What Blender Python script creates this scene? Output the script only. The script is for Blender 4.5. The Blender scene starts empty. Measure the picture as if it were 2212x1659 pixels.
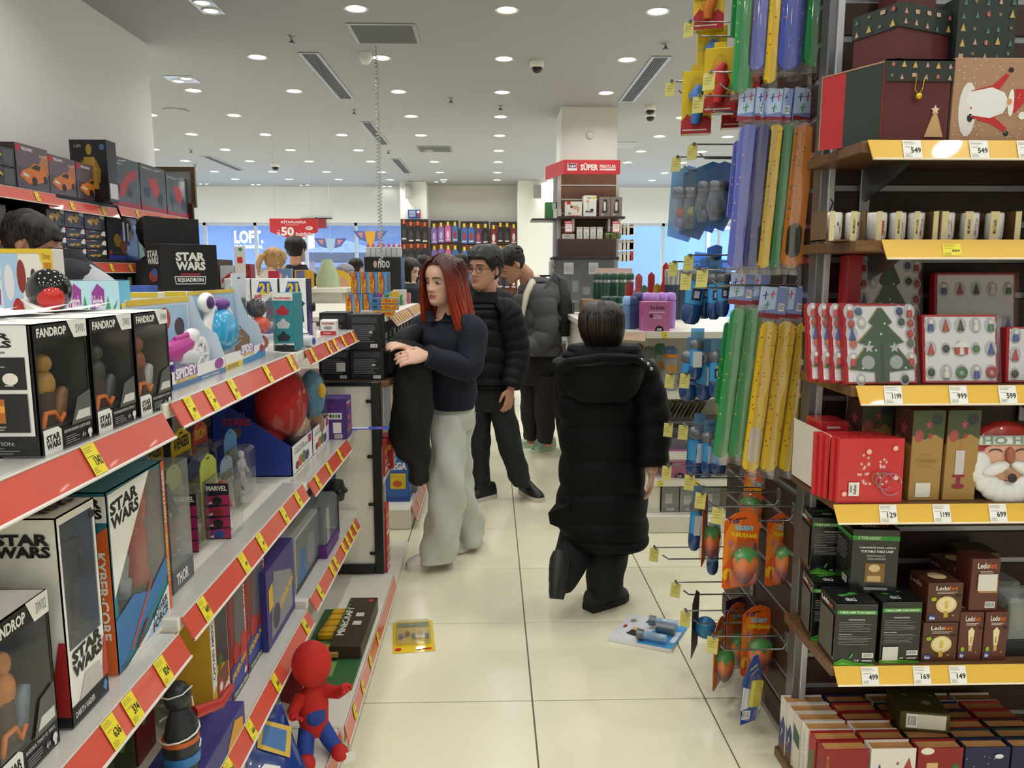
import bpy,math,random
import numpy as np
from mathutils import Matrix,Vector
random.seed(7)
SC = bpy.context.scene
COL = SC.collection
PI = math.pi
# ---------------------------------------------------------------- camera, world, exposure
FPX = 1660.0; CAMH = 1.46
TH = math.atan(239.5/FPX); PSI = math.atan(44/FPX*math.cos(TH))
cam = bpy.data.cameras.new('camera'); camo = bpy.data.objects.new('camera',cam); COL.objects.link(camo)
cam.sensor_fit = 'HORIZONTAL'; cam.sensor_width = 36.0; cam.lens = 36.0*FPX/2212; cam.clip_start = .02; cam.clip_end = 200
camo.location = (0,0,CAMH); camo.rotation_euler = (PI/2-TH,0,-PSI)
SC.camera = camo
world = bpy.data.worlds.new('daylight'); SC.world = world; world.use_nodes = True
bg = world.node_tree.nodes['Background']; bg.inputs[0].default_value = (.72,.85,1,1); bg.inputs[1].default_value = 14.0
SC.view_settings.view_transform = 'Standard'; SC.view_settings.look = 'None'
SC.view_settings.gamma = 1; SC.view_settings.use_curve_mapping = False
SC.view_settings.exposure = 0.0
LAMP = 4.8             # watts of each downlight
LAMPCOL = (1,.995,.96)
SC.cycles.use_denoising = True
SC.cycles.max_bounces = 6; SC.cycles.diffuse_bounces = 3; SC.cycles.glossy_bounces = 2
SC.cycles.use_adaptive_sampling = True; SC.cycles.adaptive_threshold = .06
SC.cycles.transparent_max_bounces = 14; SC.cycles.transmission_bounces = 4
SC.cycles.caustics_reflective = False; SC.cycles.caustics_refractive = False
SC.cycles.sample_clamp_indirect = 6
CF = np.array([math.sin(PSI)*math.cos(TH),math.cos(PSI)*math.cos(TH),-math.sin(TH)])
CR = np.array([math.cos(PSI),-math.sin(PSI),0]); CU = np.cross(CR,CF)
def P(p,X=None,Y=None,Z=None):
    """where the sight line of a photo pixel meets a real plane of the shop (metres)"""
    d = CF+CR*(p[0]-1106)/FPX+CU*(829.5-p[1])/FPX
    t = X/d[0] if X is not None else Y/d[1] if Y is not None else (Z-CAMH)/d[2]
    return Vector((d[0]*t,d[1]*t,CAMH+d[2]*t))
# ---------------------------------------------------------------- materials
def lin(c):
    c = c.lstrip('#'); c = [int(c[i:i+2],16)/255 for i in (0,2,4)]
    return tuple(x/12.92 if x <= .04045 else ((x+.055)/1.055)**2.4 for x in c)
_mats = {}
def M(c,rough=.45,metal=0.,noise=0.,scale=30.,bump=0.,emit=0.,coat=0.,name=None,spec=.5):
    """plain procedural material; noise varies the colour, bump gives fine relief"""
    k = (c,rough,metal,noise,scale,bump,emit,coat,spec)
    if k in _mats: return _mats[k]
    m = bpy.data.materials.new(name or 'mat_'+c.strip('#')); m.use_nodes = True
    nt = m.node_tree; b = nt.nodes['Principled BSDF']
    col = lin(c)+(1,)
    b.inputs['Base Color'].default_value = col; b.inputs['Roughness'].default_value = rough
    b.inputs['Metallic'].default_value = metal; b.inputs['Coat Weight'].default_value = coat
    b.inputs['Specular IOR Level'].default_value = spec
    if emit:
        b.inputs['Emission Color'].default_value = col; b.inputs['Emission Strength'].default_value = emit
    if noise or bump:
        tc = nt.nodes.new('ShaderNodeTexCoord'); nz = nt.nodes.new('ShaderNodeTexNoise')
        nz.inputs['Scale'].default_value = scale; nz.inputs['Detail'].default_value = 4
        nt.links.new(tc.outputs['Object'],nz.inputs['Vector'])
        if noise:
            mx = nt.nodes.new('ShaderNodeMix'); mx.data_type = 'RGBA'
            mx.inputs['A'].default_value = tuple(x*(1-noise) for x in col[:3])+(1,)
            mx.inputs['B'].default_value = tuple(min(1,x*(1+noise)) for x in col[:3])+(1,)
            nt.links.new(nz.outputs['Fac'],mx.inputs['Factor']); nt.links.new(mx.outputs['Result'],b.inputs['Base Color'])
        if bump:
            bp = nt.nodes.new('ShaderNodeBump'); bp.inputs['Strength'].default_value = bump; bp.inputs['Distance'].default_value = .004
            nt.links.new(nz.outputs['Fac'],bp.inputs['Height']); nt.links.new(bp.outputs['Normal'],b.inputs['Normal'])
    _mats[k] = m
    return m
def clear(c='#ffffff',amount=.88,rough=.08,name='clear_plastic',refl=.045):
    """thin clear film: mostly lets light through, reflects at grazing angles"""
    k = ('clear',c,amount,rough,refl)
    if k in _mats: return _mats[k]
    m = bpy.data.materials.new(name); m.use_nodes = True; nt = m.node_tree; nt.nodes.clear()
    o = nt.nodes.new('ShaderNodeOutputMaterial'); tr = nt.nodes.new('ShaderNodeBsdfTransparent'); gl = nt.nodes.new('ShaderNodeBsdfGlossy')
    df = nt.nodes.new('ShaderNodeBsdfDiffuse'); m1 = nt.nodes.new('ShaderNodeMixShader'); m2 = nt.nodes.new('ShaderNodeMixShader')
    lw = nt.nodes.new('ShaderNodeLayerWeight'); lw.inputs[0].default_value = .5
    pw = nt.nodes.new('ShaderNodeMath'); pw.operation = 'POWER'; pw.inputs[1].default_value = 4
    fr = nt.nodes.new('ShaderNodeMath'); fr.operation = 'MULTIPLY_ADD'; fr.inputs[1].default_value = .75; fr.inputs[2].default_value = refl
    nt.links.new(lw.outputs['Facing'],pw.inputs[0]); nt.links.new(pw.outputs[0],fr.inputs[0])
    tr.inputs[0].default_value = lin(c)+(1,); gl.inputs['Roughness'].default_value = rough
    df.inputs[0].default_value = lin(c)+(1,)
    m1.inputs[0].default_value = amount
    nt.links.new(df.outputs[0],m1.inputs[1]); nt.links.new(tr.outputs[0],m1.inputs[2])
    nt.links.new(fr.outputs[0],m2.inputs[0]); nt.links.new(m1.outputs[0],m2.inputs[1]); nt.links.new(gl.outputs[0],m2.inputs[2])
    nt.links.new(m2.outputs[0],o.inputs[0])
    _mats[k] = m
    return m
def wood(c1,c2,scale=(1,14,14),rough=.5,name='wood'):
    k = ('wood',c1,c2,scale)
    if k in _mats: return _mats[k]
    m = bpy.data.materials.new(name); m.use_nodes = True; nt = m.node_tree; b = nt.nodes['Principled BSDF']
    tc = nt.nodes.new('ShaderNodeTexCoord'); mp = nt.nodes.new('ShaderNodeMapping'); mp.inputs['Scale'].default_value = scale
    nz = nt.nodes.new('ShaderNodeTexNoise'); nz.inputs['Scale'].default_value = 6; nz.inputs['Detail'].default_value = 6
    cr = nt.nodes.new('ShaderNodeValToRGB'); cr.color_ramp.elements[0].color = lin(c1)+(1,); cr.color_ramp.elements[1].color = lin(c2)+(1,)
    cr.color_ramp.elements[0].position = .3; cr.color_ramp.elements[1].position = .7
    nt.links.new(tc.outputs['Object'],mp.inputs['Vector']); nt.links.new(mp.outputs[0],nz.inputs['Vector'])
    nt.links.new(nz.outputs['Fac'],cr.inputs[0]); nt.links.new(cr.outputs[0],b.inputs['Base Color'])
    b.inputs['Roughness'].default_value = rough
    _mats[k] = m
    return m
def specks(base,dot,scale=40,size=.18,rough=.4,name='speckled'):
    """round dots of a second colour scattered over a base colour (printed foam, starry paper)"""
    k = ('specks',base,dot,scale,size)
    if k in _mats: return _mats[k]
    m = bpy.data.materials.new(name); m.use_nodes = True; nt = m.node_tree; b = nt.nodes['Principled BSDF']
    tc = nt.nodes.new('ShaderNodeTexCoord'); vo = nt.nodes.new('ShaderNodeTexVoronoi'); vo.inputs['Scale'].default_value = scale
    lt = nt.nodes.new('ShaderNodeMath'); lt.operation = 'LESS_THAN'; lt.inputs[1].default_value = size
    mx = nt.nodes.new('ShaderNodeMix'); mx.data_type = 'RGBA'; mx.inputs['A'].default_value = lin(base)+(1,); mx.inputs['B'].default_value = lin(dot)+(1,)
    nt.links.new(tc.outputs['Object'],vo.inputs['Vector']); nt.links.new(vo.outputs['Distance'],lt.inputs[0])
    nt.links.new(lt.outputs[0],mx.inputs['Factor']); nt.links.new(mx.outputs['Result'],b.inputs['Base Color'])
    b.inputs['Roughness'].default_value = rough
    _mats[k] = m
    return m
def grad(stops,z0,z1,rough=.5,noise=0.0,name='gradient',scale=200,squash=.08):
    """colour that runs along the object's own z (dyed hair, painted toys)"""
    k = ('grad',tuple(stops),z0,z1)
    if k in _mats: return _mats[k]
    m = bpy.data.materials.new(name); m.use_nodes = True; nt = m.node_tree; b = nt.nodes['Principled BSDF']
    tc = nt.nodes.new('ShaderNodeTexCoord'); sp = nt.nodes.new('ShaderNodeSeparateXYZ'); mr = nt.nodes.new('ShaderNodeMapRange')
    mr.inputs['From Min'].default_value = z0; mr.inputs['From Max'].default_value = z1
    cr = nt.nodes.new('ShaderNodeValToRGB'); el = cr.color_ramp.elements
    while len(el) < len(stops): el.new(.5)
    for e,(p,c) in zip(el,stops): e.position = p; e.color = lin(c)+(1,)
    nt.links.new(tc.outputs['Object'],sp.inputs[0]); nt.links.new(sp.outputs[2],mr.inputs[0])
    nt.links.new(mr.outputs[0],cr.inputs[0]); nt.links.new(cr.outputs[0],b.inputs['Base Color'])
    if noise:
        mp = nt.nodes.new('ShaderNodeMapping'); mp.inputs['Scale'].default_value = (1,1,squash)
        nz = nt.nodes.new('ShaderNodeTexNoise'); nz.inputs['Scale'].default_value = scale
        mm = nt.nodes.new('ShaderNodeMix'); mm.data_type = 'RGBA'; mm.blend_type = 'MULTIPLY'; mm.inputs['Factor'].default_value = noise
        nt.links.new(tc.outputs['Object'],mp.inputs[0]); nt.links.new(mp.outputs[0],nz.inputs['Vector'])
        nt.links.new(cr.outputs[0],mm.inputs['A']); nt.links.new(nz.outputs['Fac'],mm.inputs['B']); nt.links.new(mm.outputs['Result'],b.inputs['Base Color'])
    b.inputs['Roughness'].default_value = rough
    _mats[k] = m
    return m
def mat(c): return M(c) if isinstance(c,str) else c
# ---------------------------------------------------------------- mesh builder
_txt = {}
def text_geo(s,bold):
    k = (s,bold)
    if k in _txt: return _txt[k]
    cu = bpy.data.curves.new('txt','FONT'); cu.body = s; cu.resolution_u = 2; cu.fill_mode = 'FRONT'
    if bold: cu.offset = .022*bold
    cu.space_line = .82
    cu.align_x = 'CENTER'
    o = bpy.data.objects.new('txt',cu); COL.objects.link(o)
    me = o.to_mesh()
    v = np.array([tuple(x.co)[:2] for x in me.vertices]); f = [tuple(p.vertices) for p in me.polygons]
    o.to_mesh_clear(); bpy.data.objects.remove(o); bpy.data.curves.remove(cu)
    if len(v):
        mn = v.min(0); mx = v.max(0); v = (v-mn)/np.maximum(mx-mn,1e-6)
    _txt[k] = (v,f)
    return _txt[k]
class MB:
    def __init__(s): s.v = []; s.f = []; s.m = []; s.s = []; s.mats = []; s.n = 0
    def mi(s,m):
        m = mat(m)
        if m not in s.mats: s.mats.append(m)
        return s.mats.index(m)
    def add(s,vs,fs,m,smooth=False,T=None):
        vs = np.asarray(vs,float).reshape(-1,3)
        if T is not None:
            A = np.array(T)
            vs = vs@A[:3,:3].T+A[:3,3]
        i = s.mi(m); s.v.append(vs)
        s.f += [tuple(x+s.n for x in f) for f in fs]; s.m += [i]*len(fs); s.s += [smooth]*len(fs); s.n += len(vs)
        return s
    def box(s,a,b,m,bev=0.,T=None):
        x0,y0,z0 = a; x1,y1,z1 = b
        if bev <= 0:
            vs = [(x,y,z) for z in (z0,z1) for y in (y0,y1) for x in (x0,x1)]
            return s.add(vs,[(0,2,3,1),(4,5,7,6),(0,1,5,4),(2,6,7,3),(0,4,6,2),(1,3,7,5)],m,T=T)
        c = [(x0+x1)/2,(y0+y1)/2,(z0+z1)/2]; h = [(x1-x0)/2,(y1-y0)/2,(z1-z0)/2]
        e = min(bev,*[k*.9 for k in h]); vs = []; idx = {}
        for sx in (-1,1):
            for sy in (-1,1):
                for sz in (-1,1):
                    for ax in range(3):
                        k = [sx*(h[0]-e),sy*(h[1]-e),sz*(h[2]-e)]; k[ax] = (sx,sy,sz)[ax]*h[ax]
                        idx[sx,sy,sz,ax] = len(vs); vs.append([c[j]+k[j] for j in range(3)])
        fs = []
        S = (-1,1)
        for sx in S: fs.append([idx[sx,-1,-1,0],idx[sx,1,-1,0],idx[sx,1,1,0],idx[sx,-1,1,0]][::sx])
        for sy in S: fs.append([idx[-1,sy,-1,1],idx[-1,sy,1,1],idx[1,sy,1,1],idx[1,sy,-1,1]][::sy])
        for sz in S: fs.append([idx[-1,-1,sz,2],idx[1,-1,sz,2],idx[1,1,sz,2],idx[-1,1,sz,2]][::sz])
        for p in S:
            for q in S:
                fs.append([idx[-1,p,q,1],idx[-1,p,q,2],idx[1,p,q,2],idx[1,p,q,1]][::-p*q])
                fs.append([idx[p,-1,q,0],idx[p,-1,q,2],idx[p,1,q,2],idx[p,1,q,0]][::p*q])
                fs.append([idx[p,q,-1,0],idx[p,q,-1,1],idx[p,q,1,1],idx[p,q,1,0]][::-p*q])
                for r in S: fs.append([idx[p,q,r,0],idx[p,q,r,1],idx[p,q,r,2]][::p*q*r])
        return s.add(vs,fs,m,T=T)
    def prism(s,pts,z0,z1,m,T=None,side=None):
        """polygon in local xy pushed from z0 to z1"""
        n = len(pts); vs = [(x,y,z0) for x,y in pts]+[(x,y,z1) for x,y in pts]
        s.add(vs,[tuple(range(n))[::-1],tuple(range(n,2*n))],m,T=T)
        return s.add(vs,[(i,(i+1) % n,n+(i+1) % n,n+i) for i in range(n)],side or m,T=T)
    def poly(s,pts,m,T=None): return s.add(pts,[tuple(range(len(pts)))],m,T=T)
    def lathe(s,prof,m,n=16,T=None,smooth=True,sq=1.):
        """profile of (radius, z) turned round local z"""
        vs = []; k = len(prof)
        for j in range(n):
            a = 2*PI*j/n; vs += [(r*math.cos(a),r*sq*math.sin(a),z) for r,z in prof]
        fs = [(j*k+i,((j+1) % n)*k+i,((j+1) % n)*k+i+1,j*k+i+1) for j in range(n) for i in range(k-1)]
        s.add(vs,fs,m,smooth,T)
        if prof[0][0] > 1e-5: s.add([vs[j*k] for j in range(n)],[tuple(range(n))[::-1]],m,False,T)
        if prof[-1][0] > 1e-5: s.add([vs[j*k+k-1] for j in range(n)],[tuple(range(n))],m,False,T)
        return s
    def ball(s,c,r,m,n=14,k=9,T=None,rot=None):
        rx,ry,rz = (r,r,r) if isinstance(r,(int,float)) else r
        pr = [(math.sin(PI*i/k),-math.cos(PI*i/k)) for i in range(k+1)]
        A = Matrix.Translation(c) @ (rot.to_4x4() if rot is not None else Matrix()) @ Matrix.Diagonal((rx,ry,rz,1))
        pr[0] = (1e-6,-1); pr[-1] = (1e-6,1)
        return s.lathe(pr,m,n,(T @ A) if T is not None else A)
    def tube(s,pts,r,m,n=8,cap=True,T=None,flat=1.,up=None,smooth=True):
        """round (or flattened) tube through points, r a number or one radius (or (ra, rb)) per point"""
        pts = [Vector(p) for p in pts]; k = len(pts)
        rs = r if isinstance(r,(list,tuple)) and len(r) == k else [r]*k
        u = Vector(up) if up is not None else None; vs = []; prev = None
        for i,p in enumerate(pts):
            d = (pts[min(i+1,k-1)]-pts[max(i-1,0)]).normalized()
            if u is not None: a = (u-d*u.dot(d))
            elif prev is None: a = Vector((0,0,1)) if abs(d.z) < .9 else Vector((1,0,0)); a = a-d*a.dot(d)
            else: a = prev-d*prev.dot(d)
            if a.length < 1e-5: a = d.orthogonal()
            a.normalize(); prev = a; b = d.cross(a)
            ra,rb = rs[i] if isinstance(rs[i],(list,tuple)) else (rs[i],rs[i]*flat)
            for j in range(n):
                t = 2*PI*j/n; q = p+a*(ra*math.cos(t))+b*(rb*math.sin(t)); vs.append(tuple(q))
        fs = [(i*n+j,i*n+(j+1) % n,(i+1)*n+(j+1) % n,(i+1)*n+j) for i in range(k-1) for j in range(n)]
        s.add(vs,fs,m,smooth,T)
        if cap:
            s.add(vs[:n],[tuple(range(n))[::-1]],m,False,T); s.add(vs[-n:],[tuple(range(n))],m,False,T)
        return s
    def rings(s,rs,m,n=24,T=None,fn=None,cap=True,smooth=True,pw=1.):
        """stack of ellipses (cx, cy, z, rx, ry); fn(x, y, z, angle, ring) may push points about; pw<1 squares them off"""
        vs = []
        for i,(cx,cy,z,rx,ry) in enumerate(rs):
            for j in range(n):
                a = 2*PI*j/n; c,q = math.cos(a),math.sin(a)
                c = math.copysign(abs(c)**pw,c); q = math.copysign(abs(q)**pw,q)
                p = (cx+rx*c,cy+ry*q,z)
                if fn: p = fn(*p,a,i/(len(rs)-1))
                vs.append(p)
        k = len(rs)
        s.add(vs,[(i*n+j,i*n+(j+1) % n,(i+1)*n+(j+1) % n,(i+1)*n+j) for i in range(k-1) for j in range(n)],m,smooth,T)
        if cap:
            s.add(vs[:n],[tuple(range(n))[::-1]],m,smooth,T); s.add(vs[-n:],[tuple(range(n))],m,smooth,T)
        return s
    def text(s,string,fr,q,m,bold=1):
        """lettering stretched into a quad q of four (u, v) corners bl, br, tr, tl on frame fr"""
        v,f = text_geo(string,bold)
        if not len(v): return s
        q = [np.array(x,float) for x in q]; x = v[:,:1]; y = v[:,1:2]
        uv = q[0]*(1-x)*(1-y)+q[1]*x*(1-y)+q[2]*x*y+q[3]*(1-x)*y
        o,U,V,N,e = fr
        return s.add(np.array(o)+uv[:,:1]*np.array(U)+uv[:,1:2]*np.array(V)+np.array(N)*e,f,m)
    def mesh(s,name):
        me = bpy.data.meshes.new(name)
        vs = np.concatenate(s.v) if s.v else np.zeros((0,3))
        me.from_pydata(vs.tolist(),[],s.f)
        for m in s.mats: me.materials.append(m)
        me.polygons.foreach_set('material_index',s.m); me.polygons.foreach_set('use_smooth',s.s)
        me.update()
        return me
def tag(o,label=None,cat=None,group=None,kind=None):
    if label: o['label'] = label
    if cat: o['category'] = cat
    if group: o['group'] = group
    if kind: o['kind'] = kind
    return o
def obj(name,mb,parent=None,label=None,cat=None,group=None,kind=None,loc=None,rz=0.,rot=None):
    me = mb.mesh(name) if isinstance(mb,MB) else mb
    o = bpy.data.objects.new(name,me); COL.objects.link(o)
    if parent is not None: o.parent = parent
    if loc is not None: o.location = loc
    if rot is not None: o.rotation_euler = rot
    elif rz: o.rotation_euler = (0,0,rz)
    return tag(o,label,cat,group,kind)
def empty(name,loc=(0,0,0),rz=0.,label=None,cat=None,group=None,kind=None,rot=None):
    o = bpy.data.objects.new(name,None); COL.objects.link(o); o.location = loc; o.rotation_euler = rot or (0,0,rz)
    o.empty_display_size = .05
    return tag(o,label,cat,group,kind)
def copy_tree(o,parent=None,loc=None,rz=None,label=None,rot=None):
    c = o.copy(); COL.objects.link(c); c.parent = parent
    if loc is not None: c.location = loc
    if rz is not None: c.rotation_euler = (0,0,rz)
    if rot is not None: c.rotation_euler = rot
    if label: c['label'] = label
    for ch in list(o.children): copy_tree(ch,c)
    return c
# ---------------------------------------------------------------- printed boxes
def frames(w,d,h):
    """faces of a box standing on z=0, front at y=0 facing -y, x from -w/2: origin, U, V, N"""
    return {'f': ((-w/2,0,0),(w,0,0),(0,0,h),(0,-1,0)),'r': ((w/2,0,0),(0,d,0),(0,0,h),(1,0,0)),
            'l': ((-w/2,d,0),(0,-d,0),(0,0,h),(-1,0,0)),'t': ((-w/2,0,h),(w,0,0),(0,d,0),(0,0,1)),
            'b': ((w/2,d,0),(-w,0,0),(0,0,h),(0,1,0))}
class Pr:
    """flat print on the faces of a box; u, v run 0..1 over the face"""
    def __init__(s,mb,w,d,h,fr=None): s.mb = mb; s.F = fr or frames(w,d,h); s.k = 0
    def fr(s,f):
        s.k += 1; o,U,V,N = s.F[f]
        return (o,U,V,N,.0005+.00012*s.k)
    def pts(s,f,uv,c):
        o,U,V,N,e = s.fr(f); o,U,V,N = map(np.array,(o,U,V,N))
        s.mb.add([o+u*U+v*V+N*e for u,v in uv],[tuple(range(len(uv)))],c); return s
    def r(s,f,u0,v0,u1,v1,c): return s.pts(f,[(u0,v0),(u1,v0),(u1,v1),(u0,v1)],c)
    def p(s,f,c,*uv): return s.pts(f,uv,c)
    def e(s,f,u,v,ru,rv,c,n=14,rot=0.):
        cs,sn = math.cos(rot),math.sin(rot)
        return s.pts(f,[(u+ru*(cs*math.cos(2*PI*i/n)-sn*math.sin(2*PI*i/n)),v+rv*(sn*math.cos(2*PI*i/n)+cs*math.sin(2*PI*i/n))) for i in range(n)],c)
    def t(s,f,txt,u0,v0,u1,v1,c,bold=1,sk=0.):
        s.mb.text(txt,s.fr(f),[(u0,v0),(u1,v0+sk),(u1,v1+sk),(u0,v1)],c,bold); return s
    def tq(s,f,txt,q,c,bold=1): s.mb.text(txt,s.fr(f),q,c,bold); return s
    def ln(s,f,u0,v0,u1,v1,n,c,fill=.45):
        st = (v1-v0)/n; o,U,V,N,e = s.fr(f); o,U,V,N = map(np.array,(o,U,V,N)); vs = []; fs = []
        for i in range(n):
            b = v1-(i+1)*st+st*.3; ue = u1-(u1-u0)*random.random()*.3; k = len(vs)
            for u,v in ((u0,b),(ue,b),(ue,b+st*fill),(u0,b+st*fill)): vs.append(o+u*U+v*V+N*e)
            fs.append((k,k+1,k+2,k+3))
        s.mb.add(vs,fs,c); return s
    def bar(s,f,u0,v0,u1,v1):
        s.r(f,u0,v0,u1,v1,'#f2f2f0'); o,U,V,N,e = s.fr(f); o,U,V,N = map(np.array,(o,U,V,N)); vs = []; fs = []
        w = u1-u0; x = u0+w*.08
        while x < u1-w*.1:
            b = w*random.choice((.02,.035,.05)); k = len(vs)
            for u,v in ((x,v0+(v1-v0)*.15),(x+b,v0+(v1-v0)*.15),(x+b,v1-(v1-v0)*.1),(x,v1-(v1-v0)*.1)): vs.append(o+u*U+v*V+N*e)
            fs.append((k,k+1,k+2,k+3)); x += b+w*random.choice((.03,.045))
        s.mb.add(vs,fs,'#181818'); return s
    def star(s,f,u,v,r,c,asp=1.,n=5,inner=.42,rot=0.):
        return s.pts(f,[(u+(r if i % 2 == 0 else r*inner)*math.sin(PI*i/n+rot),v+(r if i % 2 == 0 else r*inner)*asp*math.cos(PI*i/n+rot)) for i in range(2*n)],c)
    def tree(s,f,u,v,w,h,c):
        return s.pts(f,[(u-w/2,v),(u+w/2,v),(u,v+h)],c)
CARD = dict(rough=.32,coat=.15)
def carton(name,w,d,h,body,art=None,bev=.0012,top=None):
    """closed printed carton standing on z=0, front at y=0 facing -y"""
    mb = MB(); mb.box((-w/2,0,0),(w/2,d,h),body,bev)
    pr = Pr(mb,w,d,h)
    if art: art(pr)
    return mb
def LB(bl,br,tl,z,X=None):
    """carton seen on the toy aisle shelves (front faces the aisle): real position and size from its corners in the photo"""
    a = P(bl,Z=z) if X is None else P(bl,X=X)
    b = P(br,X=a.x); t = P(tl,X=a.x)
    return Vector((a.x,(a.y+b.y)/2,z)),abs(b.y-a.y),t.z-z
def FB(bl,br,tl,z=None,Y=None):
    """carton whose front faces the camera"""
    a = P(bl,Z=z) if Y is None else P(bl,Y=Y)
    b = P(br,Y=a.y); t = P(tl,Y=a.y)
    return Vector(((a.x+b.x)/2,a.y,a.z)),abs(b.x-a.x),t.z-a.z
# ================================================================ the shop shell
CEIL = 3.23
WALLM = M('#f3f1ec',.8,noise=.03,scale=1.5,name='wall_paint')
CEILM = M('#a9a9ac',.85,noise=.02,scale=1.2,name='ceiling_paint')
def shell(name,a,b,m,bev=0.):
    o = obj(name,MB().box(a,b,m,bev)); o['kind'] = 'structure'; return o
TILE = M('#eee9cc',.24,noise=.035,scale=3,name='glazed_tile')
floor = shell('floor',(-7,-4,-.06),(6,18,-.003),M('#6b6353',.8,name='grout'))
tm = MB().box((-.2975,-.2975,-.008),(.2975,.2975,0),TILE,.0015).mesh('tile')
nt = 0
for j in range(-6,24):
    for i in range(-10,9):
        x,y = -.165+.6*i,2.767+.6*j
        if x < -2.6 and y < 6.3: continue
        near = -1.4 < x < 1.9 and .5 < y < 16
        if near and nt < 290:
            o = obj('tile',tm,floor,loc=(x,y,0)); nt += 1
rest = MB()
for j in range(-11,24):
    for i in range(-12,11):
        x,y = -.165+.6*i,2.767+.6*j
        near = -1.4 < x < 1.9 and .5 < y < 16
        if not (near and j >= -6 and -10 <= i < 9) and not (x < -2.6 and y < 6.3): rest.box((x-.2975,y-.2975,-.008),(x+.2975,y+.2975,0),TILE)
obj('tile_field',rest,floor,kind='stuff')
shell('ceiling',(-7,-4,CEIL),(6,16.6,CEIL+.1),CEILM)
shell('wall_left',(-7,-4,0),(-2.68,6.39,CEIL-.001),WALLM)
shell('wall_far_left',(-7.1,6.39,0),(-7,16.6,CEIL),WALLM)
shell('wall_right',(6,-4,0),(6.1,16.6,CEIL),WALLM)
shell('wall_rear',(-7,-4.1,0),(6,-4,CEIL),WALLM)
shell('wall_back_upper',(-7,16.4,2.5),(6,16.6,CEIL),WALLM)
shell('wall_back_middle',(-1.28,16.1,0),(.52,16.35,CEIL-.001),M('#d2cfc9',.8,noise=.02,scale=2))
shell('pillar_back_1',(-1.79,15.5,0),(-1.28,16.4,CEIL-.001),WALLM)
shell('pillar_back_2',(.52,15.25,0),(1.25,16.4,CEIL-.001),WALLM)
COLUMN = shell('pillar_middle',(.757,8.58,0),(1.367,9.2,CEIL-.001),WALLM)
for s,(x0,x1) in enumerate(((-7,-1.79),(1.25,6))):
    fr = MB(); fm = M('#c9cdd2',.4,metal=.3)
    n = 5 if s == 0 else 4
    for k in range(n+1):
        x = x0+(x1-x0)*k/n; fr.box((x-.03,16.42,0),(x+.03,16.5,2.5),fm)
    fr.box((x0,16.42,2.44),(x1,16.5,2.5),fm); fr.box((x0,16.42,0),(x1,16.5,.08),fm)
    w = obj('window_%d' % (s+1),fr); w['kind'] = 'structure'
    for k in range(n):
        a = x0+(x1-x0)*k/n+.03; b = x0+(x1-x0)*(k+1)/n-.03
        obj('pane',MB().box((a,16.455,.08),(b,16.465,2.44),clear('#e8f2ff',.93,.02)),w)
# scratch marks on the left wall
mk = MB()
for y,z,l in ((3.52,2.42,.03),(3.62,2.18,.05),(3.9,2.3,.03)): mk.tube([(-2.679,y,z),(-2.679,y+l*.5,z-l*.7),(-2.679,y+l*.4,z-l)],.002,'#6f6a62',5)
obj('wall_scuff',mk,bpy.data.objects['wall_left'])
# ---------------------------------------------------------------- outside the windows
g = shell('street',(-30,16.6,-.1),(30,40,-.01),M('#9a9ca0',.8,noise=.1,scale=2))
fac = empty('street_storefront',(-6.5,23,0),label='slate blue shop front across the street lettered LOFT above lit windows',cat='shop front')
mb = MB(); mb.box((-5,0,0),(12,.4,6),M('#465a74',.7,noise=.08,scale=1)); obj('facade',mb,fac)
mb = MB(); mb.box((-5,-.25,1.62),(5.2,0,3.0),M('#374c6a',.6)); obj('sign_board',mb,fac)
fw = P((568,498),Y=22.75); f0 = P((507,526),Y=22.75)
sg = MB(); L0 = (f0.x+6.5,-.26,f0.z)
fr_ = (L0,(1,0,0),(0,0,1),(0,-1,0),.005); W_ = fw.x-f0.x; H_ = fw.z-f0.z
sg.text('LOFT.',fr_,[(0,0),(W_,0),(W_,H_),(0,H_)],M('#ffffff',.5,emit=1.6),1.6)
sg.text('THE ORIGINAL',fr_,[(0,-.14),(W_*.98,-.14),(W_*.98,-.045),(0,-.045)],M('#ffffff',.5,emit=1.6),1)
obj('sign_lettering',sg,fac)
for k in range(9):
    x = -4.6+1.05*k; mb = MB(); mb.box((x,-.06,.2),(x+.9,0,1.45),M('#2f3b4d',.3)); fwn = obj('window',mb,fac)
    mb = MB()
    for i in range(3):
        for j in range(3): mb.box((x+.06+i*.27,-.07,.3+j*.38),(x+.28+i*.27,-.061,.62+j*.38),M(random.choice(('#f1d9b0','#e8c79a','#c9a27d','#d8dee8')),.4,emit=.5))
    obj('lit_pane',mb,fwn)
mb = MB(); mb.prism([(0,3.0),(-1.0,2.72),(-1.0,2.8),(0,3.1)],-11,5,M('#9fbcd0',.5),T=Matrix.Translation((-6.5,22.6,0.35)) @ Matrix(((0,0,1,0),(1,0,0,0),(0,1,0,0),(0,0,0,1))))
obj('awning',mb,None,'pale blue glass awning above the slate blue shop front','awning')
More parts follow.
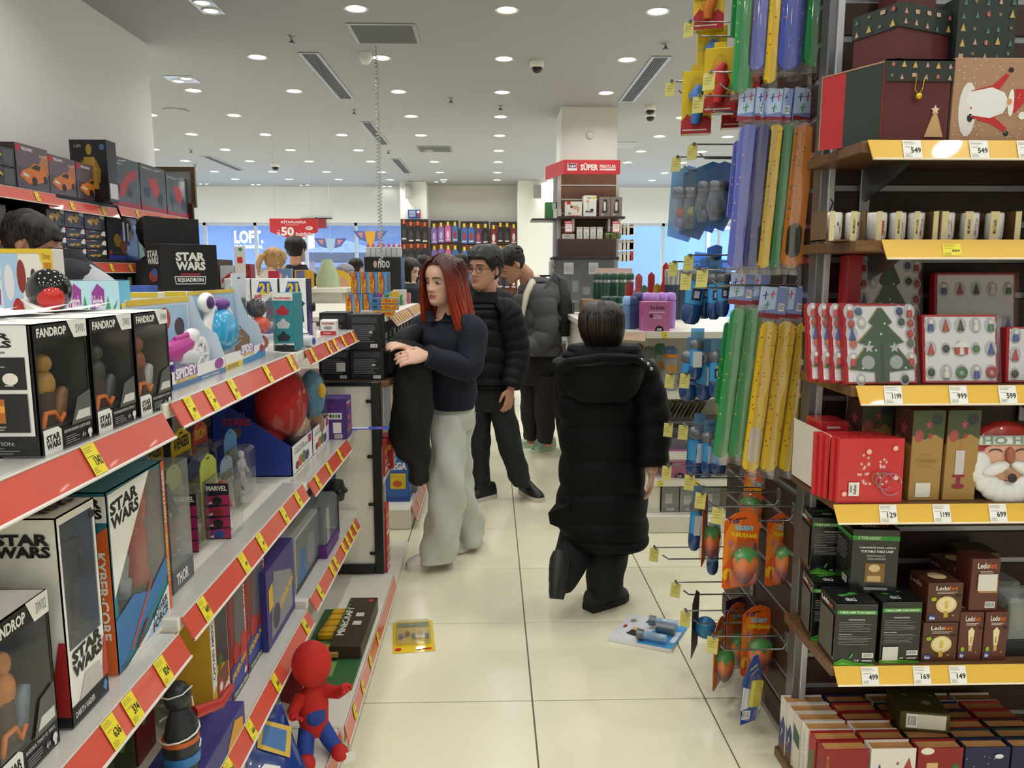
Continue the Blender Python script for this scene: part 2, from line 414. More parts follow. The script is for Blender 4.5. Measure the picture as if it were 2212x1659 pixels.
def pavilion(px,py,Y,w,h,label):
    a = P((px,py),Y=Y); r = empty('market_umbrella',(a.x,Y,0),label=label,cat='umbrella',group='umbrellas outside the window')
    cm = M('#283246',.7,noise=.1,scale=3)
    c = MB(); t = a.z
    c.add([(-w/2,-w/2,t-h),(w/2,-w/2,t-h),(w/2,w/2,t-h),(-w/2,w/2,t-h),(0,0,t)],[(0,1,4),(1,2,4),(2,3,4),(3,0,4)],cm)
    for p,q in (((-w/2,-w/2),(w/2,-w/2)),((w/2,-w/2),(w/2,w/2)),((w/2,w/2),(-w/2,w/2)),((-w/2,w/2),(-w/2,-w/2))):
        c.add([(*p,t-h-.2),(*q,t-h-.2),(*q,t-h),(*p,t-h)],[(0,1,2,3)],cm)
    obj('canopy',c,r)
    obj('pole',MB().tube([(0,0,0),(0,0,t)],.035,M('#777b80',.4,metal=.6),8),r)
    obj('base',MB().lathe([(.3,0),(.3,.05),(.05,.1),(.04,.3)],'#55585c',14),r)
pavilion(750,520,18.6,2.0,.3,'dark blue market umbrella outside behind the hanging butterfly streamers')
pavilion(925,506,21,2.4,.45,'dark blue market umbrella outside beside the pillar with the loudspeaker')
tr = empty('street_tree',(-2.2,24.5,0),label='small green street tree outside beyond the dark umbrellas',cat='tree')
mb = MB()
for _ in range(60):
    mb.ball((random.gauss(0,.7),random.gauss(0,.3),2.6+random.gauss(0,.35)),(.22,.2,.14),random.choice(('#7fae6b','#9cc486','#6b985a')),6,4)
obj('crown',mb,tr,kind='stuff'); obj('trunk',MB().tube([(0,0,0),(.05,0,1.3),(0,0,2.6)],[.09,.07,.04],'#5d4c3c',8),tr)
pc = P((664,530),Y=18.5); obj('pink_column',MB().tube([(pc.x,18.5,0),(pc.x,18.5,2.6)],.17,M('#d9a09c',.6),16),None,'pale pink round post outside behind the red book sale sign','post')
bl = empty('office_building',(4,26,0),label='blue glass building across the street beyond the right-hand window',cat='building')
obj('facade',MB().box((-4,0,0),(6,.5,9),M('#3a5c90',.25)),bl)
for k in range(6): obj('window_frame',MB().box((-4+1.8*k,-.06,0),(-3.9+1.8*k,0,9),'#c9d3de'),bl)
obj('ledge',MB().box((-4,-.08,2.9),(6,0,3.15),'#dfe8f2'),bl)
# ---------------------------------------------------------------- ceiling fittings
LENS = bpy.data.materials.new('lamp_lens'); LENS.use_nodes = True
_b = LENS.node_tree.nodes['Principled BSDF']; _b.inputs['Emission Color'].default_value = LAMPCOL+(1,); _b.inputs['Emission Strength'].default_value = 9
LENS.cycles.emission_sampling = 'NONE'
lampd = bpy.data.lights.new('lamp_light','AREA'); lampd.shape = 'DISK'; lampd.size = .12; lampd.energy = LAMP; lampd.color = LAMPCOL; lampd.spread = math.radians(150)
def lamp_light(e):
    o = bpy.data.objects.new('lamp_light',lampd); COL.objects.link(o); o.parent = e; o.location = (0,0,-.006)
ring = MB().lathe([(.066,-.001),(.082,-.004),(.084,0),(.07,.004)],M('#f2f0ec',.4),24).mesh('trim_ring')
lens = MB().add([(.066*math.cos(2*PI*i/12),.066*math.sin(2*PI*i/12),-.001) for i in range(12)],[tuple(range(12))[::-1]],LENS).mesh('lens')
GX = [-5.9,-4.87,-3.85,-2.91,-1.93,-.91,.11,1.14,2.2,3.1,4.1,5.1]
GY = [-3.1,-1.9,-.7,.5,1.7,2.9,4.25,5.53,6.73,7.93,9.13,10.35,11.6,12.75,14.05,15.15]
for y in GY:
    for x in GX:
        if x < -2.5 and y < 6.6: continue
        if (.6 < x < 1.5 and 8.5 < y < 9.3) or (x < -1.5 and 5 < y < 6) or (-2.2 < x < -1.7 and 9 < y < 9.3): continue
        if x > 3.5 and y < 5: continue
        e = empty('downlight',(x,y,CEIL-.0005),label='round white recessed ceiling downlight with lit lens',cat='downlight',group='round ceiling downlights')
        obj('trim_ring',ring,e); obj('lens',lens,e); lamp_light(e)
smr = MB().lathe([(.045,-.001),(.06,-.01),(.062,0)],M('#cfd2d6',.25,metal=.7),18).mesh('trim_ring')
sml = MB().add([(.045*math.cos(2*PI*i/10),.045*math.sin(2*PI*i/10),-.002) for i in range(10)],[tuple(range(10))[::-1]],LENS).mesh('lens')
for (a,b),lb in ((((-1.9,5.42),(-1.9,5.58)),'pair of small silver ceiling spots near the left wall'),(((-2.9,7.54),(-2.79,7.44)),'pair of small silver ceiling spots beyond the left wall corner'),
               (((-4.8,16.0),(-4.68,16.0)),'pair of small ceiling spots above the LOFT window'),(((-3.85,16.06),(-3.72,16.06)),'pair of small ceiling spots above the red sale sign'),
               (((-5.8,15.9),(-5.68,15.9)),'pair of small ceiling spots above the far left of the back wall'),(((-1.07,15.43),(-.93,15.43)),'pair of small ceiling spots beside the white loudspeaker pillar'),
               (((-2.2,16.25),(-2.08,16.25)),'pair of small ceiling spots above the hanging butterfly streamers')):
    e = empty('twin_spotlight',(*a,CEIL-.001),label=lb,cat='ceiling spot')
    dx,dy = b[0]-a[0],b[1]-a[1]
    obj('mount_plate',MB().box((min(0,dx)-.075,min(0,dy)-.075,-.004),(max(0,dx)+.075,max(0,dy)+.075,0),M('#b9bcc0',.35,metal=.4)),e)
    for d in ((0,0),(dx,dy)): obj('trim_ring',smr,e,loc=(d[0],d[1],-.004)); obj('lens',sml,e,loc=(d[0],d[1],-.005))
def grille(name,c,w,l,n,along_y,label,cat,face='#6e6f70',bar='#3a3c3e'):
    e = empty(name,(c[0],c[1],CEIL),label=label,cat=cat); fm = M('#a4a6a8',.4,metal=.3)
    t = .028; f = MB()
    f.box((-w/2,-l/2,-.008),(w/2,-l/2+t,0),fm,.002).box((-w/2,l/2-t,-.008),(w/2,l/2,0),fm,.002)
    f.box((-w/2,-l/2+t,-.008),(-w/2+t,l/2-t,0),fm,.002).box((w/2-t,-l/2+t,-.008),(w/2,l/2-t,0),fm,.002)
    obj('frame',f,e)
    obj('backing',MB().box((-w/2+t,-l/2+t,-.001),(w/2-t,l/2-t,.0),M(bar,.6)),e)
    s = MB()
    for k in range(n):
        if along_y:
            x = -w/2+t+(w-2*t)*(k+.5)/n; s.box((x-.2*(w-2*t)/n,-l/2+t,-.006),(x+.2*(w-2*t)/n,l/2-t,-.001),M(face,.6))
        else:
            y = -l/2+t+(l-2*t)*(k+.5)/n; s.box((-w/2+t,y-.28*(l-2*t)/n,-.006),(w/2-t,y+.28*(l-2*t)/n,-.001),M(face,.6))
    obj('slats',s,e,kind='stuff')
grille('ceiling_vent',(-.79,6.08),.5,.5,26,False,'square grey return-air grille above the coiled cord','vent','#7c7e7b')
grille('slot_diffuser',(-1.48,7.42),.17,1.68,6,True,'long slotted ceiling diffuser nearest the left wall corner','vent')
grille('slot_diffuser',(1.41,7.46),.17,1.7,6,True,'long slotted ceiling diffuser beside the hanging yellow toy boxes','vent')
grille('slot_diffuser',(-1.48,10.27),.15,1.65,6,True,'slotted ceiling diffuser crossed by the coiled cord','vent')
grille('slot_diffuser',(-4.36,13.05),.17,1.66,6,True,'slotted ceiling diffuser above the left shelving end','vent')
grille('slot_diffuser',(-1.5,13.3),.16,1.75,6,True,'farthest slotted ceiling diffuser near the back pillar','vent')
grille('ceiling_vent',(-.81,11.45),.5,.56,14,False,'square grey ceiling grille in front of the back wall','vent','#7c7e7b')
grille('ceiling_vent',(1.75,11.08),.5,.55,8,False,'pale square ceiling hatch right of the white column','vent','#c9ccd0','#b4b8bc')
for (x,y,s),lb in (((.39,6.81,1.),'white dome security camera in the middle of the ceiling'),((1.70,8.5,1.),'nearer of two dome cameras right of the white column'),((1.775,8.86,1.),'farther of two dome cameras right of the white column'),((-3.52,13.0,1.2),'dome security camera near the back windows')):
    e = empty('dome_camera',(x,y,CEIL),label=lb,cat='camera')
    obj('housing',MB().lathe([(.062*s,0),(.062*s,-.03*s),(.05*s,-.05*s),(.045*s,-.05*s)],M('#efeeea',.35),18),e)
    obj('dome',MB().lathe([(.046*s,-.05*s),(.044*s,-.068*s),(.03*s,-.088*s),(.001,-.096*s)],M('#1e2126',.08),18),e)
e = empty('motion_sensor',(-1.02,6.6,CEIL),label='white round sensor beside the lamp above the coiled cord',cat='sensor')
obj('body',MB().lathe([(.05,0),(.05,-.04),(.03,-.08),(.001,-.085)],M('#efeeea',.4),16),e)
for (x,y),lb in (((-1.505,6.17),'ceiling sprinkler head left of the square grille'),((1.36,6.26),'ceiling sprinkler head near the hanging yellow toy boxes'),((-1.5,8.8),'ceiling sprinkler head between two long diffusers'),
               ((-1.5,11.62),'ceiling sprinkler head past the middle diffuser'),((-4.34,11.6),'ceiling sprinkler head beyond the left wall corner'),((.1,8.54),'ceiling sprinkler head left of the white column'),((-.41,8.2),'small ceiling nozzle in the middle of the shop'),((-4.85,13.1),'ceiling sprinkler head above the stacked motorcycle boxes')):
    e = empty('sprinkler_head',(x,y,CEIL),label=lb,cat='sprinkler')
    obj('cup',MB().lathe([(.04,0),(.035,-.008),(.014,-.012),(.012,-.03)],M('#9a9a98',.35,metal=.6),12),e)
    obj('deflector',MB().lathe([(.008,-.03),(.026,-.044),(.026,-.047),(.002,-.047)],M('#77797a',.35,metal=.7),12),e)
obj('ceiling_speaker',MB().lathe([(.13,0),(.135,-.006),(.12,-.01),(.001,-.01)],M('#a9a7a6',.7),24),None,'flat round grey loudspeaker set in the ceiling','speaker',loc=(-3.46,8.87,CEIL))
obj('smoke_detector',MB().lathe([(.04,0),(.042,-.015),(.03,-.03),(.001,-.034)],M('#ecebe6',.5),18),None,'round white detector on the face of the column','detector',loc=(*P((1274,292),Y=8.58).xy,P((1274,292),Y=8.58).z),rot=(-PI/2,0,0))
# coiled cord from the ceiling
pts = []; z0,z1 = CEIL,1.53
for i in range(0,60*9+1):
    t = i/(60*9); pts.append((-.905+.06*(1-t)*0+.016*math.cos(2*PI*i/9)*min(1,t*12),6.4+.016*math.sin(2*PI*i/9)*min(1,t*12),z0-.18*min(1,t*4)*0-(z0-z1)*t))
obj('coiled_cord',MB().tube(pts,.0045,M('#b9b7b0',.5),5),None,'thin coiled grey cord hanging from the ceiling','cord')
# hanging red book sale sign
a = P((582,472),Y=10); b = P((686,477),Y=10); c = P((634,519),Y=10); w = b.x-a.x; h = a.z-c.z; hs = h*.62
s = empty('hanging_sign',(a.x,10,a.z-h),label='red hanging sign reading KITAPLARDA %50 INDIRIM',cat='sign')
mb = MB(); T = Matrix(((1,0,0,0),(0,0,1,0),(0,1,0,0),(0,0,0,1)))
mb.prism([(w/2,0),(w,h-hs),(w,h),(0,h),(0,h-hs)],0,.012,M('#d8343c',.4),T=T)
pr = Pr(mb,0,0,0,{'f': ((0,0,0),(w,0,0),(0,0,h),(0,-1,0))}); W_ = '#ffffff'
pr.t('f','KİTAPLARDA',.24,.78,.76,.93,W_,1.4).ln('f',.33,.69,.66,.73,1,W_).t('f','50',.23,.2,.5,.62,W_,1.8).t('f','%',.14,.22,.22,.38,W_,1).t('f','İNDİRİM',.53,.2,.9,.38,W_,1.2).e('f',.82,.56,.08,.09,W_).ln('f',.76,.5,.88,.62,2,'#d8343c').t('f',"'VE",.14,.42,.21,.48,W_,0)
obj('sign_board',mb,s)
for x in (.12*w,.88*w): obj('hanger_wire',MB().tube([(x,0,h),(x,0,CEIL-(a.z-h))],.002,'#c9c9c9',5),s)
# paper streamers in the window
for k,(px,py,sc,col,lb) in enumerate(((714,530,1.,'#a9c9ea','pale blue butterfly paper streamer hanging in the window'),(800,515,1.05,'#e3a83c','orange and blue butterfly paper streamer hanging in the window'))):
    p = P((px,py),Y=15.2); e = empty('paper_streamer',p,label=lb,cat='streamer')
    b = MB(); T = Matrix(((sc,0,0,0),(0,0,1,0),(0,sc,0,0),(0,0,0,1)))
    b.prism([(-.1,.13),(.1,.13),(.07,-.05),(0,-.16),(-.07,-.05)],0,.006,M(col,.6),T=T); obj('body',b,e)
    for sgn in (-1,1):
        w_ = MB(); w_.prism([(sgn*.1,.13),(sgn*.32,.14),(sgn*.2,-.02),(sgn*.07,-.06)],0,.005,M('#5c6fae',.6),T=T).prism([(sgn*.13,.11),(sgn*.24,.1),(sgn*.15,0)],-.004,0,M('#d98a96',.6),T=T); obj('wing',w_,e)
    obj('string',MB().tube([(0,0,.13*sc),(0,0,CEIL-p.z)],.002,'#cfcfcf',5),e)
e = empty('window_banner',(*P((660,478),Y=16.37).xy,0),label='dark red rolled banner rod at the window beside the sale sign',cat='banner')
z = P((660,478),Y=16.37).z
obj('rod',MB().tube([(-.1,0,z+.05),(.55,0,z+.06)],.012,'#2d2a2c',8),e); obj('bracket',MB().box((.2,0,z+.04),(.24,.035,z+.08),'#2d2a2c'),e); obj('cloth',MB().box((0,-.004,z-.14),(.42,.004,z+.05),M('#a23a3c',.7)),e)
# ================================================================ toy aisle gondola
WHITEM = M('#ece8da',.35,noise=.02,scale=4,name='white_enamel')
REDS = M('#dc5a47',.28,coat=.5,name='red_price_rail')
EDGE = clear('#ffffff',.75,.1)
YEL = M('#f3e23c',.45,name='yellow_tag')
INK = '#2a2a22'
def price_tag(parent,p,U,V,N,price=None,paper=YEL,w=.036,h=.048,name='price_tag'):
    """paper price label lying on a rail: p centre, U along the rail, V up, N out"""
    U,V,N = Vector(U),Vector(V),Vector(N)
    o = Vector(p)-U*(w/2)-V*(h/2); mb = MB()
    fr = {'f': (tuple(o),tuple(U*w),tuple(V*h),tuple(N))}; pr = Pr(mb,0,0,0,fr)
    pr.r('f',0,0,1,1,paper).ln('f',.06,.74,.75,.94,3,'#8a8340',.3).ln('f',.1,.58,.6,.66,1,'#8a8340',.3).ln('f',.08,.06,.5,.26,3,'#8a8340',.3)
    if price: pr.t('f',price,.42,.28,.95,.58,INK,1)
    else: pr.t('f','899',.5,.3,.9,.5,'#4a4a30',.6)
    return obj(name,mb,parent)
def rail(parent,x,y0,y1,z,tags=(),m=REDS,sgn=1,h=.047,out=.022):
    """sloping price rail along y on the front of a shelf; tags: (y, price)"""
    a = Vector((x,0,z)); b = Vector((x+sgn*out,0,z-h)); V = (a-b).normalized(); U = Vector((0,sgn,0)); N = U.cross(V)
    mb = MB()
    L = y1-y0
    for q,r_ in ((0.,.0025),):
        o = [b+Vector((0,y0,0)),b+Vector((0,y1,0)),a+Vector((0,y1,0)),a+Vector((0,y0,0))]
        vs = [p for p in o]+[p-N*.003 for p in o]
        mb.add(vs,[(0,1,2,3),(7,6,5,4),(0,4,5,1),(1,5,6,2),(2,6,7,3),(3,7,4,0)],m)
    mb.tube([b+Vector((0,y0,0)),b+Vector((0,y1,0))],.003,M('#efe9e4',.3),6)
    mb.tube([a+Vector((0,y0,0)),a+Vector((0,y1,0))],.002,M('#d9d5d0',.3),6)
    r_ = obj('price_rail',mb,parent)
    for t in tags:
        yy,pr = t if isinstance(t,tuple) else (t,None)
        c = (a+b)/2+Vector((0,yy,0))+N*.0016+Vector((0,0,.001))
        price_tag(parent,c,U,V,N,pr)
    return r_
def ty(px,py): return P((px,py),X=-.59).y
XB = -1.05
def bay(name,y0,y1,shelves,label,base_x=-.45,base_y0=None,base_tags=(),base_y1=None):
    r = empty(name,(0,0,0),label=label,cat='shelving')
    obj('back_panel',MB().box((XB-.01,y0,.02),(XB+.01,y1,1.2),WHITEM),r)
    for y in (y0+.012,y1-.012):
        obj('upright',MB().box((XB+.011,y-.015,.02),(XB+.04,y+.015,1.18),M('#4b4d50',.4,metal=.5),.002),r)
    for (z,dx,tags,a,b) in shelves:
        s = obj('shelf',MB().box((XB-(.45 if z > 1.1 else -.012),y0+.004,z-.03),(-.604,y1-.004,z),WHITEM,.003),r)
        obj('shelf_lip',MB().box((-.66,a,z+.0004),(-.604,b,z+.0035),clear('#ffffff',.9,.2)),s)
        rail(s,-.60,a,b,z,tags)
        for y in (y0+.03,y1-.03):
            if z < 1.1: obj('bracket',MB().prism([(-1.03,z-.03),(-.68,z-.03),(-.68,z-.04),(-1.03,z-.11)],y-.003,y+.003,WHITEM,T=Matrix(((1,0,0,0),(0,0,1,0),(0,1,0,0),(0,0,0,1)))),s)
    b0 = y0 if base_y0 is None else base_y0; b1 = y1 if base_y1 is None else base_y1
    ba = obj('base',MB().box((XB+.012,b0,.0),(base_x-.004,b1-.002,.1),WHITEM,.004),r)
    rail(ba,base_x,b0+.002,b1-.004,.098,base_tags,h=.06,out=.012)
    return r
bay('shelving_bay',.36,1.405,[(1.21,0,[(ty(200,990),'1342')],.37,1.392),(.78,0,[(ty(240,1560),'636'),(ty(282,1515),'374'),(ty(350,1440),'824'),(ty(5,1700),None)],.37,1.40)],
    'white shelving bay nearest the camera on the toy aisle',base_x=-.50)
bay('shelving_bay',1.41,2.38,[(1.22,0,[ty(411,870),ty(455,850),ty(503,830),ty(577,795),ty(628,775)],1.43,2.31),
    (.803,0,[(ty(440,1310),'449'),ty(525,1208),ty(563,1165),ty(613,1108),ty(643,1075)],1.42,2.372),(.383,0,[(ty(493,1625),'824'),(ty(540,1558),'666'),(ty(594,1460),'666'),(ty(659,1352),'1499')],1.42,2.374)],
    'middle white shelving bay of the toy aisle with three red rails',base_x=-.465,base_tags=[(P((742,1615),X=-.46).y,None)],base_y1=2.165)
bay('shelving_bay',2.385,3.36,[(1.215,0,[ty(675,752),ty(709,738),ty(723,732),ty(741,726),ty(762,717)],2.47,3.352),
    (.785,0,[ty(685,1020),ty(709,1000),ty(733,975)],2.45,3.12),(.405,0,[ty(690,1262),ty(716,1210),ty(724,1195),ty(741,1160),ty(749,1143),ty(757,1130),ty(765,1115)],2.41,3.262)],
    'farthest white shelving bay of the toy aisle beside the black-framed end panel',base_x=-.45,base_tags=[(2.45,None),(2.62,None),(2.3,None),(2.8,None)],base_y0=2.17)
# end panel with black frame
e = empty('shelf_divider',(0,3.375,0),label='white end panel in a black metal frame closing the toy shelves',cat='panel')
obj('panel',MB().box((-1.03,.004,.1),(-.53,.016,.975),WHITEM),e)
BLK = M('#17181a',.35,name='black_steel')
obj('frame',MB().box((-.535,-.012,.1),(-.495,.03,.985),BLK,.003).box((-1.03,-.012,.1),(-.535,.03,.145),BLK,.003).box((-1.03,-.004,.965),(-.535,.03,.985),BLK,.003),e)
for z in (.20,.43,.65,.90): obj('clip',MB().tube([(-.535,-.014,z),(-.55,-.014,z)],.008,BLK,8).ball((-.55,-.0145,z),(.009,.004,.009),BLK,8,6),e)
# second side of the gondola behind (only its top shows) is part of the bays' top shelves
# ---------------------------------------------------------------- gondola further down the aisle
g2 = empty('shelving_bay',(0,0,0),label='farther white gondola with race car boxes on its top shelf',cat='shelving')
obj('back_panel',MB().box((-1.06,4.42,.02),(-1.04,6.38,1.21),WHITEM),g2)
obj('end_board',MB().box((-1.5,4.40,.02),(-.66,4.418,1.16),WHITEM),g2)
for z in (1.215,.85,.5):
    s = obj('shelf',MB().box((-1.5 if z > 1 else -1.04,4.42,z-.03),(-.604,6.38,z),WHITEM,.003),g2)
    for (a,b) in ((4.5,5.45),(5.5,6.36)):
        rail(s,-.60,a,b,z,[a+.1+.12*k for k in range(7)] if z > 1 else [a+.3,a+.6],m=M('#b98378',.4),h=.06,out=.05)
ba = obj('base',MB().box((-1.04,4.27,0),(-.47,6.38,.12),WHITEM,.004),g2); rail(ba,-.465,4.29,6.36,.135,[4.5,4.9,5.4],m=M('#c98a80',.4),h=.09,out=.03)
ec = empty('end_stand',(0,0,0),label='low white end stand behind the black-framed panel holding black game boxes',cat='stand')
obj('base',MB().box((-1.0,3.41,0),(-.45,3.95,.05),WHITEM,.004),ec)
obj('shelf',MB().box((-1.0,3.41,.955),(-.46,3.9,.98),wood('#5a3b25','#7a5233'),.002),ec)
obj('shelf',MB().box((-1.0,3.41,.50),(-.5,3.9,.52),WHITEM,.002),ec)
obj('back_panel',MB().box((-1.0,3.91,.05),(-.56,3.925,.98),WHITEM),ec)
# ================================================================ goods on the toy aisle
R90 = PI/2
WHT = '#f1f0ec'; BLACK = '#141416'
def doll(h,c1,c2,c3,name='figure'):
    """plain jointed toy figure standing on z=0"""
    mb = MB(); s = h
    for x in (-.09,.09):
        mb.tube([(x*s,0,.0),(x*s,0,.25*s),(x*.8*s,0,.48*s)],[.055*s,.06*s,.075*s],c2,8)
        mb.box((x*s-.05*s,-.11*s,0),(x*s+.05*s,.05*s,.05*s),c3,.01*s)
        mb.tube([(x*1.9*s,0,.78*s),(x*2.5*s,-.02*s,.6*s),(x*2.4*s,-.1*s,.44*s)],[.055*s,.05*s,.04*s],c1,8)
    mb.rings([(0,0,.45*s,.11*s,.08*s),(0,0,.6*s,.12*s,.08*s),(0,0,.76*s,.18*s,.1*s),(0,0,.82*s,.08*s,.06*s)],c1,12)
    mb.ball((0,-.01*s,.91*s),(.08*s,.09*s,.1*s),c3,12,8)
    return mb
def open_carton(w,d,h,m,inner,lo=.15,hi=.1,sd=.05,t=.002,top=None):
    """window carton: walls, front frame round a cut-out, plain back"""
    mb = MB()
    mb.box((-w/2,d-t,0),(w/2,d,h),inner).box((-w/2,0,0),(w/2,d,t),m).box((-w/2,0,h-t),(w/2,d,h),top or m)
    mb.box((-w/2,0,0),(-w/2+t,d,h),m).box((w/2-t,0,0),(w/2,d,h),m)
    mb.box((-w/2+t,t,t),(-w/2+2*t,d-t,h-t),inner).box((w/2-2*t,t,t),(w/2-t,d-t,h-t),inner)
    mb.box((-w/2,0,0),(w/2,t,lo*h),m).box((-w/2,0,h*(1-hi)),(w/2,t,h),m)
    mb.box((-w/2,0,lo*h),(-w/2+sd*w,t,h*(1-hi)),m).box((w/2-sd*w,0,lo*h),(w/2,t,h*(1-hi)),m)
    return mb
def pane(w,h,lo,hi,sd,parent,c='#ffffff',a=.985):
    return obj('window',MB().add([(-w/2+sd*w,.0006,lo*h),(w/2-sd*w,.0006,lo*h),(w/2-sd*w,.0006,h*(1-hi)),(-w/2+sd*w,.0006,h*(1-hi))],[(0,1,2,3)],clear(c,a,.06)),parent)
def SWT(pr,f,u0,v0,u1,v1,c,sk=0.):
    m_ = (v0+v1)/2; pr.t(f,'STAR',u0,m_+.01*(v1-v0),u1,v1,c,2.2,sk).t(f,'WARS',u0,v0,u1,m_-.01*(v1-v0),c,2.2,sk)
def fandrop(pos,w,h,code,name_,lab,fig,d=.13):
    e = empty('toy_box',pos,R90,lab,'toy box','black window boxes with white tops')
    mb = open_carton(w,d,h,BLACK,'#4a4c46',.17,.13,.04,top=WHT); pr = Pr(mb,w,d,h)
    pr.p('f',WHT,(.62,1),(1,1),(1,.86),(.74,.86)).t('f','FANDROP',.07,.895,.6,.965,WHT,1.8).t('f',code,.78,.895,.96,.965,'#8a8a8a',.4)
    pr.p('f',WHT,(.04,.0),(.36,.0),(.36,.17),(.3,.2),(.04,.2)); SWT(pr,'f',.08,.04,.33,.15,BLACK,.01)
    pr.t('f',name_,.4,.125,.92,.15,'#d8d8d8',.5).ln('f',.42,.03,.7,.1,4,'#8a8a8a').t('f','4+',.74,.04,.82,.085,'#c8c8c8',.5).e('f',.9,.07,.045,.028,WHT).r('f',.88,.02,.92,.06,WHT)
    pr.p('f','#5b5d5b',(.55,.17),(.96,.17),(.96,.42),(.7,.38)).p('f','#d9d9d6',(.62,.2),(.93,.2),(.93,.27),(.7,.27))
    pr.r('l',0.04,.17,.96,.995,'#e4e4e2'); SWT(pr,'l',.22,.83,.8,.94,BLACK); pr.ln('l',.12,.78,.8,.81,1,'#7a7a78').r('l',.1,.52,.92,.76,BLACK).ln('l',.3,.68,.72,.75,4,'#a9a9a6')
    for u,c in ((.26,'#d8cfc8'),(.5,'#8ec3d8'),(.76,'#e6e0da')): pr.e('l',u,.6,.08,.045,c).ln('l',u-.06,.54,u+.06,.56,1,'#c8c8c4')
    pr.r('l',.1,.2,.92,.49,BLACK).r('l',.32,.27,.68,.45,'#b86a1c').r('l',.32,.35,.68,.4,'#e8a93a').ln('l',.3,.21,.7,.25,2,'#a9a9a6').t('l','ATTENTION:',.35,.1,.75,.13,'#b0b0b0',.5).ln('l',.2,.03,.8,.09,3,'#707070')
    pr.e('t',.5,.5,.06,.05,'#d0d0d0')
    obj('carton',mb,e); pane(w,h,.17,.13,.04,e)
    f = MB(); a,b = M(fig[0],.4,noise=.45,scale=45),M(fig[1],.4,noise=.45,scale=45)
    f.box((-w*.42,.006,h*.02),(w*.42,.055,h*.2),'#2a2a2a',.004)
    f.ball((w*.0,.03,h*.5),(w*.15,.014,h*.12),a,10,7).ball((w*.0,.03,h*.67),(w*.1,.013,h*.075),a,10,7).tube([(-w*.06,.032,h*.18),(-w*.02,.03,h*.45)],[w*.15,w*.1],'#4a362a',8)
    f.tube([(w*.2,.03,h*.2),(w*.26,.03,h*.36),(w*.36,.032,h*.42)],[.012,.012,.009],b,8).tube([(-w*.3,.012,h*.19),(-w*.24,.012,h*.3),(-w*.05,.014,h*.29),(0,.012,h*.2),(w*.1,.012,h*.26)],.004,'#d8742a',6)
    obj('display_figure',f,e)
    return e
Z1 = 1.2105
fd = [LB((93,1006),(205,957),(61,696),1.21,-.612),LB((207,957),(301,920),(183,683),1.21,-.612),LB((301,912),(371,888),(284,672),1.21,-.612)]
FW,FH = .138,.182
fandrop((-.612,1.106,Z1),FW,FH,'SW01','OBI-WAN KENOBI VS. DARTH VADER','black window box coded SW01, first of three on the top shelf',('#a8813c','#8a6034'))
fandrop((-.612,1.252,Z1),FW,FH,'SW03','THE MANDALORIAN & GROGU','black window box coded SW03, middle of three on the top shelf',('#3a4138','#4d5550'))
fandrop((-.612,1.398,Z1),FW,FH,'SW04','IRON MAN VS. LOKI','black window box coded SW04, last of three on the top shelf',('#8a4a2e','#b9bdbb'))
# second row of the same boxes, only white lids with torn flaps show
for i,yy in enumerate((.96,1.11,1.255,1.40)):
    e = empty('toy_box',(-.752,yy,Z1),R90,'white-topped black box in the second row, %s from the near end' % ('first','second','third','fourth')[i],'toy box','white lids behind the window boxes')
    mb = MB().box((-FW/2,0,0),(FW/2,.13,FH),WHT,.001); obj('carton',mb,e)
    fl = MB(); t = random.uniform(-.2,.3)
    fl.add([(-.06,.02,FH+.001),(.06,.02,FH+.001),(.055,-.05,FH+.012+t*.03),(-.05,-.045,FH+.006),(0,.09,FH+.022)],[(0,1,2,3),(0,1,4)],M('#f4f3f0',.5)); obj('lid_flap',fl,e)
# ---- lower shelf of the near bay
Z2 = .7805
fandrop((-.635,.99,Z2),.135,.235,'SW02','AHSOKA TANO VS. MAUL','large black window box coded SW02 at the bottom left',('#c07a3a','#7d8d9a'),.15)
p,w,h = LB((159,1576),(235,1490),(144,1107),.78)
e = empty('toy_box',(p.x,p.y,Z2),R90,'tall white window box with large black STAR WARS letters','toy box'); d = .10
mb = open_carton(w,d,h,WHT,'#2c5d96',.36,.04,.07); pr = Pr(mb,w,d,h)
pr.r('f',0,0,1,.1,BLACK).t('f','DARTH VADER',.08,.035,.6,.065,WHT,.8).p('f','#4d9be0',(.84,.05),(.9,.085),(.96,.06),(.92,.02)); SWT(pr,'f',.1,.22,.9,.35,BLACK,.02)
pr.p('f','#c9c4c2',(.2,.1),(.9,.1),(.8,.2),(.4,.21)).p('f','#c23a32',(.85,.1),(1,.1),(1,.3),(.94,.3)).e('f',.9,.93,.07,.02,'#20242a')
SWT(pr,'l',.1,.82,.9,.93,BLACK); pr.p('l','#3a2f30',(.1,0),(.75,0),(.72,.25),(.6,.42),(.3,.45),(.12,.3)).p('l','#a82a2a',(.62,0),(1,0),(1,.42),(.9,.42)).r('l',0,0,1,.06,BLACK)
pr.t('t','STAR\nWARS',.1,.2,.9,.8,BLACK,2)
obj('carton',mb,e); pane(w,h,.36,.04,.07,e,'#dfe6ea',.88)
obj('toy_figure',doll(h*.56,'#1b1c1f','#232427','#2a2c30'),e,loc=(.012,.03,h*.37))
p,w,h = LB((258,1460),(377,1384),(253,1050),.78)
e = empty('toy_box',(p.x,p.y,Z2),R90,'teal and orange window box with a red cylinder toy inside','toy box'); d = .13
mb = open_carton(w,d,h,'#2b7f94','#c9c7c8',.3,.02,.06); pr = Pr(mb,w,d,h)
pr.p('f',WHT,(.02,.98),(.72,.99),(.02,.42)); SWT(pr,'f',.04,.78,.5,.93,BLACK,.03)
